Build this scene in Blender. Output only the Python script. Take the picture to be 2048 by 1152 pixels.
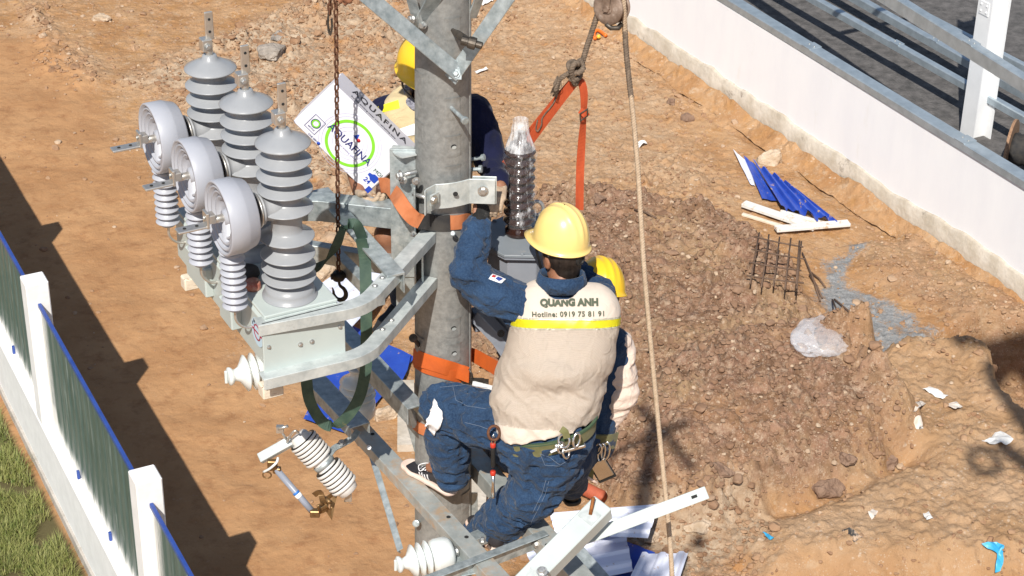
import bpy, bmesh, math, random
import numpy as np
from mathutils import Vector, Matrix, noise as mnoise
from mathutils.bvhtree import BVHTree

# ------------------------------------------------------------------ camera, world, sun, exposure
scene = bpy.context.scene
COL = scene.collection
for o in list(bpy.data.objects):
    bpy.data.objects.remove(o)
PITCH = math.radians(30.0); ROLL = math.radians(1.0); DIST = 8.85; ZR = 8.85
LENS = 70.0; FPX = LENS/36*2048
CAM = Vector((0.3067, -DIST*math.cos(PITCH), ZR+DIST*math.sin(PITCH)))
_f = Vector((0, math.cos(PITCH), -math.sin(PITCH)))
_r0 = Vector((1, 0, 0)); _u0 = Vector((0, math.sin(PITCH), math.cos(PITCH)))
_r = _r0*math.cos(ROLL) + _u0*math.sin(ROLL)
_u = -_r0*math.sin(ROLL) + _u0*math.cos(ROLL)
cd = bpy.data.cameras.new('camera'); cam = bpy.data.objects.new('camera', cd); COL.objects.link(cam)
cd.lens = LENS; cd.sensor_width = 36; cd.clip_start = 0.1; cd.clip_end = 2000
rot = Matrix((_r, _u, -_f)).transposed()
cam.matrix_world = Matrix.Translation(CAM) @ rot.to_4x4()
scene.camera = cam

SUN_EL = math.radians(46); SUN_AZ = math.radians(10)      # azimuth: degrees to the left of straight behind the camera
w = bpy.data.worlds.new("World"); scene.world = w; w.use_nodes = True
nt = w.node_tree; bgn = nt.nodes['Background']
sky = nt.nodes.new('ShaderNodeTexSky'); sky.sky_type = 'NISHITA'; sky.sun_disc = False
sky.sun_elevation = SUN_EL; sky.sun_rotation = math.radians(180)+SUN_AZ
nt.links.new(sky.outputs[0], bgn.inputs[0]); bgn.inputs[1].default_value = 0.085
sd = bpy.data.lights.new('sun', 'SUN'); so = bpy.data.objects.new('sun', sd); COL.objects.link(so)
sd.energy = 4.9; sd.angle = math.radians(0.55); sd.color = (1.0, 0.95, 0.87)
SUNV = Vector((math.sin(SUN_AZ)*math.cos(SUN_EL), math.cos(SUN_AZ)*math.cos(SUN_EL), -math.sin(SUN_EL)))
so.rotation_euler = SUNV.to_track_quat('-Z', 'Y').to_euler(); so.location = (-4, -15, 30)
scene.view_settings.view_transform = 'Standard'; scene.view_settings.look = 'None'
scene.view_settings.exposure = 0.24; scene.view_settings.gamma = 1
scene.render.resolution_x = 1024; scene.render.resolution_y = 576
scene.render.engine = 'CYCLES'

def at(px, py, Y=None, Z=None):
    """point of the world seen at photo pixel (px,py) on the plane y=Y or z=Z"""
    d = _f + _r*((px-1024)/FPX) + _u*((576-py)/FPX)
    t = (Y-CAM.y)/d.y if Y is not None else (Z-CAM.z)/d.z
    return CAM + d*t
def V(*a): return Vector(a)

# ------------------------------------------------------------------ object helpers
def clean(name): return name
def thing(name, label, cat, loc=(0, 0, 0), group=None):
    o = bpy.data.objects.new(name, None); COL.objects.link(o)
    o.location = loc; o.empty_display_size = 0.1
    o['label'] = label; o['category'] = cat
    if group: o['group'] = group
    return o
def tag(o, label=None, cat=None, group=None, kind=None):
    if label: o['label'] = label
    if cat: o['category'] = cat
    if group: o['group'] = group
    if kind: o['kind'] = kind
    return o
def root_loc(p):
    v = Vector((0, 0, 0))
    while p: v = v + p.location; p = p.parent
    return v
class MB:
    """collects shapes given in world coordinates, builds ONE mesh object"""
    def __init__(s): s.v = []; s.f = []; s.n = 0; s.sm = []
    def add(s, verts, faces, smooth=False):
        b = s.n
        s.v.append(np.asarray([tuple(v) for v in verts], dtype=np.float64) if not isinstance(verts, np.ndarray) else verts)
        s.n += len(verts)
        for f in faces: s.f.append(tuple(i+b for i in f)); s.sm.append(smooth)
        return s
    def build(s, name, mat, parent=None, origin=None, bevel=0, subs=0, wn=False):
        me = bpy.data.meshes.new(name)
        vv = np.concatenate(s.v) if s.v else np.zeros((0, 3))
        if parent is not None: org = root_loc(parent)
        elif origin is not None: org = Vector(origin)
        else:
            mn = vv.min(0); mx = vv.max(0); org = Vector(((mn[0]+mx[0])/2, (mn[1]+mx[1])/2, mn[2]))
        vv = vv - np.array(org)
        me.from_pydata(vv.tolist(), [], s.f)
        me.polygons.foreach_set('use_smooth', s.sm)
        me.update()
        o = bpy.data.objects.new(name, me); COL.objects.link(o)
        if parent is not None: o.parent = parent
        else: o.location = org
        if mat is not None:
            for m in (mat if isinstance(mat, (list, tuple)) else [mat]): me.materials.append(m)
        if bevel:
            bm = bmesh.new(); bm.from_mesh(me)
            es = [e for e in bm.edges if len(e.link_faces) == 2 and e.calc_face_angle(0) > 0.6]
            try: bmesh.ops.bevel(bm, geom=es, offset=bevel, segments=1, affect='EDGES', clamp_overlap=True)
            except Exception: pass
            bm.to_mesh(me); bm.free()
        return o

def frame(d, up=(0, 0, 1)):
    d = Vector(d).normalized(); up = Vector(up)
    s = d.cross(up)
    if s.length < 1e-4: s = d.cross(Vector((1, 0, 0)))
    s.normalize(); n = s.cross(d).normalized()
    return d, s, n
def box(mb, c, sx, sy, sz, ax=None, smooth=False):
    """box centred at c with half sizes along axes ax (3 vectors)"""
    c = Vector(c); X, Y, Z = ax if ax else (V(1, 0, 0), V(0, 1, 0), V(0, 0, 1))
    vs = []
    for k in (-1, 1):
        for j in (-1, 1):
            for i in (-1, 1): vs.append(c + X*(i*sx) + Y*(j*sy) + Z*(k*sz))
    mb.add(vs, [(0, 2, 3, 1), (4, 5, 7, 6), (0, 1, 5, 4), (2, 6, 7, 3), (0, 4, 6, 2), (1, 3, 7, 5)], smooth)
def sweep(mb, path, prof, up=(0, 0, 1), closed=False, smooth=False, cap=True, scale=None, ups=None):
    """sweep closed 2D profile (side, up) along path with mitred corners"""
    path = [Vector(p) for p in path]; n = len(path); m = len(prof); vs = []
    prev = None
    for i, p in enumerate(path):
        if closed: a = path[i-1]; b = path[(i+1) % n]
        else: a = path[max(i-1, 0)]; b = path[min(i+1, n-1)]
        d0 = (p-a).normalized() if (p-a).length > 1e-9 else (b-p).normalized()
        d1 = (b-p).normalized() if (b-p).length > 1e-9 else d0
        t = (d0+d1).normalized() if (d0+d1).length > 1e-6 else d1
        u = Vector(ups[i]) if ups else (Vector(up) if up is not None else None)
        if u is None:
            if prev is None: _, s, nn = frame(t)
            else:
                nn = (prev - t*prev.dot(t)).normalized(); s = t.cross(nn)
            prev = nn
        else:
            _, s, nn = frame(t, u)
        # mitre: stretch in the bend direction
        c = max(0.35, d1.dot(t)); bend = (d1-d0)
        bend = bend - t*bend.dot(t)
        bl = bend.length
        if bl > 1e-5: bend = bend/bl
        sc = scale[i] if scale else 1.0
        for (x, y) in prof:
            q = s*(x*sc) + nn*(y*sc)
            if bl > 1e-3: q = q + bend*(q.dot(bend)*(1/c-1))
            vs.append(p+q)
    fs = []
    for i in range(n if closed else n-1):
        for j in range(m):
            a = i*m+j; b = i*m+(j+1) % m; c2 = ((i+1) % n)*m+(j+1) % m; d = ((i+1) % n)*m+j
            fs.append((a, b, c2, d))
    if cap and not closed:
        fs.append(tuple(range(m-1, -1, -1))); fs.append(tuple((n-1)*m+j for j in range(m)))
    mb.add(vs, fs, smooth)
def circ(r, n=12, r2=None): return [(r*math.cos(2*math.pi*i/n), (r2 or r)*math.sin(2*math.pi*i/n)) for i in range(n)]
def rect(w_, h_, cx=0, cy=0): return [(cx-w_/2, cy-h_/2), (cx+w_/2, cy-h_/2), (cx+w_/2, cy+h_/2), (cx-w_/2, cy+h_/2)]
def chan(w_, h_, t=0.006, flip=1):
    """U channel: web on top (width w_), flanges going down h_"""
    a = w_/2; return [(-a, -h_*flip), (-a, 0), (a, 0), (a, -h_*flip), (a-t, -h_*flip), (a-t, -t*flip), (-a+t, -t*flip), (-a+t, -h_*flip)]
def angl(w_, h_, t=0.006, sx=1):
    """L angle: top flange of width w_, leg h_ down at one side"""
    a = w_/2*sx; return [(-a, 0), (a, 0), (a, -h_), (a-t*sx, -h_), (a-t*sx, -t), (-a, -t)]
def tube(mb, pts, r, n=10, up=None, closed=False, scale=None): sweep(mb, pts, circ(r, n), up=up, smooth=True, closed=closed, scale=scale)
def smoothpath(pts, k=6, closed=False):
    pts = [Vector(p) for p in pts]; out = []; n = len(pts)
    rng = range(n if closed else n-1)
    for i in rng:
        p1 = pts[i]; p2 = pts[(i+1) % n]
        p0 = pts[i-1] if (closed or i > 0) else p1*2-p2
        p3 = pts[(i+2) % n] if (closed or i+2 < n) else p2*2-p1
        for j in range(k):
            t = j/k
            out.append(0.5*((2*p1)+(p2-p0)*t+(2*p0-5*p1+4*p2-p3)*t*t+(3*p1-p0-3*p2+p3)*t**3))
    if not closed: out.append(pts[-1])
    return out
def lathe(mb, prof, o, axis, n=32, smooth=True, cap=True):
    """prof: list of (r, h) along axis from o"""
    d, s, nn = frame(axis, (0.01, 0.3, 1) if abs(Vector(axis).normalized().z) < 0.9 else (0, 1, 0))
    o = Vector(o); vs = []; m = len(prof)
    for (r, h) in prof:
        for j in range(n):
            a = 2*math.pi*j/n
            vs.append(o + d*h + s*(max(r, 1e-5)*math.cos(a)) + nn*(max(r, 1e-5)*math.sin(a)))
    fs = [(i*n+j, (i+1)*n+j, (i+1)*n+(j+1) % n, i*n+(j+1) % n) for i in range(m-1) for j in range(n)]
    if cap: fs.append(tuple(range(n))); fs.append(tuple((m-1)*n+j for j in range(n-1, -1, -1)))
    mb.add(vs, fs, smooth)
def bolt(mb, p, d, r=0.014, h=0.012, shank=0, washer=True):
    """hex head at p pointing along d"""
    p = Vector(p); d, s, nn = frame(d, (0.1, 0.2, 1))
    if washer: lathe(mb, [(r*1.45, 0), (r*1.45, 0.003)], p, d, 16, smooth=False)
    lathe(mb, [(r, 0.003), (r, h*0.8), (r*0.82, h)], p, d, 6, smooth=False)
    if shank: lathe(mb, [(r*0.55, h), (r*0.55, h+shank), (r*0.45, h+shank+0.003)], p, d, 10, smooth=False)
def hole(mb, p, d, r=0.01, sx=1.0):
    p = Vector(p); lathe(mb, [(r, 0.0), (r, 0.0012)], p, d, 14, smooth=False)

# ------------------------------------------------------------------ materials
MAT = {}
def mat(name, col, rough=0.6, metal=0.0, noise=None, bump=None, spec=0.5, coat=0, trans=0, alpha=1, sub=0, col2=None, nscale=8, ndetail=6, nlo=0.35, nhi=0.65, bscale=30, bdist=0.004, ani=(1, 1, 1), rvar=0.0, spots=None, ior=1.45):
    m = bpy.data.materials.new(name); m.use_nodes = True; t = m.node_tree; b = t.nodes['Principled BSDF']
    b.inputs['Base Color'].default_value = (*col, 1); b.inputs['Roughness'].default_value = rough
    b.inputs['Metallic'].default_value = metal; b.inputs['Specular IOR Level'].default_value = spec
    b.inputs['Coat Weight'].default_value = coat; b.inputs['Transmission Weight'].default_value = trans
    b.inputs['Alpha'].default_value = alpha; b.inputs['IOR'].default_value = ior
    tc = t.nodes.new('ShaderNodeTexCoord'); mp = t.nodes.new('ShaderNodeMapping'); mp.inputs['Scale'].default_value = ani
    t.links.new(tc.outputs['Object'], mp.inputs[0])
    if col2 is not None:
        n = t.nodes.new('ShaderNodeTexNoise'); n.inputs['Scale'].default_value = nscale; n.inputs['Detail'].default_value = ndetail
        n.inputs['Roughness'].default_value = 0.62
        t.links.new(mp.outputs[0], n.inputs['Vector'])
        r = t.nodes.new('ShaderNodeValToRGB'); r.color_ramp.elements[0].position = nlo; r.color_ramp.elements[1].position = nhi
        r.color_ramp.elements[0].color = (*col, 1); r.color_ramp.elements[1].color = (*col2, 1)
        t.links.new(n.outputs[0], r.inputs[0]); out = r.outputs[0]
        if spots is not None:      # (colour, scale, lo, hi)
            n2 = t.nodes.new('ShaderNodeTexNoise'); n2.inputs['Scale'].default_value = spots[1]; n2.inputs['Detail'].default_value = 8; n2.inputs['Roughness'].default_value = 0.7
            t.links.new(mp.outputs[0], n2.inputs['Vector'])
            r2 = t.nodes.new('ShaderNodeMapRange'); r2.inputs['From Min'].default_value = spots[2]; r2.inputs['From Max'].default_value = spots[3]
            t.links.new(n2.outputs[0], r2.inputs['Value'])
            mx = t.nodes.new('ShaderNodeMix'); mx.data_type = 'RGBA'
            t.links.new(r2.outputs[0], mx.inputs['Factor']); t.links.new(out, mx.inputs['A']); mx.inputs['B'].default_value = (*spots[0], 1)
            out = mx.outputs['Result']
        t.links.new(out, b.inputs['Base Color'])
        if rvar:
            mr = t.nodes.new('ShaderNodeMapRange'); mr.inputs['To Min'].default_value = rough-rvar; mr.inputs['To Max'].default_value = rough+rvar
            t.links.new(n.outputs[0], mr.inputs['Value']); t.links.new(mr.outputs[0], b.inputs['Roughness'])
    if bump:
        n = t.nodes.new('ShaderNodeTexNoise'); n.inputs['Scale'].default_value = bscale; n.inputs['Detail'].default_value = 5
        t.links.new(mp.outputs[0], n.inputs['Vector'])
        bp = t.nodes.new('ShaderNodeBump'); bp.inputs['Strength'].default_value = bump; bp.inputs['Distance'].default_value = bdist
        t.links.new(n.outputs[0], bp.inputs['Height']); t.links.new(bp.outputs[0], b.inputs['Normal'])
    MAT[name] = m
    return m
def srgb(r, g, b):
    f = lambda c: (c/255/12.92 if c/255 <= 0.04045 else ((c/255+0.055)/1.055)**2.4)
    return (f(r), f(g), f(b))

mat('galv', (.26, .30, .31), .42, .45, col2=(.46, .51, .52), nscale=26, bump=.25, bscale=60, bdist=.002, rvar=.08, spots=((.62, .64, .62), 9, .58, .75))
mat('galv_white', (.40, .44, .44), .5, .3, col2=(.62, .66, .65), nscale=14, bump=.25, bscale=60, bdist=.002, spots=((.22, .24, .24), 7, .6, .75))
mat('galv_dusty', (.34, .37, .36), .5, .35, col2=(.48, .50, .48), nscale=14, bump=.25, bscale=60, bdist=.002, spots=((.50, .36, .24), 5, .5, .62))
mat('galv_pole', (.22, .225, .22), .5, .30, col2=(.31, .315, .305), nscale=40, ndetail=10, bump=.25, bscale=70, bdist=.002, rvar=.07, spots=((.38, .38, .365), 22, .52, .8))
mat('steel_bolt', (.42, .43, .43), .4, .8, col2=(.6, .6, .58), nscale=60)
mat('zinc_terminal', (.52, .50, .46), .38, .8, col2=(.66, .63, .58), nscale=20)
mat('dark_hole', (.02, .02, .02), .9)
mat('silicone_grey', (.275, .288, .305), .33, 0, col2=(.315, .327, .343), nscale=7, spots=((.42, .42, .42), 5, .62, .8))
mat('silicone_ct', (.36, .375, .42), .42, 0, col2=(.40, .415, .46), nscale=6)
mat('porcelain_white', (.62, .66, .65), .16, 0, col2=(.68, .71, .70), nscale=5, coat=.4)
mat('porcelain_light', (.62, .60, .57), .25, 0, col2=(.68, .66, .63), nscale=8, coat=.3)
mat('tank_paint', (.42, .475, .46), .35, 0, col2=(.47, .525, .505), nscale=3, bump=.08, bscale=90, bdist=.001, spots=((.40, .36, .30), 4, .64, .74))
mat('brass', (.17, .10, .045), .45, .8, col2=(.30, .19, .09), nscale=30)
mat('rust', (.075, .032, .018), .75, .35, col2=(.17, .075, .04), nscale=40, bump=.5, bscale=90, bdist=.002)
mat('rust_bright', (.32, .12, .03), .7, .3, col2=(.20, .07, .02), nscale=60)
mat('black_iron', (.02, .02, .02), .45, .6, col2=(.05, .045, .04), nscale=30)
mat('dark_iron', (.05, .045, .04), .5, .7, col2=(.13, .11, .09), nscale=25)
mat('green_web', (.028, .060, .045), .7, 0, col2=(.055, .095, .065), nscale=18, bump=.4, bscale=200, bdist=.002, spots=((.30, .20, .06), 6, .62, .72))
mat('orange_web', (.50, .085, .025), .7, 0, col2=(.38, .06, .02), nscale=25, bump=.5, bscale=250, bdist=.002, ani=(1, 1, .3))
mat('orange_belt', (.55, .20, .085), .7, 0, col2=(.45, .14, .05), nscale=14, bump=.4, bscale=220, bdist=.002)
mat('black_web', (.02, .02, .022), .8, 0, col2=(.05, .045, .04), nscale=12, bump=.4, bscale=200, bdist=.002)
mat('rope_tan', (.38, .28, .19), .9, 0, col2=(.50, .39, .28), nscale=60, bump=.6, bscale=300, bdist=.002)
mat('rope_dark', (.10, .075, .055), .9, 0, col2=(.20, .15, .11), nscale=50, bump=.6, bscale=300, bdist=.002)
mat('grey_paint', (.20, .225, .25), .4, 0, col2=(.23, .255, .28), nscale=5, spots=((.42, .39, .35), 7, .57, .75))
mat('grey_paint_clean', (.23, .25, .29), .38, 0, col2=(.26, .28, .32), nscale=5)
mat('brown_porcelain', (.022, .010, .008), .12, 0, col2=(.035, .014, .010), nscale=8, coat=.5)
mat('white_paint', (.72, .73, .74), .45, 0, col2=(.78, .79, .80), nscale=3)
mat('offwhite_steel', (.45, .50, .49), .4, .0, col2=(.51, .56, .55), nscale=6, bump=.1, bscale=80, bdist=.001)
mat('sheet_white', (.66, .68, .78), .35, 0, col2=(.72, .74, .84), nscale=3, spots=((.42, .27, .15), 9, .60, .68))
mat('sheet_blue', (.022, .060, .36), .35, 0, col2=(.03, .085, .44), nscale=4, spots=((.50, .33, .19), 8, .62, .66))
mat('wood', (.60, .50, .38), .8, 0, col2=(.72, .66, .55), nscale=6, ani=(1, 6, 6), bump=.4, bscale=40, bdist=.003, spots=((.30, .17, .09), 12, .58, .68))
mat('leather_brown', (.07, .035, .025), .6, 0, col2=(.10, .05, .035), nscale=10)
# ------------------------------------------------------------------ the ground
rs = np.random.RandomState(7)
def g2(px, py, z=0): p = at(px, py, Z=z); return (p.x, p.y)
def poly(pts, z=0): return np.array([g2(a, b, z) for a, b in pts])
def sdpoly(X, Y, P):
    """signed distance (positive inside) to polygon P"""
    d = np.full(X.shape, 1e9); ins = np.zeros(X.shape, bool); n = len(P)
    for i in range(n):
        ax, ay = P[i-1]; bx, by = P[i]; ex, ey = bx-ax, by-ay
        wx, wy = X-ax, Y-ay; t = np.clip((wx*ex+wy*ey)/(ex*ex+ey*ey), 0, 1)
        d = np.minimum(d, (wx-ex*t)**2+(wy-ey*t)**2)
        c = ((ay <= Y) != (by <= Y)) & (X < (bx-ax)*(Y-ay)/(by-ay+1e-12)+ax); ins ^= c
    return np.where(ins, 1, -1)*np.sqrt(d)
def hsh(ix, iy, k):
    n = (ix.astype(np.int64)*374761393+iy.astype(np.int64)*668265263+k*974634777) & 0xffffffff
    n = ((n ^ (n >> 13))*1274126177) & 0xffffffff
    n = ((n ^ (n >> 16))*2246822519) & 0xffffffff
    return (n & 0xffffff)/float(0xffffff)
def vn(X, Y, f, k=0):
    x = X*f; y = Y*f; ix = np.floor(x); iy = np.floor(y); fx = x-ix; fy = y-iy
    fx = fx*fx*(3-2*fx); fy = fy*fy*(3-2*fy)
    a = hsh(ix, iy, k); b = hsh(ix+1, iy, k); c = hsh(ix, iy+1, k); d = hsh(ix+1, iy+1, k)
    return (a*(1-fx)+b*fx)*(1-fy)+(c*(1-fx)+d*fx)*fy
def fbm(X, Y, f, o=4, k=0):
    s = 0; a = .5
    for i in range(o): s = s+a*vn(X+i*3.1, Y-i*1.7, f*2**i, k+i); a *= .5
    return s
def clods(X, Y, f, k=0, rmin=.25, rmax=.62):
    """angular lumps: cones/half spheres of random size round jittered points, cell size 1/f"""
    wx = X+.35/f*(vn(X, Y, f*2.3, k+50)-.5)+.12/f*(vn(X, Y, f*6, k+51)-.5); wy = Y+.35/f*(vn(X, Y, f*2.3, k+60)-.5)+.12/f*(vn(X, Y, f*6, k+61)-.5)
    x = wx*f; y = wy*f; ix = np.floor(x); iy = np.floor(y); h = np.zeros(X.shape)
    for dx in (-1, 0, 1):
        for dy in (-1, 0, 1):
            cx = ix+dx; cy = iy+dy; r = rmin+(rmax-rmin)*hsh(cx, cy, k+3)**2
            px_ = cx+hsh(cx, cy, k+1); py_ = cy+hsh(cx, cy, k+2)
            q = ((x-px_)**2+(y-py_)**2)/(r*r)
            h = np.maximum(h, np.sqrt(np.clip(1-q, 0, 1))*r*(.5+.5*hsh(cx, cy, k+4)))
    return h/f
def ss(a, b, x): t = np.clip((x-a)/(b-a), 0, 1); return t*t*(3-2*t)

FX, FY = 2.6, 0  # unused anchors kept simple
stepg = .024
xs = np.concatenate([-9.5-np.geomspace(300, .05, 40), np.arange(-9.5, 10.5, stepg), 10.5+np.geomspace(.05, 300, 40)])
ys = np.concatenate([7.4-np.geomspace(300, .05, 40), np.arange(7.4, 27.5, stepg), 27.5+np.geomspace(.05, 400, 40)])
GX, GY = np.meshgrid(xs, ys)
warp = .5*(fbm(GX, GY, 1.2, 4, 90)-.5); warp2 = .5*(fbm(GX, GY, 1.1, 4, 95)-.5)
WX, WY = GX+warp, GY+warp2
mound = poly([(1080, 395), (1270, 405), (1490, 455), (1600, 560), (1660, 660), (1640, 735), (1740, 800), (1815, 920), (1740, 1000), (1560, 1020), (1450, 1075), (1240, 1060), (1100, 930), (900, 700), (760, 640), (740, 560), (900, 560), (1000, 420)])
rightm = poly([(1660, 500), (1840, 470), (1960, 560), (2120, 640), (2120, 760), (1930, 730), (1860, 640), (1780, 590)])
hollow = poly([(1790, 700), (1850, 722), (1900, 728), (1990, 770), (2060, 840), (2200, 920), (2300, 700), (2100, 650), (1960, 640), (1880, 660)])
plate = poly([(1560, 790), (1640, 752), (1740, 735), (1800, 722), (1850, 735), (1910, 722), (1960, 735), (2000, 790), (2060, 870), (2200, 900), (2300, 1200), (1500, 1200), (1450, 1080), (1780, 960)])
gravel = poly([(1680, 488), (1722, 505), (1712, 560), (1770, 600), (1850, 655), (1905, 700), (1880, 735), (1745, 730), (1668, 680), (1640, 580), (1660, 530)])
berm = poly([(20, -40), (60, 120), (120, 200), (760, -60), (980, 30), (760, 480), (640, 560), (600, 390), (500, 370), (380, 250), (270, 200)])
midr = poly([(900, -60), (1220, -60), (1420, 290), (1500, 420), (1120, 400), (1000, 330), (930, 100)])
road = poly([(-300, 60), (120, 80), (250, 260), (380, 480), (520, 740), (820, 900), (1000, 1300), (-300, 1300)])
lstone = poly([(1330, 1010), (1500, 1000), (1560, 1060), (1520, 1200), (1300, 1200), (1200, 1060)])
trench = poly([(1230, 130), (1330, 180), (1560, 330), (1730, 470), (1900, 560), (1820, 480), (1640, 350), (1440, 220), (1260, 90)])
grassp = poly([(-900, 300), (-20, 770), (185, 1150), (260, 1300), (-1500, 1500)])
m_m = ss(-.15, .3, sdpoly(WX, WY, mound)); m_rm = ss(-.1, .4, sdpoly(WX, WY, rightm))
m_h = ss(-.05, .30, sdpoly(WX*.5+GX*.5, WY*.5+GY*.5, hollow)); _dp = sdpoly(WX, WY, plate); _nh = ss(-.9, -.3, sdpoly(GX, GY, hollow)); m_p = ss(-.02, .16, _dp)*_nh+ss(-.2, .8, _dp)*(1-_nh)
m_g = ss(-.22, .30, sdpoly(WX+.5*warp, WY, gravel)+.30*(fbm(GX, GY, 4, 4, 33)-.47)); m_b = ss(-.2, .6, sdpoly(WX, WY, berm)); m_mr = ss(-.3, .6, sdpoly(WX, WY, midr))
heap = poly([(1215, 880), (1330, 765), (1460, 722), (1560, 705), (1670, 725), (1770, 800), (1830, 900), (1760, 980), (1600, 1010), (1420, 1050), (1230, 1010)])
d_hp = sdpoly(WX*.6+GX*.4, WY*.6+GY*.4, heap); m_hp = np.sin(np.clip(d_hp/1.0, 0, 1)*math.pi/2)
m_r = ss(-.4, .5, sdpoly(WX, WY, road)); m_l = ss(-.1, .3, sdpoly(WX, WY, lstone)); m_t = ss(-.1, .35, sdpoly(WX, WY, trench))
m_gr = ss(0, .1, sdpoly(GX, GY, grassp))
base = .10*(fbm(GX, GY, .5, 3, 5)-.5)+.05*(fbm(GX, GY, 2.2, 4, 6)-.45)
lumps = .5*clods(GX, GY, 2.6, 10)+.6*clods(GX, GY, 6, 20)+.7*clods(GX, GY, 12, 30)
fine = .6*clods(GX, GY, 9, 40, .2, .5)+.5*clods(GX, GY, 15, 45, .2, .6)
patch = ss(.38, .62, fbm(GX, GY, .9, 3, 71))
GZ = base + .60*m_hp + m_m*(.34*np.clip(fbm(GX, GY, .7, 3, 8), 0, 1)+.10+2.0*lumps*(.5+.5*patch)+1.1*fine) + m_rm*(.22*fbm(GX, GY, .8, 3, 9)+.5*lumps) \
    + (m_b*(.5+.5*patch))*(.12+1.5*lumps+1.4*fine) + m_mr*(.9*lumps*patch+.8*fine) + m_l*(.75*lumps+.5*fine) \
    + (1-m_r)*.6*fine*(1-m_gr) + m_p*(.40+.16*np.exp(-(np.abs(sdpoly(WX, WY, plate)-.35)/.25)**2)+1.1*fine*(.3+.7*patch)+.6*lumps) - m_h*.85 + m_g*.25*fine - m_t*.10 + m_r*(.012*fbm(GX, GY, 6, 3, 77)+.06*fine*ss(.60, .72, fbm(GX, GY, 1.6, 3, 79)))
GZ = GZ + .006*(vn(GX, GY, 25, 81)-.5) + (1-.75*m_r)*.05*(fbm(GX, GY, 5, 5, 83)-.48) + m_r*.02*(fbm(GX, GY, 3, 5, 85)-.48)
GZ = np.where(m_gr > .5, -.02, GZ)
far = ss(10.6, 16, np.maximum(np.abs(GX-.5), np.abs(GY-17)))
GZ = GZ*(1-far)
# ridge crest keeps its height right up to the edge of the hollow
def zat(x, y):
    i = int(np.clip(np.searchsorted(xs, x), 0, len(xs)-1)); j = int(np.clip(np.searchsorted(ys, y), 0, len(ys)-1)); return float(GZ[j, i])
def gat(px, py):
    """ground point seen at a photo pixel"""
    z = 1.0
    while z > -1.2:
        p = at(px, py, Z=z)
        if zat(p.x, p.y) >= z: break
        z -= .01
    return at(px, py, Z=z)
ny, nx = GX.shape
me = bpy.data.meshes.new('ground')
co = np.stack([GX, GY, GZ], -1).reshape(-1, 3).astype(np.float32)
idx = np.arange(nx*ny).reshape(ny, nx)
q = np.stack([idx[:-1, :-1], idx[:-1, 1:], idx[1:, 1:], idx[1:, :-1]], -1).reshape(-1, 4)
me.vertices.add(len(co)); me.vertices.foreach_set('co', co.ravel())
me.loops.add(q.size); me.loops.foreach_set('vertex_index', q.ravel().astype(np.int32))
me.polygons.add(len(q)); me.polygons.foreach_set('loop_start', np.arange(0, q.size, 4, dtype=np.int32))
me.polygons.foreach_set('loop_total', np.full(len(q), 4, np.int32)); me.update(calc_edges=True)
me.polygons.foreach_set('use_smooth', np.ones(len(q), bool))
for nm, a in (('brown', np.maximum(m_m*(1-m_l*.7)*(1-.75*m_p), m_rm*.6)), ('gravel', m_g), ('road', m_r), ('rubble', np.clip(m_b+m_l+.5*m_mr, 0, 1)), ('soil', m_gr), ('plate', np.clip(m_p, 0, 1)), ('lump', np.clip((lumps*.9+fine*.5)*12, 0, 1))):
    at_ = me.attributes.new(nm, 'FLOAT', 'POINT'); at_.data.foreach_set('value', a.astype(np.float32).ravel())
ground = bpy.data.objects.new('ground', me); COL.objects.link(ground); ground['kind'] = 'structure'

def nodes(m): t = m.node_tree; return t, t.nodes, t.links
gm = bpy.data.materials.new('earth'); gm.use_nodes = True; t, N, L = nodes(gm); B = N['Principled BSDF']
geo = N.new('ShaderNodeNewGeometry')
def noi(scale, det=6, rough=.6, vec=None):
    n = N.new('ShaderNodeTexNoise'); n.inputs['Scale'].default_value = scale; n.inputs['Detail'].default_value = det; n.inputs['Roughness'].default_value = rough
    L.new(vec or geo.outputs['Position'], n.inputs['Vector']); return n.outputs[0]
def rng(v, a, b, c=0, d=1):
    n = N.new('ShaderNodeMapRange'); n.inputs[1].default_value = a; n.inputs[2].default_value = b; n.inputs[3].default_value = c; n.inputs[4].default_value = d
    L.new(v, n.inputs[0]); return n.outputs[0]
def mixc(f, a, b):
    n = N.new('ShaderNodeMix'); n.data_type = 'RGBA'
    if isinstance(f, float): n.inputs[0].default_value = f
    else: L.new(f, n.inputs[0])
    for k, c in ((6, a), (7, b)):
        if isinstance(c, tuple): n.inputs[k].default_value = (*c, 1)
        else: L.new(c, n.inputs[k])
    return n.outputs[2]
def mul(a, b):
    n = N.new('ShaderNodeMath'); n.operation = 'MULTIPLY'; L.new(a, n.inputs[0])
    if isinstance(b, float): n.inputs[1].default_value = b
    else: L.new(b, n.inputs[1])
    return n.outputs[0]
def attr(nm): n = N.new('ShaderNodeAttribute'); n.attribute_name = nm; return n.outputs['Fac']
c_general = mixc(rng(noi(1.3, 6), .38, .62), (.375, .20, .09), (.48, .30, .165))
c_general = mixc(rng(noi(3.1, 8, .7), .50, .68), c_general, (.42, .225, .090))
c_general = mixc(rng(noi(5.0, 8, .7), .56, .72), c_general, (.50, .37, .25))
c_road = mixc(rng(noi(.9, 5), .35, .65), (.375, .200, .093), (.465, .265, .130))
c_road = mixc(rng(noi(4, 8, .7), .5, .75), c_road, (.28, .135, .062))
c_rub = mixc(rng(noi(4, 8, .7), .35, .65), (.33, .21, .125), (.54, .43, .31))
c_rub = mixc(rng(noi(2, 6, .6), .52, .68), c_rub, (.40, .20, .08))
c_br = mixc(rng(noi(2.2, 8, .7), .35, .65), (.23, .125, .078), (.35, .21, .145))
c_br = mixc(rng(noi(5, 8, .75), .40, .60), c_br, (.165, .095, .055))
c_br = mixc(rng(noi(9, 8, .75), .50, .66), c_br, (.42, .30, .21))
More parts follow.
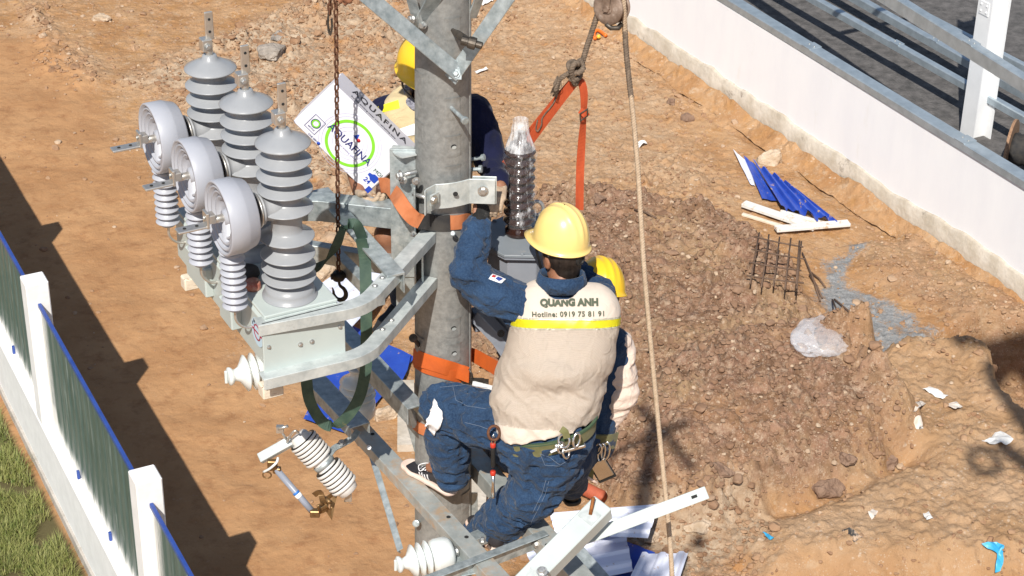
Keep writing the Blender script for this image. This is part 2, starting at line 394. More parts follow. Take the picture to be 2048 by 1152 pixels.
c_br = mixc(mul(rng(noi(.9, 4), .48, .64), .55), c_br, (.40, .27, .15))
c_br = mixc(mul(rng(noi(1.2, 5), .5, .7), .6), c_br, (.36, .20, .10))
c_pl = mixc(rng(noi(1.6, 8, .6), .35, .65), (.37, .225, .118), (.48, .32, .195))
c_gv = mixc(rng(noi(14, 8, .8), .35, .65), (.17, .172, .172), (.36, .362, .36))
c_gv = mixc(rng(noi(3.5, 8, .8), .52, .60), c_gv, (.30, .20, .13))
c_gv = mixc(rng(noi(40, 4, .8), .56, .66), c_gv, (.42, .43, .44))
col = mixc(attr('rubble'), c_general, c_rub)
col = mixc(attr('plate'), col, c_pl)
col = mixc(attr('brown'), col, c_br)
col = mixc(attr('road'), col, c_road)
# pale pebbles and crumbs
vo = N.new('ShaderNodeTexVoronoi'); vo.inputs['Scale'].default_value = 14; L.new(geo.outputs['Position'], vo.inputs['Vector'])
vo2 = N.new('ShaderNodeTexVoronoi'); vo2.inputs['Scale'].default_value = 34; L.new(geo.outputs['Position'], vo2.inputs['Vector'])
sp = mul(rng(vo.outputs['Distance'], .30, .18), rng(noi(3.3, 6, .7), .52, .62)); sp2 = mul(rng(vo2.outputs['Distance'], .34, .2), rng(noi(6, 6, .7), .48, .62))
inv = rng(attr('road'), 0, 1, .75, .12)
col = mixc(mul(sp, inv), col, (.56, .44, .33)); col = mixc(mul(sp2, inv), col, (.52, .41, .31))
vo3 = N.new('ShaderNodeTexVoronoi'); vo3.inputs['Scale'].default_value = 48; L.new(geo.outputs['Position'], vo3.inputs['Vector'])
col = mixc(mul(mul(rng(vo3.outputs['Distance'], .36, .2), rng(noi(8, 6, .7), .46, .60)), attr('brown')), col, (.47, .35, .26))
_ga = N.new('ShaderNodeMath'); _ga.operation = 'MULTIPLY_ADD'; L.new(noi(18, 6, .8), _ga.inputs[0]); _ga.inputs[1].default_value = 1.7; _gb = N.new('ShaderNodeMath'); _gb.operation = 'ADD'; L.new(attr('gravel'), _gb.inputs[0]); _gb.inputs[1].default_value = -.85; L.new(_gb.outputs[0], _ga.inputs[2]); gvm = rng(_ga.outputs[0], .35, .70); col = mixc(gvm, col, c_gv)
col = mixc(attr('soil'), col, (.10, .085, .04))
gm_out = col
L.new(col, B.inputs['Base Color']); B.inputs['Roughness'].default_value = .95; B.inputs['Specular IOR Level'].default_value = .15
bp = N.new('ShaderNodeBump'); bp.inputs['Strength'].default_value = .9; bp.inputs['Distance'].default_value = .03
ad = N.new('ShaderNodeMath'); ad.operation = 'ADD'; L.new(noi(16, 8, .7), ad.inputs[0]); L.new(mul(noi(60, 5, .7), .35), ad.inputs[1])
L.new(ad.outputs[0], bp.inputs['Height']); rb = rng(attr('road'), 0, 1, 1.0, .55); L.new(rb, bp.inputs['Strength']); L.new(bp.outputs[0], B.inputs['Normal'])
me.materials.append(gm)

# colour of the earth above also follows its lumps
# loose clods: too many to count, one object
def ico(sub):
    bm = bmesh.new(); bmesh.ops.create_icosphere(bm, subdivisions=sub, radius=1); bm.verts.ensure_lookup_table()
    v = np.array([x.co[:] for x in bm.verts]); f = np.array([[q_.index for q_ in p.verts] for p in bm.faces]); bm.free(); return v, f
IV, IF = ico(2)
def rockverts(r, seed, sc=(1, 1, .7)):
    R = np.random.RandomState(seed); v = IV.copy()
    for _ in range(7):                       # chop with random planes: angular lumps
        n = R.normal(size=3); n /= np.linalg.norm(n); d = R.uniform(.45, .85); s = v@n; v = v-np.outer(np.clip(s-d, 0, None), n)
    v += R.normal(size=v.shape)*.035
    v *= np.array(sc)*R.uniform(.75, 1.25, 3)
    a = R.uniform(0, 6.28); c, s = math.cos(a), math.sin(a)
    return np.stack([v[:, 0]*c-v[:, 1]*s, v[:, 0]*s+v[:, 1]*c, v[:, 2]], -1)*r
protos = [rockverts(1, 100+i) for i in range(24)]
cbr = []
allv = []; allf = []; nb = 0
dens = np.clip(m_m*.9+m_b*(.5+1.1*patch)+m_mr*patch*.7+m_l*1.3+m_rm*.5+.14*(1-m_r)*(1-m_gr)+m_p*.28*patch+.03*m_r*patch, 0, 1.3)
dens[m_gr > .1] = 0
cnt = 0
while cnt < 26000:
    k = 4000; X = rs.uniform(-8.5, 9.8, k); Y = rs.uniform(8, 27, k)
    i = np.searchsorted(xs, X); j = np.searchsorted(ys, Y); ok = rs.uniform(size=k) < dens[j, i]*.6
    for x, y, ii, jj in zip(X[ok], Y[ok], i[ok], j[ok]):
        r = (.011+.030*rs.uniform()**2.6+(.06*rs.uniform() if rs.uniform() < .04 else 0))*(1+.2*float(m_b[jj, ii]))
        v = protos[rs.randint(24)]*r; a = rs.uniform(0, 6.28); c, s = math.cos(a), math.sin(a)
        v = np.stack([v[:, 0]*c-v[:, 1]*s, v[:, 0]*s+v[:, 1]*c, v[:, 2]], -1)+np.array([x, y, GZ[jj, ii]+r*.15])
        allv.append(v); allf.append(IF+nb); nb += len(v); cnt += 1; cbr.append(float(m_m[jj, ii]*(1-.8*m_p[jj, ii])))
allv = np.concatenate(allv); allf = np.concatenate(allf)
me = bpy.data.meshes.new('loose_clods'); me.vertices.add(len(allv)); me.vertices.foreach_set('co', allv.astype(np.float32).ravel())
me.loops.add(allf.size); me.loops.foreach_set('vertex_index', allf.ravel().astype(np.int32)); me.polygons.add(len(allf))
me.polygons.foreach_set('loop_start', np.arange(0, allf.size, 3, dtype=np.int32)); me.polygons.foreach_set('loop_total', np.full(len(allf), 3, np.int32)); me.update(calc_edges=True)
me.polygons.foreach_set('use_smooth', np.zeros(len(allf), bool))
at_ = me.attributes.new('brown', 'FLOAT', 'POINT'); at_.data.foreach_set('value', np.repeat(np.array(cbr, np.float32), len(IV)))
lc = bpy.data.objects.new('loose_clods', me); COL.objects.link(lc); tag(lc, 'loose clods and crumbs of brown earth scattered over the dug ground', 'earth clods', kind='stuff')
cm = bpy.data.materials.new('clod'); cm.use_nodes = True; t, N, L = nodes(cm); B = N['Principled BSDF']; geo = N.new('ShaderNodeNewGeometry')
ri = N.new('ShaderNodeNewGeometry')
cc = mixc(rng(noi(2.2, 6), .36, .64), (.27, .155, .09), (.40, .26, .16)); cc = mixc(attr('brown'), cc, mixc(rng(noi(3, 6), .36, .64), (.20, .115, .07), (.30, .19, .125))); cc = mixc(rng(ri.outputs['Random Per Island'], .86, 1.0), cc, (.50, .38, .27))
L.new(cc, B.inputs['Base Color']); B.inputs['Roughness'].default_value = .95; B.inputs['Specular IOR Level'].default_value = .1
bp = N.new('ShaderNodeBump'); bp.inputs['Strength'].default_value = .5; bp.inputs['Distance'].default_value = .01; L.new(noi(40, 6, .7), bp.inputs['Height']); L.new(bp.outputs[0], B.inputs['Normal'])
me.materials.append(cm)
def rockmat(name, a, b_):
    return mat(name, a, .93, 0, col2=b_, nscale=7, bump=.9, bscale=26, bdist=.03, spec=.15)
RM = [rockmat('rock_tan', (.40, .29, .19), (.56, .45, .34)), rockmat('rock_brown', (.19, .12, .085), (.30, .20, .14)), rockmat('rock_grey', (.24, .21, .18), (.40, .35, .30))]
def boulder(px, py, wpx, label, m=0, flat=.6, seed=1):
    p = gat(px, py); s = FPX/((p-CAM).dot(_f)); r = wpx/s/2
    V0 = ico(4); v = V0[0]; R = np.random.RandomState(seed)
    for _ in range(9):
        n = R.normal(size=3); n /= np.linalg.norm(n); d = R.uniform(.5, .85); s_ = v@n; v = v-np.outer(np.clip(s_-d, 0, None), n)
    v = np.array([np.array(a)*(1+.22*(mnoise.fractal(Vector(a)*1.6+Vector((seed*3.1, 0, 0)), 1, 2, 5))) for a in v])
    v = v*np.array([1, .8, flat])*r*1.15
    mb = MB(); mb.add(v+np.array([p.x, p.y, p.z+r*flat*.25]), V0[1].tolist(), False)
    o = mb.build('boulder', RM[m]); tag(o, label, 'boulder', 'boulders lying on the dug earth'); return o
boulder(1535, 325, 62, 'pale tan boulder just behind the blue roofing sheets', 0, .7, 3)
boulder(205, 40, 36, 'pale flat boulder at the upper left of the dirt track', 0, .5, 5)
boulder(545, 110, 55, 'grey-brown boulder right of the farthest bushing top', 2, .6, 8)
boulder(1200, 400, 26, 'dark brown boulder just above the helmet of the front worker', 1, .9, 13)
boulder(1437, 945, 55, 'dark boulder sunk in the middle of the brown mound', 1, .7, 15)
boulder(1780, 930, 36, 'rounded brown boulder at the right foot of the mound', 1, .8, 17)
boulder(1655, 985, 60, 'big brown boulder at the lower edge of the mound', 1, .8, 19)
boulder(1300, 1075, 52, 'pale boulder beside the torn end of the white sheet', 0, .6, 21)
boulder(1395, 1055, 50, 'pale boulder just right of the hanging rope near the lower edge', 0, .6, 22)
boulder(775, 835, 48, 'tan boulder lying between the blue sheet and the pole foot', 0, .7, 23)
boulder(650, 550, 60, 'tan boulder on the ground left of the chain hook', 0, .7, 24)
boulder(1342, 208, 22, 'small brown boulder beside the earth channel near the upper wall', 1, .8, 27)
boulder(1372, 240, 26, 'brown boulder in the earth channel, nearest the pale concrete footing', 1, .8, 28)
boulder(1690, 920, 40, 'brown cracked boulder on the right flank of the mound', 1, .7, 31)

# ------------------------------------------------------------------ grass
gmask_pts = []
gb = MB(); Rg = np.random.RandomState(3)
fl0 = at(0, 790, Z=0); fl1 = at(180, 1150, Z=0)
def blade(x, y, h, a, lean, wd):
    d = np.array([math.cos(a), math.sin(a), 0]); s = np.array([-d[1], d[0], 0])*wd; b = np.array([x, y, -.01])
    m_ = b+d*lean*.4+np.array([0, 0, h*.6]); tp = b+d*lean+np.array([0, 0, h])
    return [b-s, b+s, m_+s*.7, m_-s*.7, tp]
bv = []; bf = []; nb = 0
fd = np.array([fl1.x-fl0.x, fl1.y-fl0.y]); fd /= np.linalg.norm(fd); fn = np.array([fd[1], -fd[0]])
if fn[0] > 0: fn = -fn
for i in range(130000):
    tt = Rg.uniform(-3.2, 7); u_ = .12+3.4*Rg.uniform()**1.25
    if Rg.uniform() > min(1, .25+(u_-.1)*2.2): continue
    x, y = fl0.x+fd[0]*tt+fn[0]*u_, fl0.y+fd[1]*tt+fn[1]*u_
    cl = mnoise.noise(Vector((x*2.4, y*2.4, 0)))
    if cl < -.34: continue
    h = (.05+.09*Rg.uniform())*(1+.9*cl); a = Rg.uniform(0, 6.28)
    bv += blade(x, y, h, a, h*Rg.uniform(.3, 1.5), .0022+.0025*Rg.uniform()); bf += [(nb, nb+1, nb+2, nb+3), (nb+3, nb+2, nb+4)]; nb += 5
gb.add(np.array(bv), bf)
gms = bpy.data.materials.new('grass'); gms.use_nodes = True; t, N, L = nodes(gms); B = N['Principled BSDF']; geo = N.new('ShaderNodeNewGeometry')
gc = mixc(rng(noi(1.6, 5), .36, .64), (.10, .14, .022), (.20, .22, .05)); gc = mixc(rng(geo.outputs['Random Per Island'], .2, 1), gc, (.30, .29, .10)); gc = mixc(rng(noi(9, 3), .55, .7), gc, (.07, .12, .01))
L.new(gc, B.inputs['Base Color']); B.inputs['Roughness'].default_value = .6
go = gb.build('grass', gms); tag(go, 'short green grass growing in front of the low white wall', 'grass', kind='stuff')

# ------------------------------------------------------------------ left fence: low wall, posts, panels
mat('plaster_white', (.74, .735, .72), .8, 0, col2=(.82, .815, .80), nscale=5, bump=.35, bscale=14, bdist=.01, spots=((.55, .52, .48), 4, .64, .8))
mat('plaster_grey', (.36, .33, .29), .9, 0, col2=(.50, .46, .41), nscale=6, bump=.5, bscale=20, bdist=.01, spots=((.22, .20, .18), 3, .6, .7))
pm = mat('panel_back', (.075, .115, .105), .36, .1, col2=(.105, .145, .13), nscale=1.5)
t, N, L = nodes(pm); B = N['Principled BSDF']
geo = N.new('ShaderNodeNewGeometry')
tcn = N.new('ShaderNodeTexCoord'); mpn = N.new('ShaderNodeMapping'); mpn.inputs['Scale'].default_value = (26, 26, 1.3); L.new(tcn.outputs['Object'], mpn.inputs[0])
st = rng(noi(1.0, 8, .75, mpn.outputs[0]), .52, .66)
mpn2 = N.new('ShaderNodeMapping'); mpn2.inputs['Scale'].default_value = (1.1, 1.1, .6); L.new(tcn.outputs['Object'], mpn2.inputs[0])
st2 = rng(noi(1.0, 4, .5, mpn2.outputs[0]), .40, .62)
oldlink = B.inputs['Base Color'].links[0].from_socket
edge = attr('edge')
mxs = N.new('ShaderNodeMath'); mxs.operation = 'MULTIPLY'; L.new(st, mxs.inputs[0]); L.new(st2, mxs.inputs[1])
cpan = mixc(mul(mxs.outputs[0], .5), oldlink, (.60, .62, .58))
ew = N.new('ShaderNodeMath'); ew.operation = 'MULTIPLY_ADD'; L.new(noi(1.2, 8, .8, mpn.outputs[0]), ew.inputs[0]); ew.inputs[1].default_value = 1.1; L.new(edge, ew.inputs[2])
cpan = mixc(rng(ew.outputs[0], .95, 1.25), cpan, (.72, .71, .68))
L.new(cpan, B.inputs['Base Color'])
mat('panel_blue', (.022, .055, .25), .4, 0, col2=(.035, .08, .32), nscale=6, spots=((.5, .5, .55), 30, .68, .75))
P1 = at(68, 557, Z=2.66); P2 = at(290, 948, Z=2.66)
fdir = Vector((P2.x-P1.x, P2.y-P1.y, 0)); SP = fdir.length; fdir.normalize(); fnor = Vector((-fdir.y, fdir.x, 0))
if fnor.x > 0: fnor = -fnor          # towards the grass side
fu = V(0, 0, 1); FAX = (fdir, fnor, fu)
o1 = Vector((P1.x, P1.y, 0))
lw = MB(); a0, a1 = o1-fdir*16, o1+fdir*14
WH = .86
# low wall, with slightly uneven top
nseg = 60
prof = [(-.13, -.1), (.13, -.1), (.13, WH), (-.13, WH)]
path = [a0.lerp(a1, i/nseg) for i in range(nseg+1)]
sweep(lw, path, prof)
wall = lw.build('boundary_wall', MAT['plaster_white'], origin=(o1.x, o1.y, 0), bevel=.012); tag(wall, 'low white plastered wall beside the grass, under the posts and panels', 'wall')
fb = MB(); sweep(fb, [a0+V(0, 0, 0), a1], [(-.17, -.1), (.17, -.1), (.16, .10), (-.16, .10)])
fo = fb.build('footing', MAT['plaster_grey'], wall)
posts = []
for i, nm in ((-2, 'farther still along the low wall, beyond the left edge of the photo'), (-1, ''), (0, 'square white fence post at mid-height of the left edge, the farther of the two'), (1, 'square white fence post near the bottom left, nearer of the two'), (2, '')):
    if i in (-2, -1, 2):
        lab = {-2: 'white fence post two bays beyond the left edge of the photo', -1: 'farthest white fence post beyond the left edge of the photo', 2: 'nearest white fence post beyond the bottom edge of the photo'}[i]
    else: lab = nm
    c = o1+fdir*(SP*i)+V(0, 0, (WH+2.66)/2+.001)
    mb = MB(); box(mb, c, .125, .125, (2.66-WH)/2, FAX)
    o = mb.build('fence_post', MAT['plaster_white'], origin=(c.x, c.y, WH), bevel=.012); tag(o, lab, 'post', 'white fence posts on the low wall'); posts.append(o)
plabs = {-2: 'dark green metal panel wholly beyond the left edge, shading the track', -1: 'leftmost dark green metal panel with white streaks, cut by the left edge', 0: 'middle green metal panel, whole between the two white posts', 1: 'dark green metal panel at the bottom left, right of the nearer post'}
for i in (-2, -1, 0, 1):
    s0 = o1+fdir*(SP*i+.126); s1 = o1+fdir*(SP*(i+1)-.126); n = 120; top = 2.40
    vs = []; fs = []; ed = []
    L_ = (s1-s0).length
    for a in range(n+1):
        tt = a/n; ph = (tt*L_/.22) % 1; off = .012*(1 if .35 < ph < .65 else 0 if (ph < .25 or ph > .75) else (min(ph, 1-ph)-.25)/.10)
        for k in range(9):
            zz = WH+.002+(top-WH)*k/8; p = s0+fdir*(L_*tt)+fnor*(off)
            vs.append((p.x, p.y, zz)); e_ = max(0, 1-tt*L_/.45)*.9+max(0, 1-(zz-WH)/.38)*.75; ed.append(min(e_, 1))
    for a in range(n):
        for k in range(8): b0 = a*9+k; fs.append((b0, b0+9, b0+10, b0+1))
    mb = MB(); mb.add(vs, fs)
    t0 = thing('metal_fence', plabs[i], 'panel', (s0.x, s0.y, WH), 'metal panels between the fence posts')
    sh = mb.build('sheet', MAT['panel_back'], t0)
    at_ = sh.data.attributes.new('edge', 'FLOAT', 'POINT'); at_.data.foreach_set('value', np.array(ed, np.float32))
    sm_ = sh.modifiers.new('th', 'SOLIDIFY'); sm_.thickness = .003; sm_.offset = 1
    mb = MB(); sweep(mb, [s0+V(0, 0, top-.02), s1+V(0, 0, top-.02)], rect(.036, .05, -.0, 0.015)); mb.build('top_rail', MAT['panel_blue'], t0, bevel=.004)
    for f_ in (.30, .62):
        mb = MB(); c = s0+fdir*(L_*f_)+fnor*.03+V(0, 0, WH+.05); box(mb, c, .02, .015, .05, FAX); mb.build('clip', MAT['panel_blue'], t0, bevel=.004)

# ------------------------------------------------------------------ right: parapet wall, rails, column, yard
WT = 1.56
wb = [g2(1262, 75), g2(1650, 330), g2(2048, 608)]
wd = Vector((wb[2][0]-wb[0][0], wb[2][1]-wb[0][1], 0)); wd.normalize(); wn = Vector((-wd.y, wd.x, 0))
if wn.x < 0: wn = -wn               # into the yard
w0 = Vector((wb[0][0], wb[0][1], 0)); wa, wz_ = w0-wd*12, w0+wd*26
mat('render_white', (.80, .80, .82), .75, 0, col2=(.84, .84, .85), nscale=2.5, bump=.2, bscale=9, bdist=.008, spots=((.76, .75, .73), 2.2, .62, .8), ani=(1, 1, .35))
mb = MB()
# the face is cut in a grid so its foot can be uneven
sweep(mb, [wa, wz_], [(-.0, -.6), (-.0, WT), (-.22, WT), (-.22, -.6)] if (wd.cross(V(0, 0, 1))).dot(wn) < 0 else [(0, -.6), (.22, -.6), (.22, WT), (0, WT)])
yw = mb.build('yard_wall', MAT['render_white'], origin=(w0.x, w0.y, 0)); tag(yw, 'long smooth white rendered wall running across the upper right', 'wall')
mb = MB(); n = 400; vs = []; fs = []
for i in range(n+1):
    p = wa.lerp(wz_, i/n); s_ = (p-wa).dot(wd)
    hh = .40+.10*mnoise.noise(V(s_*.6, 0, 3))+.05*mnoise.noise(V(s_*3, 1, 3))
    o_ = -.045-.03*mnoise.noise(V(s_*.9, 5, 1))
    for (dd, zz) in ((o_-.02, -.6), (o_-.01, .05), (o_, hh-.02), (-.004, hh), (.002, hh)): q_ = p+wn*dd; vs.append((q_.x, q_.y, zz))
for i in range(n):
    for k in range(4): b0 = i*5+k; fs.append((b0, b0+5, b0+6, b0+1))
mb.add(vs, fs, True); mb.build('concrete_footing', mat('footing_concrete', (.42, .36, .28), .92, 0, col2=(.58, .52, .44), nscale=3, bump=.7, bscale=14, bdist=.02, spots=((.25, .21, .17), 2.3, .6, .68)), yw)
# fallen earth against the wall foot (soil toe)
mb = MB(); vs = []; fs = []
for i in range(n+1):
    p = wa.lerp(wz_, i/n); s_ = (p-wa).dot(wd)
    top_ = .16+.12*mnoise.noise(V(s_*1.1, 9, 3))+.05*mnoise.noise(V(s_*5, 9, 3))
    for k in range(7):
        kk = k/6; dd = -.06-kk*(.34+.10*mnoise.noise(V(s_*1.3, 2, 8))); zz = top_*(1-kk)**1.3-.03+.035*mnoise.noise(V(s_*7, kk*9, 2)); q_ = p+wn*dd; vs.append((q_.x, q_.y, zz))
for i in range(n):
    for k in range(6): b0 = i*7+k; fs.append((b0, b0+7, b0+8, b0+1))
mb.add(vs, fs, False); tb = mb.build('earth_bank', gm, origin=(w0.x, w0.y, 0)); tb['kind'] = 'structure'
# yard floor of dark crushed stone
mb = MB(); c0 = w0+wn*.22; A_ = [c0-wd*14, c0+wd*30, c0+wd*30+wn*40, c0-wd*14+wn*40]
mb.add([(p.x, p.y, .30) for p in A_], [(0, 1, 2, 3)])
fm = mat('yard_stone', (.065, .062, .060), .9, 0, col2=(.15, .14, .135), nscale=5, ndetail=10, bump=1.0, bscale=26, bdist=.03, spots=((.20, .19, .18), 24, .6, .72))
yf = mb.build('yard_ground', fm); yf['kind'] = 'structure'
mat('galv_rail', (.34, .40, .44), .38, .55, col2=(.46, .53, .58), nscale=5, rvar=.05)
def rail(pxa, pxb, z, wdt, dep, name, label, cat, ext=(6, 10), lean=0):
    A0 = at(*pxa, Z=z); B0 = at(*pxb, Z=z); d = (B0-A0).normalized(); A0 = A0-d*ext[0]; B0 = B0+d*ext[1]
    mb = MB(); sweep(mb, [A0, B0], [(-wdt/2, -dep), (-wdt/2, 0), (-wdt/2+.02, .012), (wdt/2-.02, .012), (wdt/2, 0), (wdt/2, -dep), (wdt/2-.004, -dep), (wdt/2-.004, -.006), (-wdt/2+.004, -.006), (-wdt/2+.004, -dep)])
    t0 = thing(name, label, cat, ((A0+B0)/2)-V(0, 0, dep)); mb.build('channel', MAT['galv_rail'], t0)
    for s_ in (2.05, 5.6, 9.1):
        mb = MB(); c = A0+d*(ext[0]+s_); box(mb, c+V(0, 0, .012), .10, wdt/2+.003, .006, (d, V(0, 0, 1).cross(d), V(0, 0, 1))); sp = mb.build('splice_plate', MAT['galv_rail'], t0)
        for k in (-.06, .06): mb = MB(); bolt(mb, c+d*k+V(0, 0, .018), (0, 0, 1), .012, .012); mb.build('bolt', MAT['steel_bolt'], t0)
    return t0
wtop_a = (w0+wn*.10); 
rail((1470, 0), (2048, 352), WT+.115, .22, .10, 'galvanized_rail', 'long galvanized channel lying along the top of the white wall', 'rail', (12, 14))
rail((1776, -18), (2048, 152), 2.75, .16, .18, 'galvanized_rail', 'galvanized channel bolted across the white column, highest of the rails', 'rail', (10, 12))
rail((1640, 0), (1925, 160), .95, .13, .10, 'galvanized_rail', 'low galvanized channel passing behind the white column, nearer the wall', 'rail', (10, 12))
rail((1720, -5), (2048, 180), .75, .14, .12, 'galvanized_rail', 'low galvanized channel in the yard shadow, middle of the three low ones', 'rail', (10, 12))
rail((1800, 0), (2048, 128), .85, .11, .10, 'galvanized_rail', 'low galvanized channel farthest back behind the white column', 'rail', (10, 12))
# H column
cb = at(1950, 275, Z=.30); cz = 5.2
t0 = thing('steel_column', 'white painted steel H column standing behind the white wall', 'column', (cb.x, cb.y, .30))
cxd = wd; cyd = wn
mb = MB(); box(mb, V(cb.x, cb.y, (.3+cz)/2)-cyd*.17, .15, .008, (cz-.3)/2, (cxd, cyd, V(0, 0, 1))); mb.build('flange', MAT['white_paint'], t0)
mb = MB(); box(mb, V(cb.x, cb.y, (.3+cz)/2)+cyd*.17, .15, .008, (cz-.3)/2, (cxd, cyd, V(0, 0, 1))); mb.build('flange', MAT['white_paint'], t0)
mb = MB(); box(mb, V(cb.x, cb.y, (.3+cz)/2), .006, .161, (cz-.3)/2, (cxd, cyd, V(0, 0, 1))); mb.build('web', MAT['white_paint'], t0)
mb = MB(); box(mb, V(cb.x, cb.y, 2.42)-cyd*.185, .10, .006, .10, (cxd, cyd, V(0, 0, 1)))
for a in (-.06, .06):
    for b_ in (-.05, .05): bolt(mb, V(cb.x, cb.y, 2.42+b_)-cyd*.191+cxd*a, -cyd, .014, .012)
mb.build('cleat', MAT['white_paint'], t0)
mb = MB(); p0_ = V(cb.x, cb.y, 5.1)-cyd*.5-cxd*.6; sweep(mb, [p0_-V(0, 0, 1.2)-cxd*.9-cyd*1.2, p0_+cxd*1.2-cyd*1.2+V(0, 0, 1.6)], rect(.12, .12)); mb.build('shadow_brace', MAT['white_paint'], t0)  # unseen bar added in front of the column for a diagonal shadow
# reel at the right edge
rl = at(2052, 300, Z=.75)
t0 = thing('cable_reel', 'brown wooden cable drum at the right edge behind the white wall', 'reel', (rl.x, rl.y, .30))
ax = (wd*.8+wn*.6).normalized()
for s_ in (-.22, .22):
    mb = MB(); lathe(mb, [(.42, -.02), (.42, .02)], V(rl.x, rl.y, .74)+ax*s_, ax, 28, smooth=False); mb.build('flange', MAT['wood'] if 0 else mat('drum_wood', (.22, .12, .07), .8, 0, col2=(.36, .22, .13), nscale=9, ani=(6, 1, 6)), t0)
mb = MB(); lathe(mb, [(.22, -.2), (.24, -.15), (.22, -.1), (.24, -.05), (.22, 0), (.24, .05), (.22, .1), (.24, .15), (.22, .2)], V(rl.x, rl.y, .74), ax, 24); mb.build('wound_cable', MAT['black_web'], t0)
mb = MB(); q_ = at(2020, 292, Z=.34); 
for k, (dx, dy) in enumerate(((0, 0), (.5, .1))):
    pass
# ------------------------------------------------------------------ the pole and its steelwork
def P(px, py, Y): return at(px, py, Y=Y)
CDIR = -_f                                # towards the camera
UD = V(-.41, .912, 0).normalized(); VD = V(-.912, -.41, 0).normalized(); ZD = V(0, 0, 1)
def boltp(par, p, d, r=.012, h=.011, shank=0, m='steel_bolt', name='bolt'):
    mb = MB(); bolt(mb, p, d, r, h, shank); return mb.build(name, MAT[m], par)
def holep(par, p, d, r=.011, name='bolt_hole'):
    mb = MB(); hole(mb, p, d, r); return mb.build(name, MAT['dark_hole'], par)
def part(par, name, m, fn, **k):
    mb = MB(); fn(mb); return mb.build(name, MAT[m] if isinstance(m, str) else m, par, **k)
PZ0, PZ1 = -.3, 12.3
def prad(z): return .1262*(1-.0575*(z-8.85))
pole = thing('steel_pole', 'grey galvanized steel pole standing in the middle with punched step holes', 'pole', (0, 0, 0))
ax_top = at(886, 40, Y=0); ax_bot = at(886.5, 1100, Y=0)
AXD = (ax_top-ax_bot)/(ax_top.z-ax_bot.z)
def axis(z): return ax_bot+AXD*(z-ax_bot.z)
mb = MB(); n = 64; vs = []; zs = np.linspace(PZ0, PZ1, 120)
for z in zs:
    c = axis(z)
    for j in range(n): a = 2*math.pi*j/n; vs.append((c.x+prad(z)*math.cos(a), c.y+prad(z)*math.sin(a), z))
fs = [(i*n+j, i*n+(j+1) % n, (i+1)*n+(j+1) % n, (i+1)*n+j) for i in range(len(zs)-1) for j in range(n)]
fs.append(tuple((len(zs)-1)*n+j for j in range(n)))
mb.add(vs, fs, True); mb.build('shaft', MAT['galv_pole'], pole)
def psurf(px, py, off=0.0):
    """point and normal on the pole surface seen at a pixel"""
    d = (_f+_r*((px-1024)/FPX)+_u*((576-py)/FPX)).normalized()
    lo = None
    for i in range(1200):
        q = CAM+d*(8.0+i*.0012); c = axis(q.z)
        if math.hypot(q.x-c.x, q.y-c.y) < prad(q.z)+off: lo = q; break
    if lo is None: lo = P(px, py, -.05)
    c = axis(lo.z); nrm = V(lo.x-c.x, lo.y-c.y, 0).normalized(); return lo, nrm
def patchp(px, py, wd_=.074, ht=.098, hole_=True, bump_=.0025):
    p, nr = psurf(px, py); a0 = math.atan2(nr.y, nr.x); r0 = prad(p.z); c0 = axis(p.z); m_, k_ = 12, 10
    vs = []; fs = []
    for j in range(k_+1):
        for i in range(m_+1):
            u_ = (i/m_-.5); w_ = (j/k_-.5); e = max(abs(u_), abs(w_))*2
            o_ = bump_*(1 if .78 < e < .97 else (0 if e >= .97 else .45))
            if j in (k_,): o_ = bump_*1.6
            a = a0+u_*wd_/r0; z = p.z+w_*ht+.004*math.cos(u_*3.1)*(-1 if j == 0 else 0); c = axis(z); r = prad(z)+.0003+o_
            vs.append((c.x+r*math.cos(a), c.y+r*math.sin(a), z))
    for j in range(k_):
        for i in range(m_): b0 = j*(m_+1)+i; fs.append((b0, b0+1, b0+m_+2, b0+m_+1))
    mb = MB(); mb.add(vs, fs, True); mb.build('step_patch', MAT['galv_pole'], pole)
    if hole_:
        mb = MB(); q = p+nr*.0022; s_ = V(-nr.y, nr.x, 0)
        vs = [q+s_*(.0125*math.cos(t)*1.0)+ZD*(.0105*math.sin(t)) for t in [i*math.pi/9 for i in range(18)]]
        vs2 = [x+nr*.0006 for x in vs]; mb.add(vs+vs2, [tuple(range(18, 36))]+[(i, (i+1) % 18, 18+(i+1) % 18, 18+i) for i in range(18)]); mb.build('step_hole', MAT['dark_hole'], pole)
        mb = MB()
        vs = [q+nr*.0012+s_*(.011*math.cos(t)+.0015)+ZD*(.008*math.sin(t)-.004) for t in [i*math.pi/9 for i in range(18)]]; mb.add(vs, [tuple(range(18))]); mb.build('hole_rim', MAT['galv_white'], pole)
for (x, y) in ((906, 58), (906, 217), (907, 293), (907, 562), (907, 656), (908, 706), (838, 690)): patchp(x, y, hole_=(y != 58 and y != 217))
for (x, y) in ((836, 165), (836, 262), (838, 885), (933, 1000)): patchp(x, y, hole_=False)
patchp(907, 352, hole_=False)
# weld seam on the right of the shaft
mb = MB(); pts = [psurf(939, y)[0]+psurf(939, y)[1]*.001 for y in range(-60, 1140, 40)]; sweep(mb, pts, rect(.006, .004), up=(0, -1, 0)); mb.build('weld_seam', MAT['galv_pole'], pole)
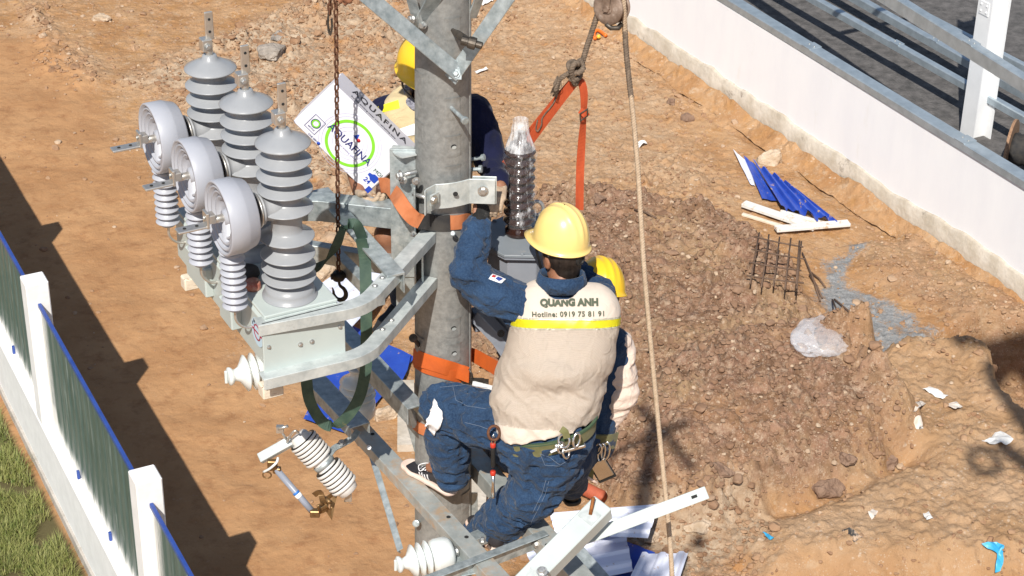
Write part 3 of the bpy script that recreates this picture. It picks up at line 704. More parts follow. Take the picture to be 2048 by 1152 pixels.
# step bolts
p, nr = psurf(905, 217)
def stepbolt(par, px0, py0, px1, py1, Y1, r=.010, m='galv', name='step_bolt', base=None):
    a = base if base is not None else psurf(px0, py0)[0]; b = P(px1, py1, Y1); mb = MB(); d = (b-a).normalized()
    lathe(mb, [(r, -.02), (r, (b-a).length-.01), (r*1.9, (b-a).length-.008), (r*1.9, (b-a).length+.004), (r*1.3, (b-a).length+.006)], a, d, 14, smooth=False); return mb.build(name, MAT[m], par)
stepbolt(pole, 903, 216, 930, 241, -.235, .009)
stepbolt(pole, 842, 1040, 832, 1047, -.13, .009)
stepbolt(pole, 945, 318, 967, 315, .03, .008, base=P(940, 319, .05)); stepbolt(pole, 945, 340, 962, 338, .02, .009, base=P(938, 339, .03))
stepbolt(pole, 914, 476, 906, 467, -.16, .006); stepbolt(pole, 838, 690, 826, 676, -.12, .010, m='dark_iron')
# socket wrench on a step bolt
w_ = thing('socket_wrench', 'dark iron socket wrench stuck on a step hole near the top of the pole', 'wrench', psurf(906, 60)[0])
a = psurf(905, 60)[0]; b = P(937, 84, -.29); d = (b-a).normalized()
mb = MB(); lathe(mb, [(.008, -.01), (.0095, .02), (.016, .07), (.019, (b-a).length)], a, d, 16, smooth=False); mb.build('shank', MAT['dark_iron'], w_)
dx = (V(1, -.15, -.22)).normalized()
mb = MB(); lathe(mb, [(.020, -.028), (.020, -.002), (.024, 0), (.026, .015), (.025, .03), (.015, .032), (.015, .055), (.011, .058)], b, dx, 16, smooth=False); mb.build('socket', MAT['dark_iron'], w_)

# upper braces
def beam(name, label, cat, path, prof, m, up=(0, 0, 1), parts=None, group=None, bevel=.002):
    mb = MB(); sweep(mb, path, prof, up=up); t0 = thing(name, label, cat, path[0], group); mb.build('bar', MAT[m], t0, bevel=bevel); return t0
brc = MB()
ub = V(.05, -.75, .66)
t0 = beam('brace_bar', 'galvanized angle brace rising to the upper left from the top bolt on the pole', 'brace', [P(921, 149, -.185), P(718, -22, -.30)], angl(.068, .05, .006, 1), 'galv', up=ub, group='braces at the top of the pole')
lb = t0
t0 = beam('brace_bar', 'galvanized angle brace rising to the upper right from the top bolt on the pole', 'brace', [P(900, 160, -.175), P(1043, -45, -.22)], angl(.062, .045, .006, -1), 'galv', up=V(-.15, -.8, .6), group='braces at the top of the pole')
boltp(lb, P(912, 147, -.194), V(-.1, -.8, .35), .012, .013, m='galv')
mb = MB(); box(mb, P(911, 146, -.190), .026, .026, .0025, (V(1, .1, -.1).normalized(), V(1, .1, -.1).normalized().cross(V(-.1, -.8, .35).normalized()), V(-.1, -.8, .35).normalized())); mb.build('square_washer', MAT['galv'], lb)
t0 = thing('gusset_bracket', 'folded galvanized gusset bracket at the very top left of the pole', 'bracket', P(850, 20, -.14))
mb = MB(); sweep(mb, [P(836, 60, -.09), P(884, -30, -.17)], angl(.075, .06, .007, 1), up=V(.5, -.7, .3)); mb.build('right_plate', MAT['galv'], t0, bevel=.002)
mb = MB(); sweep(mb, [P(838, 56, -.10), P(815, -25, -.16)], angl(.05, .05, .007, -1), up=V(-.4, -.7, .3)); mb.build('left_plate', MAT['galv'], t0, bevel=.002)
boltp(t0, P(825, 38, -.13), V(-.7, -.6, .2), .013, .02)
mb = MB(); sweep(mb, [P(944, 38, -.02), P(968, -25, -.05)], angl(.05, .05, .007, 1), up=V(.6, -.7, .2)); mb.build('side_plate', MAT['galv'], t0, bevel=.002)
boltp(t0, P(846, 50, -.115), V(-.3, -.9, .1), .012, .02)

# saddle clamp across the pole front
t0 = thing('pole_clamp', 'mottled galvanized saddle clamp bolted across the front of the pole', 'clamp', P(920, 400, -.15))
ZC = at(920, 357, Y=-.13).z
pl = [(-.066, -.245), (-.060, -.225), (-.024, -.180)] + [(-.024+.142*k/8, -.180+.055*k/8-.012*math.sin(math.pi*k/8)) for k in range(1, 8)] + [(.118, -.125), (.150, -.125), (.228, -.128)]
mb = MB()
sweep(mb, [V(x, y, ZC-.062) for x, y in pl], rect(.006, .118), up=(0, 0, 1)); mb.build('saddle', MAT['galv_white'], t0, bevel=.002)
holep(t0, P(911, 388, -.181), V(.1, -1, .0), .011)
boltp(t0, P(966, 382, -.133), V(0, -1, 0), .016, .013)
mb = MB(); box(mb, P(869, 398, -.222), .025, .025, .003, (V(.68, .73, 0).normalized(), ZD, V(-.73, .68, 0).normalized())); mb.build('square_washer', MAT['galv_white'], t0)
boltp(t0, P(867, 399, -.232), V(.6, -.6, 0), .014, .012)
mb = MB(); sweep(mb, [V(x, y+.016, ZC-.062) for x, y in [(.13, -.125), (.150, -.125), (.234, -.128)]], rect(.006, .13), up=(0, 0, 1)); mb.build('back_plate', MAT['galv_white'], t0, bevel=.002)

# bracket column left of the pole
t0 = thing('side_bracket', 'upright galvanized bracket with round gusset at the left side of the pole', 'bracket', P(820, 420, -.08))
zt, zb_ = at(815, 300, Y=-.04).z, at(815, 560, Y=-.06).z
mb = MB(); box(mb, V(-.167, -.03, (zt+zb_)/2-.0), .058, .004, (zt-zb_)/2+.0, None); mb.build('back_plate', MAT['galv'], t0, bevel=.001)
mb = MB(); box(mb, V(-.115, -.085, (zt+zb_)/2-.10), .004, .055, (zt-zb_)/2-.03, None); mb.build('web_plate', MAT['galv'], t0, bevel=.001)
mb = MB(); vs = []; n_ = 16
for k in range(n_+1):
    a = math.pi+(-.15+.62*k/n_)*1.0; c = axis(zt)
    for r_ in (prad(zt)+.002, prad(zt)+.05+.05*math.cos((k/n_-.25)*1.6)): vs.append((c.x+r_*math.cos(a), c.y+r_*math.sin(a), zt-.012-.0*k))
vs += [(x, y, z-.006) for x, y, z in vs]; b0 = 2*(n_+1)
fs = []
for k in range(n_):
    i = 2*k; fs += [(i, i+2, i+3, i+1), (b0+i, b0+i+1, b0+i+3, b0+i+2), (i+1, i+3, b0+i+3, b0+i+1), (i, b0+i, b0+i+2, i+2)]
fs += [(0, 1, b0+1, b0), (b0-2, 2*b0-2, 2*b0-1, b0-1)]
mb.add(vs, fs); mb.build('gusset', MAT['galv_white'], t0)
def rodp(par, a, b, r, m='steel_bolt', name='threaded_rod', n=14):
    mb = MB(); d = (b-a); lathe(mb, [(r, 0), (r, d.length)], a, d.normalized(), n, smooth=True); return mb.build(name, MAT[m], par)
rodp(t0, P(797, 352, -.10), P(834, 343, -.09), .010); boltp(t0, P(802, 351, -.11), V(-.9, -.4, 0), .017, .02)
rodp(t0, P(826, 388, -.12), P(860, 397, -.16), .009); boltp(t0, P(832, 362, -.15), V(.2, -.9, 0), .013, .012)
boltp(t0, P(806, 358, -.10), V(-.5, -.85, .1), .016, .014)
mb = MB(); box(mb, P(846, 520, -.12), .004, .05, .14, None); mb.build('lower_web', MAT['galv'], t0)
mb = MB(); box(mb, P(815, 590, -.02), .05, .004, .10, None); mb.build('lower_plate', MAT['galv'], t0)
boltp(t0, P(828, 467, -.14), V(-.4, -.9, 0), .009, .02)

# ------------------------------------------------------------------ frame that carries the recloser
Z0 = at(853, 465, Y=-.13).z; Z1 = at(858, 556, Y=-.13).z
fr = thing('support_frame', 'galvanized frame of bent channel arms bolted left of the pole under the switchgear', 'frame', V(-.1, -.1, Z0))
def zp(x, y, Z): return at(x, y, Z=Z)
def bend(pts, k=.09):
    out = [pts[0]]
    for i in range(1, len(pts)-1):
        a = pts[i]+(pts[i-1]-pts[i]).normalized()*k; b = pts[i]+(pts[i+1]-pts[i]).normalized()*k
        for j in range(7): t_ = j/6; out.append(a*(1-t_)**2+pts[i]*2*t_*(1-t_)+b*t_*t_)
    return out+[pts[-1]]
up_path = bend([zp(857, 462, Z0), zp(727, 604, Z0), zp(512, 644, Z0)]); lo_path = bend([zp(860, 553, Z1), zp(731, 703, Z1), zp(522, 752, Z1)])
pr_arm = [(-.034, 0), (.034, 0), (.034, -.05), (.028, -.05), (.028, -.006), (-.034, -.006)]
pr_arm2 = [(-x, y) for x, y in pr_arm][::-1]
sd_ = frame((up_path[-1]-up_path[-2]))[1]
prn = pr_arm if sd_.dot(V(.3, -1, 0)) > 0 else pr_arm2
part(fr, 'upper_arm', 'galv_white', lambda m: sweep(m, up_path, prn), bevel=.0015)
part(fr, 'lower_arm', 'galv_white', lambda m: sweep(m, lo_path, prn), bevel=.0015)
for (x, y, Z) in ((765, 556, Z0), (750, 572, Z0), (783, 641, Z1), (765, 659, Z1), (779, 538, Z0)): boltp(fr, zp(x, y, Z+.001), ZD, .009 if (x, y) != (779, 538) else .014, .007)
part(fr, 'upper_gusset', 'galv', lambda m: m.add([zp(845, 470, Z0-.01), zp(874, 462, Z0-.01), zp(874, 470, Z0-.16)], [(0, 1, 2)]))
# far arm and braces
fa = [P(806, 410, .02), P(640, 393, .10), P(470, 392, .12)]
part(fr, 'far_arm', 'galv', lambda m: sweep(m, fa, [(-.045, 0), (.045, 0), (.045, -.10), (.038, -.10), (.038, -.007), (-.045, -.007)] if frame(fa[1]-fa[0])[1].y < 0 else [(.045, 0), (-.045, 0), (-.045, -.10), (-.038, -.10), (-.038, -.007), (.045, -.007)][::-1]), bevel=.002)
holep(fr, P(733, 416, .012), V(.05, -1, 0), .012); 
Zf = fa[0].z-.012
db = [at(655, 398, Z=Z0+.02), at(795, 551, Z=Z0+.001)]
db = [at(640, 377, Z=Z0+.012), at(792, 548, Z=Z0+.012)]
dbp = [(-.040, 0), (.040, 0), (.040, -.012), (-.034, -.012), (-.034, -.10), (-.040, -.10)]
part(fr, 'diagonal_brace', 'galv', lambda m: sweep(m, db, dbp), bevel=.0015)
boltp(fr, at(713, 458, Z=Z0+.013), ZD, .008, .006)
part(fr, 'far_lower_arm', 'galv', lambda m: sweep(m, [P(800, 532, .05), P(628, 503, .12), P(470, 470, .15)], rect(.05, .085)), bevel=.002)
part(fr, 'lower_diagonal', 'galv', lambda m: sweep(m, [P(672, 512, .05), P(760, 600, -.35)], rect(.05, .06)), bevel=.002)

# ------------------------------------------------------------------ recloser
B1 = at(565.5, 285, Z=Z0+.70); B2 = at(492, 206, Z=Z0+.70); B3 = at(420.5, 136, Z=Z0+.70)
B = [V(b.x, b.y, Z0) for b in (B1, B2, B3)]
rc = thing('recloser', 'pale green outdoor circuit recloser tank with three grey ribbed bushings and three round current transformers', 'recloser', B[0]-V(0, 0, .28))
UD2 = (B[2]-B[0]).normalized(); VD2 = V(-UD2.y, UD2.x, 0)
if VD2.x > 0: VD2 = -VD2
LEN = (B[2]-B[0]).length
cT = B[0]+UD2*(LEN/2)
def uv(u, v, z): return B[0]+UD2*u+VD2*v+V(0, 0, z)
def tank(mb): box(mb, uv(LEN/2, 0, -.11), LEN/2+.128, .165, .115, (UD2, VD2, ZD))
part(rc, 'tank', 'tank_paint', tank, bevel=.014)
part(rc, 'end_plate', 'tank_paint', lambda m: box(m, uv(-.134, 0.0, -.155), .006, .178, .155, (UD2, VD2, ZD)), bevel=.003)
part(rc, 'top_cover', 'tank_paint', lambda m: box(m, uv(LEN/2, 0.0, .012), LEN/2+.12, .158, .008, (UD2, VD2, ZD)), bevel=.004)
part(rc, 'control_box', 'tank_paint', lambda m: box(m, uv(.20, .185, -.12), .07, .025, .05, (UD2, VD2, ZD)), bevel=.006)
part(rc, 'control_box', 'tank_paint', lambda m: box(m, uv(.58, .18, -.12), .12, .020, .07, (UD2, VD2, ZD)), bevel=.006)
for (a, b_) in ((-.03, -.04), (.02, -.045), (-.155, -.10), (.155, -.11), (-.155, -.25), (.155, -.24)): boltp(rc, uv(-.141, a if abs(a) > .1 else a-.0, b_ if b_ < -.09 else -.135), -UD2, .007 if abs(a) < .1 else .006, .008)
part(rc, 'cable_bushing', 'black_web', lambda m: lathe(m, [(.05, .02), (.055, .03), (.05, .05), (.035, .055)], uv(.22, .10, 0), ZD, 20))
part(rc, 'red_cap', mat('red_cap', (.30, .07, .05), .4, 0, col2=(.45, .25, .18), nscale=30), lambda m: lathe(m, [(.032, .02), (.034, .03), (.030, .055), (.01, .06)], uv(.11, .115, 0), ZD, 20))
def shed(r, z, rc_=.062, th=.006, rise=.025):
    """profile from below up: under side then upper cone"""
    return [(rc_, z-.010), (rc_+.010, z-.005), (r-.007, z-.0040), (r-.002, z-.0036), (r, z-.0015), (r, z+.0005), (r-.002, z+.0022), (r-.007, z+.0042), ((r+rc_)/2, z+rise*.52), (rc_+.006, z+rise*.9), (rc_, z+rise+.004)]
bprof = [(.112, .018), (.112, .026), (.102, .028), (.101, .05), (.097, .066), (.072, .078), (.062, .085)]
for z in (.108, .158, .212, .292): bprof += shed(.110, z)
bprof += [(.062, .34)] + shed(.110, .42, rise=.028)
for z in (.502, .564, .627): bprof += shed(.110, z)
bprof += [(.062, .69), (.074, .694), (.106, .696), (.110, .700), (.108, .704), (.085, .716), (.05, .735), (.034, .742), (.030, .758), (.026, .762), (.0, .763)]
mb = MB(); lathe(mb, bprof, B[0], ZD, 56); bush = mb.build('bushing', MAT['silicone_grey'], rc)
# horizontal neck with its own ribs
mb = MB(); lathe(mb, [(.058, .0), (.056, .07), (.05, .085), (.053, .10), (.062, .104), (.063, .110), (.05, .113)], B[0]+V(0, 0, .432), VD2, 36); neck = mb.build('neck', MAT['silicone_grey'], rc)
mb = MB(); lathe(mb, [(.048, .112), (.064, .116), (.066, .120), (.05, .124), (.062, .130), (.062, .134), (.048, .138), (.058, .146), (.058, .150), (.04, .156)], B[0]+V(0, 0, .432), VD2, 36); gap = mb.build('gasket_ring', MAT['black_iron'], rc)
mb = MB(); lathe(mb, [(.030, .10), (.070, .118), (.072, .122), (.07, .126), (.03, .129)], B[0]+V(0, 0, .432), VD2, 40); disc = mb.build('clamp_disc', MAT['zinc_terminal'], rc)
RR = .152; d0 = .150
mb = MB(); lathe(mb, [(.05, d0), (RR-.035, d0+.002), (RR-.022, d0+.006), (RR-.016, d0+.012), (RR-.002, d0+.055), (RR, d0+.058), (RR, d0+.128), (RR-.003, d0+.132), (RR-.010, d0+.133), (RR-.013, d0+.118), (RR-.020, d0+.118), (RR-.021, d0+.127), (RR-.030, d0+.127), (RR-.033, d0+.110), (RR-.041, d0+.110), (RR-.042, d0+.119), (RR-.052, d0+.119), (RR-.055, d0+.102), (RR-.064, d0+.102), (RR-.065, d0+.110), (RR-.074, d0+.110), (RR-.078, d0+.094), (RR-.090, d0+.092), (.045, d0+.090), (.034, d0+.092), (.030, d0+.110), (.0, d0+.111)], B[0]+V(0, 0, .432), VD2, 72)
ct = mb.build('current_transformer', MAT['silicone_ct'], rc)
ctc = B[0]+VD2*(d0+.085)+V(0, 0, .432)
ap = [(.03, -.01)]
for k in range(9):
    z = -.155-.0305*k; ap += [(.034, z+.012), (.050, z+.002), (.052, z), (.050, z-.002), (.036, z-.005), (.033, z-.008)]
ap += [(.033, -.415), (.028, -.42), (.0, -.42)]
mb = MB(); lathe(mb, ap, ctc, ZD, 32); arr = mb.build('ribbed_insulator', MAT['silicone_ct'], rc)
def blade_terminal(o, dmain, dflat, name='terminal'):
    """clamp block then flat drilled blade"""
    s = dmain.cross(dflat).normalized()
    mb = MB(); lathe(mb, [(.016, -.02), (.016, .03)], o, dmain, 16)
    box(mb, o+dmain*.045, .024, .020, .022, (dmain, s, dflat))
    box(mb, o+dmain*.115+dflat*.012, .060, .018, .005, (dmain, s, dflat))
    r = mb.build(name, MAT['zinc_terminal'], rc, bevel=.003); return r
tm = MB(); o_ = B[0]+V(0, 0, .76)
lathe(tm, [(.016, -.0), (.016, .03)], o_, ZD, 16)
box(tm, o_+V(-.012, -.0, .048), .024, .022, .026, (UD2, VD2, ZD)); box(tm, o_+V(.004, .012, .125), .006, .018, .062, (UD2, VD2, ZD))
term = tm.build('top_terminal', MAT['zinc_terminal'], rc, bevel=.003)
tb_ = []
for k in (.10, .155): tb_.append(holep(rc, o_+V(.004, .012, k)-UD2*.0065, -UD2, .006, 'terminal_hole'))
tb_.append(boltp(rc, o_+V(-.012, 0, .045)-UD2*.024, -UD2, .011, .012, name='terminal_bolt'))
tm = MB(); o2 = B[0]+VD2*(d0+.105)+V(0, 0, .432)
lathe(tm, [(.016, -.03), (.016, .055)], o2, VD2, 16); box(tm, o2+VD2*.075+V(0, 0, .01), .006, .026, .034, (VD2, UD2, ZD)); box(tm, o2+VD2*.058+V(0, 0, .012), .016, .022, .018, (VD2, UD2, ZD)); box(tm, o2+VD2*.135-V(0, 0, .016), .062, .024, .005, (VD2, UD2, ZD))
term2 = tm.build('side_terminal', MAT['zinc_terminal'], rc, bevel=.003)
th2 = [holep(rc, o2+VD2*k-V(0, 0, .010), ZD, .007, 'terminal_hole') for k in (.115, .165)]+[boltp(rc, o2+VD2*.082+V(0, 0, .018)-UD2*.0, VD2, .006, .006, name='terminal_bolt')]
mb = MB(); a_ = ctc+V(0, 0, -.42)
tube(mb, smoothpath([a_, a_+V(0, 0, -.05), a_+V(.005, 0, -.085)-VD2*.02, a_-VD2*.06+V(0, 0, -.10), a_-VD2*.12+V(0, 0, -.10)], 5), .0055, 10); pipe = mb.build('vent_pipe', MAT['zinc_terminal'], rc)
for k in (1, 2):
    off = B[k]-B[0]
    for src in [bush, neck, gap, disc, ct, arr, term, term2, pipe]+tb_+th2:
        c = src.copy(); COL.objects.link(c); c.parent = rc; c.location = src.location+off
# emblem on the tank side: pale oval plate with dark red ring and letters
em = part(rc, 'emblem_plate', mat('emblem_blue', (.45, .62, .74), .4, 0, col2=(.5, .66, .78), nscale=9), lambda m: lathe(m, [(.062, .0), (.062, .002)], uv(-.055, .1665, -.085), VD2, 36, smooth=False))
def ring(mb, c, ax, r0_, r1_, h=.0015, n=36):
    lathe(mb, [(r0_, 0), (r0_, h), (r1_, h), (r1_, 0), (r0_, 0)], c, ax, n, smooth=False, cap=False)
part(rc, 'emblem_ring', mat('emblem_red', (.30, .02, .05), .4), lambda m: ring(m, uv(-.055, .1687, -.085), VD2, .030, .036))
def textobj(body, size, mat_, parent, c, xd, yd, name='lettering', extrude=.0006, offset=0, bold=0, spacing=1, align='CENTER', shear=0):
    cu = bpy.data.curves.new('t', 'FONT'); cu.body = body; cu.size = size; cu.extrude = extrude; cu.offset = bold; cu.align_x = align; cu.align_y = 'CENTER'; cu.space_character = spacing; cu.shear = shear; cu.resolution_u = 4
    to = bpy.data.objects.new('t', cu); COL.objects.link(to); dg = bpy.context.evaluated_depsgraph_get(); dg.update()
    me = bpy.data.meshes.new_from_object(to.evaluated_get(dg)); bpy.data.objects.remove(to)
    xd = Vector(xd).normalized(); yd = Vector(yd); yd = (yd-xd*yd.dot(xd)).normalized(); zd = xd.cross(yd)
    M = Matrix((xd, yd, zd)).transposed().to_4x4(); M.translation = Vector(c)
    me.transform(M)
    if parent is not None: me.transform(Matrix.Translation(-root_loc(parent)))
    me.materials.clear(); me.materials.append(mat_); me.name = name
    o = bpy.data.objects.new(name, me); COL.objects.link(o)
    if parent is not None: o.parent = parent
    return o
ink = mat('ink_dark', (.03, .03, .05), .6)
for k, ch in enumerate('ENTEC'):
    a = math.radians(150-30*k); textobj(ch, .022, ink, rc, uv(-.055, .1702, -.085)-UD2*(math.cos(a)*.048)+ZD*(math.sin(a)*.048), -UD2, ZD, 'emblem_letter')
part(rc, 'emblem_bar', MAT['emblem_red'], lambda m: box(m, uv(-.055, .1692, -.085), .055, .001, .003, (UD2, VD2, ZD)))
# timber packing under the tank
for (u_, lab) in ((-.10, 'splintered pale timber block under the near end of the switchgear tank'), (LEN+.02, 'splintered pale timber block under the far end of the switchgear tank')):
    mb = MB(); box(mb, uv(u_, .14, -.30 if u_ > 0 else -.335), .03, .045, .03, (UD2, VD2, ZD)); o = mb.build('timber_block', MAT['wood'], bevel=.006); tag(o, lab, 'block', 'timber blocks under the tank')

# ------------------------------------------------------------------ pin insulators
IP = [(.024, 0), (.03, .004), (.066, .010), (.078, .026), (.081, .05), (.080, .085), (.072, .104), (.05, .110), (.050, .114), (.070, .117), (.082, .124), (.083, .128), (.058, .137), (.048, .140), (.048, .146), (.064, .150), (.078, .156), (.080, .160), (.056, .170), (.046, .173), (.046, .178), (.060, .183), (.076, .190), (.078, .194), (.052, .208), (.032, .222), (.026, .236), (.025, .244), (.034, .250), (.039, .258), (.038, .266), (.030, .270), (.0, .271)]
def pin_ins(o, d, label, mname, sc=1.0, slot=True):
    t0 = thing('pin_insulator', label, 'insulator', o, 'white porcelain pin insulators')
    mb = MB(); lathe(mb, [(r*sc, h*sc) for r, h in IP], o, d, 48); mb.build('porcelain_body', MAT[mname], t0)
    mb = MB(); lathe(mb, [(.012, -.06), (.012, -.012), (.022, -.012), (.022, 0.001)], o, d, 12, smooth=False); mb.build('pin', MAT['steel_bolt'], t0)
    d_, s_, n_ = frame(d); mb = MB(); box(mb, o+d_*(.271*sc+.006), .006, .006, .030*sc, (d_, s_, n_)); mb.build('head_groove', MAT[mname], t0, bevel=.003)
    return t0
ZB = at(812, 945, Y=-.07).z
pa, pb = at(906, 1104, Z=ZB-.04), at(785, 1132, Z=ZB-.04)
pin_ins(pa, (pb-pa).normalized(), 'white porcelain pin insulator lying sideways at the bottom, next to the lower pole', 'porcelain_white', .97)
pa = at(580, 727, Z=Z0-.37); pb = at(458, 753, Z=Z0-.37)
pin_ins(pa, (pb-pa).normalized(), 'white porcelain pin insulator poking out left beneath the pale green tank', 'porcelain_white', 1.0)
pa = at(716, 836, Z=ZB+.02)
pin_ins(pa, ZD, 'white porcelain pin insulator standing upright in shade on the left end of the crossarm', 'porcelain_white', 1.08)

# ------------------------------------------------------------------ lower crossarms
cw = .09
cp = [(-cw/2, -.055), (-cw/2, 0), (cw/2, 0), (cw/2, -.055), (cw/2-.006, -.055), (cw/2-.006, -.006), (-cw/2+.006, -.006), (-cw/2+.006, -.055)]
def carm(label, a, b, w_=.09, dep=.06, m='galv_dusty', holes=()):
    t0 = thing('crossarm', label, 'crossarm', a, 'crossarms low on the pole')
    s = w_/.09; part(t0, 'channel', m, lambda q_: sweep(q_, [a, b], [(x*s, y*dep/.055) for x, y in cp]), bevel=.002)
    for (x, y) in holes: holep(t0, at(x, y, Z=a.z+.0008), ZD, .010)
    return t0
A_ = at(700, 830, Z=ZB); Bq = at(1030, 1188, Z=ZB)
ca = carm('dusty galvanized crossarm the sneaker stands on, running down to the bottom edge', A_, Bq, holes=((897, 1034), (933, 1074), (745, 868)))
part(ca, 'end_bracket', 'galv', lambda m: box(m, at(712, 862, Z=ZB-.08), .04, .006, .065, (UD, VD, ZD)), bevel=.002)
boltp(ca, at(716, 836, Z=ZB+.002), ZD, .016, .014); boltp(ca, at(719, 884, Z=ZB-.07), -ZD, .010, .02)
boltp(ca, at(914, 1102, Z=ZB-.03), VD, .016, .014); boltp(ca, at(965, 1082, Z=ZB+.001), ZD, .011, .02)
part(ca, 'end_bracket', 'galv', lambda m: sweep(m, [at(913, 1085, Z=ZB-.062), at(945, 1150, Z=ZB-.062)], [(-.05, -.05), (-.044, -.05), (-.044, 0), (.05, 0), (.05, .006), (-.05, .006)]), bevel=.002)
A_ = at(925, 880, Z=ZB); Bq = at(1180, 1170, Z=ZB)
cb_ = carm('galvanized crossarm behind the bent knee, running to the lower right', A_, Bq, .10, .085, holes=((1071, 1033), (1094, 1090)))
boltp(cb_, at(1072, 1088, Z=ZB-.03), VD-.2*UD, .016, .013); holep(cb_, at(1052, 1054, Z=ZB-.03), VD, .012)
lk = [at(1088, 1076, Z=ZB-.03), at(840, 1172, Z=ZB-.03)]
t0 = beam('tie_channel', 'greenish galvanized channel bolted between the two lower crossarms at the bottom', 'channel', lk, [(-.004, -.045), (.004, -.045), (.004, .045), (-.04, .045), (-.04, .039), (-.004, .039)], 'galv')
lk2 = [at(1000, 1040, Z=ZB-.08), at(905, 1085, Z=ZB-.08)]
t0 = beam('tie_channel', 'dark galvanized channel hidden under the right leg between the crossarms', 'channel', [at(1040, 1040, Z=ZB-.1), at(880, 1110, Z=ZB-.1)], rect(.06, .05), 'galv')
# flat brace hanging from the crossarm
t0 = beam('brace_bar', 'thin flat galvanized brace slanting down left of the pole from the crossarm end', 'brace', [at(733, 875, Z=ZB-.03), P(800, 1100, -.32)], angl(.034, .03, .004, 1), 'galv', up=V(-.3, -.8, .5), group='braces at the foot of the view')
boltp(t0, P(738, 895, -.10), CDIR, .007, .006)
# crossarm pair further back, in shade
ZU = at(760, 730, Y=.08).z
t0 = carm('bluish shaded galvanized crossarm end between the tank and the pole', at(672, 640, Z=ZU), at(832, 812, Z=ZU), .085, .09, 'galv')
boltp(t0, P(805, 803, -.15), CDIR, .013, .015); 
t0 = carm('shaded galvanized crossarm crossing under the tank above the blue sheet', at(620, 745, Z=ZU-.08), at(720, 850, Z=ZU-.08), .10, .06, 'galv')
t0 = beam('brace_bar', 'galvanized flat brace twisting down behind the left side of the pole', 'brace', [P(808, 795, -.05), P(822, 850, -.03), P(838, 905, -.02)], angl(.045, .03, .005, 1), 'galv', up=V(-.3, -.8, .5), group='braces at the foot of the view')
part(t0, 'bent_plate', 'galv_white', lambda m: sweep(m, [P(803, 800, -.12), P(815, 790, -.10), P(830, 855, -.06)], rect(.03, .006), up=CDIR))
# short plate on the pole right side low
t0 = beam('edge_plate', 'narrow galvanized plate standing against the right side of the pole near the bottom', 'plate', [P(949, 985, -.02), P(949, 1050, -.02)], rect(.006, .03), 'galv', up=V(1, 0, 0))

# white painted box steel lying bottom right, with rusty stud; and flat bar
mat_ow = 'offwhite_steel'
ZW = ZB-.05
qa, qb = at(1206, 1004, Y=-.80), at(1042, 1170, Y=-1.12)
t0 = thing('box_channel', 'off-white painted box channel with a rusty stud, slanting across the lower right', 'channel', qb)
dd = (qb-qa).normalized(); upv = V(-.12, -.45, .9)
part(t0, 'box_section', mat_ow, lambda m: sweep(m, [qa, qb], rect(.098, .088, 0, -.044), up=upv), bevel=.004)
_, s_, n_ = frame(dd, upv)
part(t0, 'stud_plate', 'galv_white', lambda m: box(m, qa+dd*.085+n_*.0022, .032, .038, .0015, (dd, s_, n_)))
rodp(t0, qa+dd*.080+n_*.002, qa+dd*.080+n_*.002+V(.012, .035, .065), .008, 'rust_bright', 'rusty_stud')
holep(t0, P(1213, 1018, -.78), V(.75, -.6, 0), .011)
part(t0, 'end_cleat', 'galv_white', lambda m: sweep(m, [P(1056, 1143, -1.15), P(1100, 1168, -1.18)], rect(.05, .004), up=n_))
boltp(t0, P(1084, 1143, -1.16), n_, .016, .016)
t0 = thing('flat_bar', 'off-white painted flat bar with one slotted hole, reaching right beneath the box channel', 'bar', P(1300, 1020, -.35))
fa_, fb_ = P(1414, 984, -.70), P(1150, 1083, -.80)
part(t0, 'bar', mat_ow, lambda m: sweep(m, [fa_, fb_], [(-.030, 0), (.030, 0), (.030, -.016), (.026, -.016), (.026, -.005), (-.030, -.005)], up=V(-.1, -.5, .86)), bevel=.002)
dd2 = (fb_-fa_).normalized(); _, s2, n2 = frame(dd2, V(-.1, -.5, .86))
part(t0, 'slot', 'dark_hole', lambda m: box(m, fa_+dd2*.058+n2*.0008, .013, .007, .0006, (dd2, s2, n2)))
# right-lower greenish channel beneath
t0 = beam('tie_channel', 'green-grey channel emerging below the off-white box channel at the bottom edge', 'channel', [P(1135, 1085, .10), P(1245, 1210, -.20)], rect(.10, .10, 0, -.05), 'galv', up=V(0, -.3, .95))
# ------------------------------------------------------------------ things on the pole top, out of the frame, that throw the blurred shadows on the mound
t0 = thing('crossarm', 'galvanized crossarm near the head of the pole, above the top edge of the photo', 'crossarm', V(0, 0, 12.0))
part(t0, 'channel', 'galv', lambda m: sweep(m, [V(0, 0, 12.15)+UD*.1-VD*.12-UD*.8, V(0, 0, 12.15)+UD*.6-VD*.12], rect(.08, .08)))
part(t0, 'tie', 'galv', lambda m: sweep(m, [V(0, 0, 11.9)-VD*.6+UD*.2, V(0, 0, 11.9)+VD*.5+UD*.2], rect(.07, .07)))

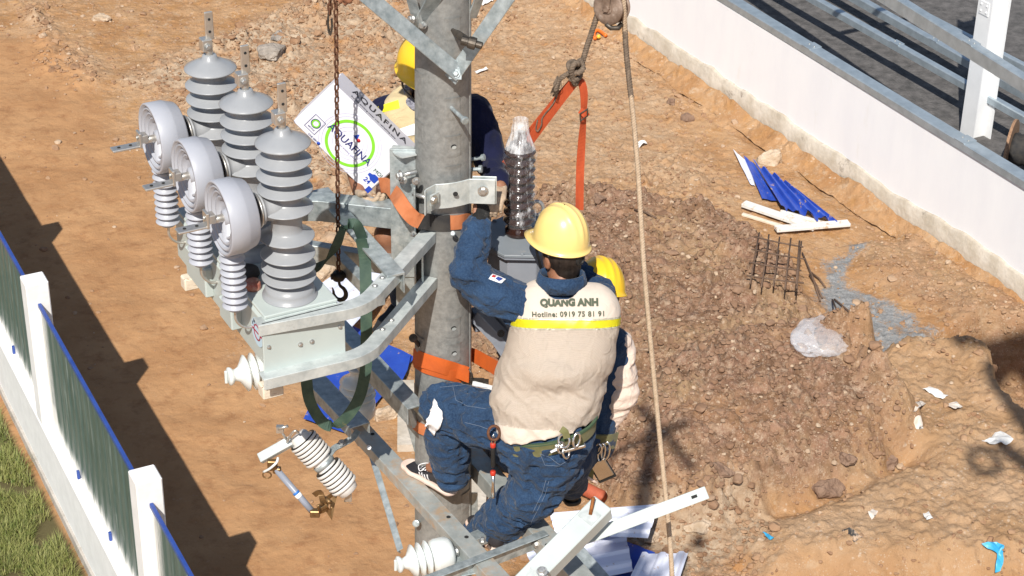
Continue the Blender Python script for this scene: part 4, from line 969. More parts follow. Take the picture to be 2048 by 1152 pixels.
# ------------------------------------------------------------------ chain hoist
ch = thing('hoist_chain', 'long rusty link chain hanging down left of the pole, ending in a black hook', 'chain', P(676, 560, -.10))
def linkmesh(m, c, d, side, L=.036, W=.024, r=.0042):
    pts = []
    for i in range(16):
        a = 2*math.pi*i/16; x = math.cos(a)*(W/2-r); y = math.sin(a)*(W/2-r)+(L/2-W/2)*(1 if math.sin(a) >= 0 else -1)
        pts.append(c+side*x+d*y)
    tube(m, pts, r, 8, up=None, closed=True)
top_, bot_ = P(671, -60, -.10), P(677, 543, -.10)
dch = (bot_-top_); nlink = int(dch.length/.0275); dn = dch.normalized(); sA = dn.cross(V(0, 1, 0)).normalized(); sB = sA.cross(dn).normalized()
lkA = []
for i in range(nlink):
    c = top_+dch*((i+.5)/nlink)
    if i < 2:
        mb = MB(); ang = .5+i*math.pi/2+.2; linkmesh(mb, c, dn, sA*math.cos(ang)+sB*math.sin(ang)); lkA.append((mb.build('link', MAT['rust'], ch), c))
    else:
        s, c0 = lkA[i % 2]; o = s.copy(); COL.objects.link(o); o.parent = ch; o.location = s.location+(c-c0)
def hook(par, top, sc, m, yd=V(0, 1, 0)):
    xd = V(1, 0, 0); zd = V(0, 0, 1)
    pp = [(0, 0), (0, -.02), (.006, -.04), (.022, -.055), (.032, -.08), (.028, -.105), (.008, -.120), (-.014, -.114), (-.027, -.092), (-.030, -.070), (-.034, -.050)]
    sc_ = [.8, .85, .95, 1.15, 1.35, 1.5, 1.45, 1.25, 1.0, .75, .3]
    path = [top+xd*(x*sc)+zd*(y*sc) for x, y in pp]; path2 = smoothpath(path, 4); k = len(path2); s2 = [np.interp(i/(k-1)*(len(sc_)-1), range(len(sc_)), sc_) for i in range(k)]
    mb = MB(); tube(mb, path2, .0082*sc, 12, up=(0, 1, 0), scale=s2); return mb.build('hook', MAT[m], par)
hk = P(677, 556, -.10)
mb = MB(); lathe(mb, [(.008, .022), (.022, .020), (.029, .010), (.030, -.008), (.024, -.018), (.014, -.022)], P(677, 552, -.10), V(0, 0, 1), 20); lathe(mb, [(.012, -.034), (.014, -.03), (.014, .03), (.012, .034)], P(677, 552, -.10), V(1, .3, 0), 12); mb.build('hook_block', MAT['black_iron'], ch)
hook(ch, P(678, 558, -.10), .88, 'black_iron')
mb = MB(); tube(mb, [P(677, 541, -.10), P(677, 556, -.10)], .012, 10); mb.build('swivel', MAT['black_iron'], ch)
ch2 = thing('chain_end', 'short slack end of rusty chain with a flat iron clevis at the top edge', 'chain', P(660, 66, -.08))
a_, b_ = P(660, -40, -.08), P(660, 28, -.08); k_ = 7
for i in range(k_):
    c = a_.lerp(b_, (i+.5)/k_); mb = MB(); linkmesh(mb, c, V(0, 0, -1), V(1, 0, 0) if i % 2 else V(.2, 1, 0)); mb.build('link', MAT['rust'], ch2)
part(ch2, 'clevis', 'dark_iron', lambda m: sweep(m, smoothpath([P(658, 22, -.08), P(656, 40, -.08), P(657, 58, -.08), P(661, 68, -.08), P(664, 55, -.08), P(663, 38, -.08)], 4), rect(.008, .014), up=(0, 1, 0)))

# ------------------------------------------------------------------ green webbing loop
def ribbon(mb, pts, wdt, th=.0035, up=(0, 0, 1), ups=None, k=6):
    pp = smoothpath(pts, k)
    if ups: ups = [Vector(u).normalized() for u in ups]; uu = []; n_ = len(pts)-1
    if ups:
        for i in range(len(pp)):
            t_ = i/k; a = min(int(t_), n_-1); uu.append(ups[a].lerp(ups[a+1], min(t_-a, 1)))
    sweep(mb, pp, rect(th, wdt), up=up, ups=uu if ups else None, smooth=False)
gl = thing('green_sling', 'dirty green webbing sling looped over the diagonal brace and hanging below the tank', 'sling', P(675, 850, -.35))
Xw = V(1, 0, 0)
def rib2(mb, pts, wdt, wdirs, th=.0035, k=8):
    """ribbon whose width runs along wdirs (world vectors)"""
    pp = smoothpath(pts, k); n_ = len(pts)-1; uu = []
    for i in range(len(pp)):
        t_ = i/k; a = min(int(t_), n_-1); uu.append(Vector(wdirs[a]).lerp(Vector(wdirs[a+1]), min(t_-a, 1)))
    vs = []
    for i, p in enumerate(pp):
        a = pp[max(i-1, 0)]; b = pp[min(i+1, len(pp)-1)]; t_ = (b-a).normalized(); w_ = uu[i]; w_ = (w_-t_*w_.dot(t_)).normalized(); nn = t_.cross(w_)
        for (x, y) in rect(wdt, th): vs.append(p+w_*x+nn*y)
    m = 4; fs = [(i*4+j, i*4+(j+1) % 4, (i+1)*4+(j+1) % 4, (i+1)*4+j) for i in range(len(pp)-1) for j in range(4)]+[(3, 2, 1, 0), tuple(len(pp)*4-4+j for j in range(4))]
    mb.add(vs, fs, False)
gp = [P(613, 690, -.45), P(613, 760, -.45), P(622, 808, -.45), P(650, 848, -.45), P(682, 845, -.45), P(716, 800, -.45), P(731, 740, -.45), P(733, 680, -.42), P(732, 600, -.38), P(730, 520, -.30), P(722, 478, -.30)]
gw = [Xw, Xw, V(.9, 0, .4), V(.5, .3, .8), V(.6, .1, -.8), V(.9, 0, -.4), V(.95, 0, -.2), Xw, Xw, Xw, V(1, -.2, -.2)]
part(gl, 'hanging_loop', 'green_web', lambda m: rib2(m, gp, .050, gw))
gp2 = [P(726, 480, -.22), P(714, 452, -.26), P(700, 448, -.27), P(684, 462, -.29), P(672, 492, -.22), P(655, 520, -.15), P(632, 536, -.10), P(615, 536, -.05)]
gw2 = [V(.8, .5, .2), V(.8, .55, .3), V(.6, .6, .4), V(.7, .2, .5), V(.9, 0, .4), V(.6, .3, .6), V(.3, .4, .8), V(0, .4, .9)]
part(gl, 'brace_wrap', 'green_web', lambda m: rib2(m, gp2, .046, gw2))

# ------------------------------------------------------------------ orange slings, knot, rope, pulley
YS = .22
sl = thing('orange_sling', 'orange-red webbing sling with buckle hanging from the knot and spread to both sides', 'sling', P(1150, 160, YS))
CW = V(1, 0, 0)
part(sl, 'left_strap', 'orange_web', lambda m: rib2(m, [P(1146, 160, YS), P(1120, 190, YS), P(1070, 250, YS), P(1020, 315, YS), P(975, 352, YS), P(940, 372, YS+.05)], .028, [V(.7, 0, -.6)]*2+[V(.6, .3, -.7)]*2+[V(.3, .2, .9)]*2, .004))
part(sl, 'left_strap', 'orange_web', lambda m: rib2(m, [P(1149, 163, YS-.03), P(1120, 200, YS-.03), P(1072, 265, YS-.03), P(1028, 325, YS-.03), P(985, 378, YS-.03), P(960, 398, YS)], .045, [V(.7, .2, -.6)]*2+[V(.6, .3, -.7)]*2+[V(.5, .2, .8)]*2, .004))
part(sl, 'right_strap', 'orange_web', lambda m: rib2(m, [P(1153, 160, YS-.01), P(1163, 166, YS-.01), P(1168, 190, YS-.01), P(1167, 235, YS-.01), P(1163, 290, YS), P(1160, 350, YS), P(1159, 420, YS)], .036, [V(.9, .5, 0)]*3+[V(.6, .8, 0), V(.9, .4, 0), Xw, Xw], .004))
part(sl, 'stitched_tail', 'orange_web', lambda m: rib2(m, [P(1160, 220, YS-.03), P(1168, 226, YS-.035), P(1174, 233, YS-.03)], .03, [V(.2, .0, .9)]*3, .006))
part(sl, 'buckle', 'dark_iron', lambda m: tube(m, [P(1160, 228, YS-.04), P(1175, 218, YS-.04), P(1175, 232, YS-.04), P(1161, 242, YS-.04)], .003, 8, up=(0, 1, 0), closed=True))
part(sl, 'thin_cord', 'rope_dark', lambda m: tube(m, smoothpath([P(1118, 180, YS-.03), P(1108, 205, YS-.04), P(1090, 228, YS-.04), P(1084, 238, YS-.04), P(1083, 250, YS-.04), P(1076, 262, YS-.04), P(1072, 258, YS-.04), P(1075, 240, YS-.04)], 5), .003, 6, up=(0, 1, 0)))
def rope(mb, pts, r, pitch=.035, strands=3, k=10):
    pp = smoothpath(pts, k); L = 0; Ls = [0]
    for a, b in zip(pp, pp[1:]): L += (b-a).length; Ls.append(L)
    n_ = max(int(L/.006), 8); out = [[] for _ in range(strands)]; ar = np.array([tuple(p) for p in pp]); s_ = np.linspace(0, L, n_)
    c = np.stack([np.interp(s_, Ls, ar[:, i]) for i in range(3)], -1); t_ = np.gradient(c, axis=0); t_ /= np.linalg.norm(t_, axis=1)[:, None]
    ref = np.array([.3, -1, .2]); a_ = np.cross(t_, ref); a_ /= np.linalg.norm(a_, axis=1)[:, None]; b_ = np.cross(t_, a_)
    for q in range(strands):
        ph = s_/pitch*2*math.pi+q*2*math.pi/strands; pt = c+(a_*np.cos(ph)[:, None]+b_*np.sin(ph)[:, None])*r*.5
        sweep(mb, [Vector(x) for x in pt], circ(r*.58, 6), up=(.3, -1, .2), smooth=True)
rp = thing('hoisting_rope', 'twisted rope running down from the pulley, dark then pale tan, to the bottom edge', 'rope', P(1300, 600, -.1))
part(rp, 'tan_length', 'rope_tan', lambda m: rope(m, [P(1262, 190, .16), P(1275, 330, .10), P(1290, 560, -.05), P(1317, 850, -.2), P(1338, 1060, -.35), P(1347, 1200, -.45)], .0115))
part(rp, 'dark_length', 'rope_dark', lambda m: rope(m, [P(1250, 60, .21), P(1253, 110, .19), P(1262, 194, .16)], .0122))
part(rp, 'top_length', 'rope_tan', lambda m: rope(m, [P(1246, -40, .2), P(1247, 0, .19), P(1249, 40, .20), P(1250, 64, .21)], .0115))
part(rp, 'load_length', 'rope_dark', lambda m: rope(m, [P(1196, 26, .24), P(1180, 75, .23), P(1162, 132, .22), P(1156, 150, .22)], .0125))
kn = thing('rope_knot', 'lumpy dark rope knot tied onto the top of the orange sling', 'knot', P(1150, 150, .2))
mb = MB()
kp = [P(1160, 118, .20), P(1166, 136, .18), P(1156, 146, .15), P(1142, 140, .16), P(1138, 128, .22), P(1148, 124, .26), P(1158, 136, .25), P(1160, 152, .20), P(1148, 160, .15), P(1140, 152, .18), P(1146, 140, .25), P(1156, 128, .17), P(1147, 130, .14), P(1143, 146, .14), P(1150, 168, .17), P(1154, 158, .22)]
rope(mb, kp, .0125, k=8); mb.build('knot', MAT['rope_dark'], kn)
part(kn, 'tail', 'rope_dark', lambda m: rope(m, [P(1142, 144, .16), P(1128, 152, .15), P(1117, 162, .15), P(1110, 182, .14)], .011))
mb = MB(); Rk = np.random.RandomState(5)
for i in range(40):
    a = P(1118+Rk.uniform(-6, 6), 155+Rk.uniform(-4, 4), .15); b = P(1108+Rk.uniform(-7, 7), 186+Rk.uniform(-6, 8), .14+Rk.uniform(-.01, .01)); tube(mb, [a, (a+b)/2+Vector(Rk.normal(size=3))*.005, b], .0014, 4, up=(0, 1, 0))
mb.build('frayed_end', MAT['rope_dark'], kn)
pu = thing('pulley_block', 'worn brown rope pulley block at the top edge, above the knot', 'pulley', P(1225, 15, .2))
mat('pulley_wood', (.13, .085, .06), .6, .2, col2=(.30, .22, .17), nscale=18, bump=.4, bscale=60, bdist=.002, spots=((.45, .40, .36), 9, .60, .75))
pc = P(1224, 14, .22); pax = V(-.55, -.80, .15).normalized()
for s_ in (-.030, .030):
    mb = MB(); lathe(mb, [(.070, -.004), (.074, 0), (.070, .005), (.05, .007), (.0, .007)] if s_ > 0 else [(.0, -.004), (.07, -.004), (.072, 0), (.070, .004)], pc+pax*s_, pax, 36); mb.build('cheek', MAT['pulley_wood'], pu)
mb = MB(); lathe(mb, [(.066, -.018), (.060, -.008), (.052, 0), (.060, .008), (.066, .018)], pc, pax, 36); mb.build('sheave', MAT['rust'], pu)
boltp(pu, pc+pax*.038, pax, .017, .018, m='pulley_wood')
part(pu, 'shackle', 'dark_iron', lambda m: sweep(m, [P(1212, 48, .18), P(1222, 56, .18), P(1236, 56, .18), P(1243, 48, .2)], circ(.011, 8), up=(0, 1, 0), smooth=True))
part(pu, 'strap_plate', 'pulley_wood', lambda m: sweep(m, [pc+V(0, 0, -.02)+pax*.045, pc+V(0, 0, .3)+pax*.04], rect(.006, .03), up=V(1, -.5, 0)))

# ------------------------------------------------------------------ belts round the pole
b1 = thing('positioning_belt', 'orange webbing belt with black sleeve wrapped round the pole above the gloved hand', 'belt', P(890, 445, -.14))
YC = -.135
def wrapY(px, py, off=.006): p, n_ = psurf(px, py); return p+n_*off
part(b1, 'orange_strap', 'orange_belt', lambda m: rib2(m, [wrapY(941, 440), wrapY(925, 442), wrapY(910, 444), wrapY(897, 444)], .068, [ZD+V(.0, .0, 0)]*4, .005))
part(b1, 'wear_sleeve', 'black_web', lambda m: rib2(m, [wrapY(899, 443, .010), wrapY(885, 444, .010), wrapY(868, 443, .012), P(852, 443, -.150), P(840, 443, -.165)], .072, [ZD]*5, .008))
part(b1, 'loose_loop', 'orange_belt', lambda m: rib2(m, [P(842, 443, -.165), P(828, 437, -.18), P(812, 420, -.18), P(799, 401, -.15), P(790, 388, -.06), P(775, 372, .04), P(760, 370, .10)], .066, [ZD, ZD+V(.2, 0, 0), V(.4, .1, .8), V(.6, .2, .7), V(.5, 0, .8), V(.1, .3, .8), ZD], .005))
b2 = thing('positioning_belt', 'bright orange belt wrapped diagonally round the pole just above the bent knee', 'belt', P(885, 730, -.15))
mat('orange_lower', (.60, .12, .02), .6, 0, col2=(.50, .10, .02), nscale=14, bump=.4, bscale=220, bdist=.002)
def wr(pts, off): return [wrapY(x, y, off) for x, y in pts]
part(b2, 'strap', 'orange_lower', lambda m: rib2(m, wr([(831, 712), (845, 717), (865, 724), (890, 732), (915, 741)], .010)+[P(938, 750, -.15)], .075, [V(.25, 0, 1)]*6, .004))
part(b2, 'strap', 'orange_lower', lambda m: rib2(m, wr([(830, 722), (848, 733), (870, 741), (900, 749), (925, 754)], .005), .055, [V(.15, 0, 1)]*5, .004))
part(b2, 'rear_strap', 'orange_lower', lambda m: rib2(m, [P(930, 705, .08), P(950, 712, .05), P(975, 726, -.05), P(1002, 742, -.18)], .066, [V(.3, 0, 1)]*4, .004))
part(b2, 'ratchet_buckle', 'dark_iron', lambda m: (box(m, P(955, 762, -.17), .030, .012, .010, None), tube(m, [P(938, 738, -.16), P(944, 748, -.165), P(946, 760, -.17)], .004, 8), box(m, P(972, 765, -.19), .012, .012, .012, None)))
part(b2, 'white_strap', 'white_paint', lambda m: rib2(m, [P(945, 766, -.18), P(965, 771, -.2), P(985, 776, -.22)], .022, [V(.2, 0, 1)]*3, .004))
b3 = thing('positioning_belt', 'narrow tan-orange belt round the pole at knee height', 'belt', P(838, 855, -.12))
part(b3, 'strap', 'orange_belt', lambda m: rib2(m, wr([(829, 845), (835, 851), (845, 857), (860, 862), (890, 868)], .006), .055, [V(.2, 0, 1)]*5, .004))
b4 = thing('waist_strap', 'dark brown leather strap with square buckle passing behind the hanging tool', 'strap', P(950, 890, -.1))
part(b4, 'strap', mat('brown_strap', (.16, .05, .02), .6, 0, col2=(.22, .07, .03), nscale=20), lambda m: rib2(m, [P(915, 884, -.17), P(945, 887, -.12), P(985, 890, .0), P(1010, 890, .08)], .036, [ZD]*4, .004))
part(b4, 'buckle', 'steel_bolt', lambda m: tube(m, [P(955, 880, -.13), P(968, 880, -.13), P(968, 896, -.13), P(955, 896, -.13)], .003, 8, up=(0, 1, 0), closed=True))

# ------------------------------------------------------------------ voltage transformer
vt = thing('voltage_transformer', 'grey octagonal transformer tank with a brown bushing wrapped in clear film, behind the front worker', 'transformer', P(1040, 620, .30))
vc = at(1045, 470, Y=.16); zt_ = vc.z
def octa(r, rot=.39, sx=1.0): return [(r*sx*math.cos(rot+i*math.pi/4), r*math.sin(rot+i*math.pi/4)) for i in range(8)]
part(vt, 'top_plate', 'grey_paint', lambda m: sweep(m, [V(vc.x, vc.y, zt_), V(vc.x, vc.y, zt_-.014)], octa(.205), up=V(0, 1, 0)), bevel=.002)
part(vt, 'tank_rim', 'grey_paint_clean', lambda m: sweep(m, [V(vc.x, vc.y, zt_-.015), V(vc.x, vc.y, zt_-.029)], octa(.198), up=V(0, 1, 0)), bevel=.002)
part(vt, 'tank', 'grey_paint_clean', lambda m: sweep(m, [V(vc.x, vc.y, zt_-.030), V(vc.x, vc.y, zt_-.50)], octa(.165), up=V(0, 1, 0)), bevel=.003)
for k in range(8):
    a = .39+k*math.pi/4+.39; boltp(vt, V(vc.x+.18*math.cos(a), vc.y+.18*math.sin(a), zt_+.001), ZD, .007, .006, m='grey_paint')
bc = at(1037, 466, Z=zt_)
pr = [(.060, 0), (.062, .012), (.060, .03), (.052, .035), (.05, .05)]
for k in range(9): z = .055+.042*k; pr += [(.050, z), (.066+.001*(k % 2), z+.010), (.070, z+.016), (.066, z+.022), (.050, z+.032)]
pr += [(.045, .445), (.03, .455), (.022, .50), (.0, .50)]
part(vt, 'bushing', 'brown_porcelain', lambda m: lathe(m, pr, bc, ZD, 48))
fm_ = bpy.data.materials.new('cling_film'); fm_.use_nodes = True; t, N, L = nodes(fm_); B_ = N['Principled BSDF']; B_.inputs['Base Color'].default_value = (.9, .92, .95, 1); B_.inputs['Roughness'].default_value = .12; B_.inputs['IOR'].default_value = 1.45
tc = N.new('ShaderNodeTexCoord'); mp = N.new('ShaderNodeMapping'); mp.inputs['Scale'].default_value = (26, 26, 9); mp.inputs['Rotation'].default_value = (.5, .25, 0); L.new(tc.outputs['Object'], mp.inputs[0])
nz = noi(1.4, 6, .7, mp.outputs[0]); al = rng(nz, .53, .70, .04, .50); L.new(al, B_.inputs['Alpha'])
bp = N.new('ShaderNodeBump'); bp.inputs['Distance'].default_value = .01; bp.inputs['Strength'].default_value = 1.0; L.new(nz, bp.inputs['Height']); L.new(bp.outputs[0], B_.inputs['Normal'])
mb = MB(); vs = []; nn_ = 64; hs = np.linspace(.055, .56, 60)
for z in hs:
    for j in range(nn_):
        a = 2*math.pi*j/nn_
        rb_ = .0745 if z < .40 else np.interp(z, [.40, .45, .50, .55, .56], [.0745, .058, .038, .032, .034])
        rb_ = rb_+.0035*math.sin((z-.3*a/6.28)/.042*2*math.pi)*(z < .42)+.003*mnoise.noise(V(math.cos(a)*4, math.sin(a)*4, z*16))+(.0025*math.sin(a*9+z*20)*(z < .53) if z > .42 else 0)
        vs.append((bc.x+rb_*math.cos(a), bc.y+rb_*math.sin(a), bc.z+z))
fs = [(i*nn_+j, i*nn_+(j+1) % nn_, (i+1)*nn_+(j+1) % nn_, (i+1)*nn_+j) for i in range(59) for j in range(nn_)]
mb.add(vs[:44*nn_], [f for f in fs if max(f) < 44*nn_], True); mb.build('film_wrap', fm_, vt)
fm2 = fm_.copy(); fm2.name = 'cling_film_bunched'
for n_ in fm2.node_tree.nodes:
    if n_.type == 'MAP_RANGE': n_.inputs[1].default_value = .40; n_.inputs[2].default_value = .62; n_.inputs[3].default_value = .18; n_.inputs[4].default_value = .62
mb = MB(); mb.add(vs[43*nn_:], [tuple(i-43*nn_ for i in f) for f in fs if min(f) >= 43*nn_], True); mb.build('film_end', fm2, vt)
part(vt, 'lifting_eye', 'steel_bolt', lambda m: tube(m, [at(1073, 436, Z=zt_+.02)+V(.03*math.cos(a), .01, .045+.035*math.sin(a)) for a in [i*.52 for i in range(12)]], .008, 10, up=(0, 1, 0), closed=True))
part(vt, 'mounting_bracket', 'grey_paint_clean', lambda m: sweep(m, [P(945, 640, .10), P(1005, 628, .14), P(1060, 628, .2)], rect(.06, .10), up=ZD), bevel=.003)
part(vt, 'mounting_bracket', 'grey_paint_clean', lambda m: sweep(m, [P(955, 628, .05), P(1000, 675, -.02), P(1030, 720, -.05)], rect(.06, .07), up=ZD), bevel=.003)
boltp(vt, P(1002, 667, -.06), CDIR, .012, .012, m='dark_iron')

# ------------------------------------------------------------------ fuse cutout
fc = thing('fuse_cutout', 'light grey ribbed fuse cutout with tube and brass fittings hanging left below the tank', 'cutout', P(640, 940, -.25))
ia, ib = P(594, 868, -.30), P(701, 985, -.36); fd_ = (ib-ia); FL = fd_.length; fdn = fd_.normalized()
pr = [(.0, 0), (.036, .002), (.044, .012), (.046, .030), (.056, .034)]
def groove(prf, a, b, n_, r=.068):
    s = (b-a)/n_
    for k in range(n_): h = a+s*k; prf += [(r-.012, h), (r-.003, h+s*.12), (r, h+s*.35), (r-.001, h+s*.75), (r-.006, h+s*.93), (r-.013, h+s*.97)]
    return prf
pr = groove(pr, .036, .148, 6, .070); pr += [(.048, .150), (.046, .158), (.046, .19), (.048, .198)]; pr = groove(pr, .2, .318, 6, .068); pr += [(.052, .325), (.046, .345), (.03, .352), (.0, .353)]
sc_ = FL/.353; pr = [(r, h*sc_) for r, h in pr]
fi = part(fc, 'ribbed_insulator', 'porcelain_light', lambda m: lathe(m, pr, ia, fdn, 48))
# black rings that paint in the shade of the grooves
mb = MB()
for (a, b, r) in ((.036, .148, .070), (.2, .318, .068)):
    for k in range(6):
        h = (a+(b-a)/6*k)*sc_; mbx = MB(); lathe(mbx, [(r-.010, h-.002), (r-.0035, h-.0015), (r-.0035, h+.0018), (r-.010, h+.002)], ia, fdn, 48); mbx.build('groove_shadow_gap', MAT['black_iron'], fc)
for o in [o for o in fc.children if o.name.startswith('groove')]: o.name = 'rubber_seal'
part(fc, 'mounting_collar', 'galv', lambda m: lathe(m, [(.049, .165*sc_), (.052, .166*sc_), (.052, .185*sc_), (.049, .186*sc_)], ia, fdn, 30))
part(fc, 'mounting_arm', 'galv', lambda m: sweep(m, smoothpath([P(658, 910, -.32), P(668, 897, -.28), P(685, 888, -.24), P(705, 876, -.20), P(716, 862, -.16)], 4), rect(.028, .010), up=V(.1, -.6, .8)))
boltp(fc, P(684, 886, -.25), V(0, -.5, .85), .012, .016)
part(fc, 'top_arm', 'galv_white', lambda m: sweep(m, [P(581, 880, -.31), P(517, 916, -.34)], chan(.045, .03, .004), up=V(-.1, -.6, .8)), bevel=.002)
part(fc, 'top_hook', 'zinc_terminal', lambda m: tube(m, smoothpath([P(574, 884, -.33), P(580, 872, -.36), P(590, 862, -.37), P(597, 866, -.36)], 5), .006, 8, up=(0, 1, 0)))
part(fc, 'terminal_clamp', 'zinc_terminal', lambda m: (box(m, P(560, 858, -.32), .016, .012, .016, None), tube(m, [P(556, 858, -.33), P(576, 852, -.33)], .007, 8), tube(m, [P(562, 862, -.32), P(572, 878, -.32)], .006, 8)))
part(fc, 'fuse_tube', mat('tube_grey', (.22, .24, .29), .35, 0, col2=(.26, .28, .33), nscale=6), lambda m: lathe(m, [(.0, 0), (.015, 0), (.015, .2), (.015, (P(624, 1022, -.42)-P(552, 938, -.36)).length)], P(552, 938, -.36), P(624, 1022, -.42)-P(552, 938, -.36), 20))
dt = (P(624, 1022, -.42)-P(552, 938, -.36)).normalized()
part(fc, 'blue_band', mat('blue_band', (.03, .16, .5), .4), lambda m: lathe(m, [(.0155, 0), (.0165, .001), (.0165, .010), (.0155, .011)], P(592, 985, -.395)-dt*.004, dt, 20))
part(fc, 'white_band', 'white_paint', lambda m: lathe(m, [(.0155, 0), (.0165, .001), (.0165, .018), (.0155, .019)], P(592, 985, -.395)+dt*.008, dt, 20))
part(fc, 'upper_fitting', 'brass', lambda m: (box(m, P(545, 930, -.36), .022, .014, .026, None), box(m, P(554, 940, -.36), .018, .014, .014, None)), bevel=.004)
part(fc, 'latch_bar', 'porcelain_white', lambda m: tube(m, smoothpath([P(527, 944, -.36), P(540, 937, -.38), P(553, 925, -.38), P(556, 915, -.36)], 4), .006, 8, up=(0, 1, 0)))
part(fc, 'pull_ring', 'brass', lambda m: tube(m, [P(534, 950, -.36)+V(.019*math.cos(a), 0, .017*math.sin(a)) for a in [i*.3927 for i in range(16)]], .0035, 8, up=(0, 1, 0), closed=True))
part(fc, 'lower_trunnion', 'brass', lambda m: (box(m, P(630, 1026, -.43), .022, .016, .018, None), box(m, P(645, 1015, -.42), .030, .012, .010, (V(.8, 0, .6), V(0, 1, 0), V(-.6, 0, .8)))), bevel=.004)
part(fc, 'lower_cradle', 'brass', lambda m: (sweep(m, smoothpath([P(628, 990, -.40), P(640, 985, -.41), P(645, 1000, -.42), P(648, 1018, -.42), P(636, 1024, -.42)], 4), rect(.026, .004), up=(0, 1, 0)), sweep(m, [P(650, 1000, -.38), P(672, 984, -.36), P(665, 1010, -.38), P(662, 1030, -.40), P(650, 1012, -.40)], rect(.020, .005), up=(0, 1, 0))))
part(fc, 'lower_hinge', 'brass', lambda m: (tube(m, [P(642, 992, -.36), P(660, 1004, -.44)], .011, 10), tube(m, smoothpath([P(646, 1008, -.43), P(636, 1012, -.45), P(640, 1022, -.44)], 3), .006, 8)))
part(fc, 'foot_clamp', 'zinc_terminal', lambda m: (box(m, P(697, 994, -.36), .014, .010, .020, None), tube(m, [P(690, 1003, -.36), P(698, 985, -.36)], .006, 8)))

# ------------------------------------------------------------------ cardboard box
bx0, bx1, bx2, bx3 = P(590, 251, .24), P(681, 174, .20), P(794, 289, .13), P(741, 396, .17)
eu = ((bx1-bx0)); el = (bx3-bx0)
ex = el.normalized(); ey = (eu-ex*eu.dot(ex)).normalized(); ez = ex.cross(ey)
if ez.dot(CDIR) < 0: ez = -ez
LW, LH = el.length*.99, (eu.length+(bx2-bx3).length)/2*.93
bc_ = (bx0+bx1+bx2+bx3)/4
mc = mat('carton_white', (.70, .70, .76), .5, 0, col2=(.75, .75, .80), nscale=3, bump=.15, bscale=9, bdist=.01)
cb = thing('cardboard_carton', 'white printed cardboard carton with a green ring, held by the worker behind the pole', 'box', bc_-ez*.1)
DP = .12
part(cb, 'carton', mc, lambda m: box(m, bc_-ez*DP/2, LW/2, LH/2, DP/2, (ex, ey, ez)), bevel=.006)
mside = mat('side_grey', (.46, .46, .52), .6, 0, col2=(.52, .52, .58), nscale=4)
part(cb, 'side_panel', mside, lambda m: box(m, bc_+ey*(LH/2+.001)-ez*DP/2, LW/2*.985, .0008, DP/2*.96, (ex, ey, ez)))
navy = mat('ink_navy', (.02, .025, .16), .6); green = mat('ink_green', (.22, .62, .03), .6); inkb = mat('ink_blue', (.015, .06, .42), .6); inkr = mat('ink_red', (.5, .02, .03), .6); inkl = mat('ink_lilac', (.45, .45, .62), .6)
def fp(u, v, h=.0012): return bc_+ex*(u*LW/2)+ey*(v*LH/2)+ez*h
part(cb, 'green_ring', green, lambda m: ring(m, fp(.05, -.13), ez, .100, .114, .0008, 64))
for r_ in (.060, .078, .128, .142): part(cb, 'pale_ring', inkl, lambda m: ring(m, fp(.05, -.13), ez, r_, r_+.0015, .0005, 64))
textobj('AQUAFINA', .049, navy, cb, fp(.06, -.16, .0022), ex, ey, 'lettering', bold=.0003)
textobj('Purified drinking water', .013, inkl, cb, fp(.08, -.40, .0016), ex, ey, 'lettering')
part(cb, 'peak_mark', inkb, lambda m: m.add([fp(-.02, .16, .0018), fp(.10, .12, .0018), fp(.05, .34, .0018)], [(0, 1, 2)]))
part(cb, 'red_dot', inkr, lambda m: lathe(m, [(.009, 0), (.009, .0008)], fp(.12, .16, .0014), ez, 20))
part(cb, 'badge_outline', navy, lambda m: tube(m, [fp(-.80, -.78), fp(-.54, -.78), fp(-.54, -.22), fp(-.80, -.22)], .0012, 6, up=tuple(ez), closed=True))
part(cb, 'badge_ring', green, lambda m: ring(m, fp(-.67, -.46), ez, .013, .019, .0008)); part(cb, 'badge_ring', navy, lambda m: ring(m, fp(-.67, -.46), ez, .020, .023, .0008))
textobj('RECYCLE', .009, navy, cb, fp(-.67, -.69), ex, ey, 'lettering'); textobj('ONE SERVE', .012, navy, cb, fp(-.50, -.90), ex, ey, 'lettering')
part(cb, 'small_dot', inkb, lambda m: lathe(m, [(.008, 0), (.008, .0008)], fp(-.36, -.90), ez, 16))
textobj('MOI', .026, mat('ink_moi', (.02, .10, .06), .6), cb, fp(.84, -.20), ex, ey, 'lettering'); textobj('24', .032, inkb, cb, fp(.80, -.66), ex, ey, 'lettering', bold=.0006)
part(cb, 'bottle_mark', inkb, lambda m: (m.add([fp(.92+a, -.60+b, .0016) for a, b in ((.02, .04), (.02, .30), (-.10, .30), (-.14, .24), (-.20, .22), (-.20, .12), (-.14, .10), (-.10, .04))], [tuple(range(8))])))
part(cb, 'bottle_mark', inkb, lambda m: (m.add([fp(.94+a, -.80+b, .0016) for a, b in ((.06, -.22), (.06, .06), (-.04, .06), (-.04, -.22))], [tuple(range(4))])))
def sp_(u, v, h=.0022): return bc_+ey*(LH/2+h)+ex*(u*LW/2)+ez*(-DP/2+v*DP/2)
textobj('AQUAFINA', .055, mat('ink_black', (.02, .02, .03), .6), cb, sp_(.1, -.15), ex, -ez, 'lettering', bold=.001, spacing=1.25)
textobj('Purified drinking water with refreshing taste', .015, ink, cb, sp_(.0, .62), ex, -ez, 'lettering')
part(cb, 'opened_flap', mat('kraft', (.42, .27, .15), .8, 0, col2=(.50, .34, .20), nscale=10), lambda m: (sweep(m, [fp(1.01, .9, -.03), fp(1.15, .7, -.05), fp(1.12, .1, -.06)], rect(.08, .003), up=tuple(ez))))
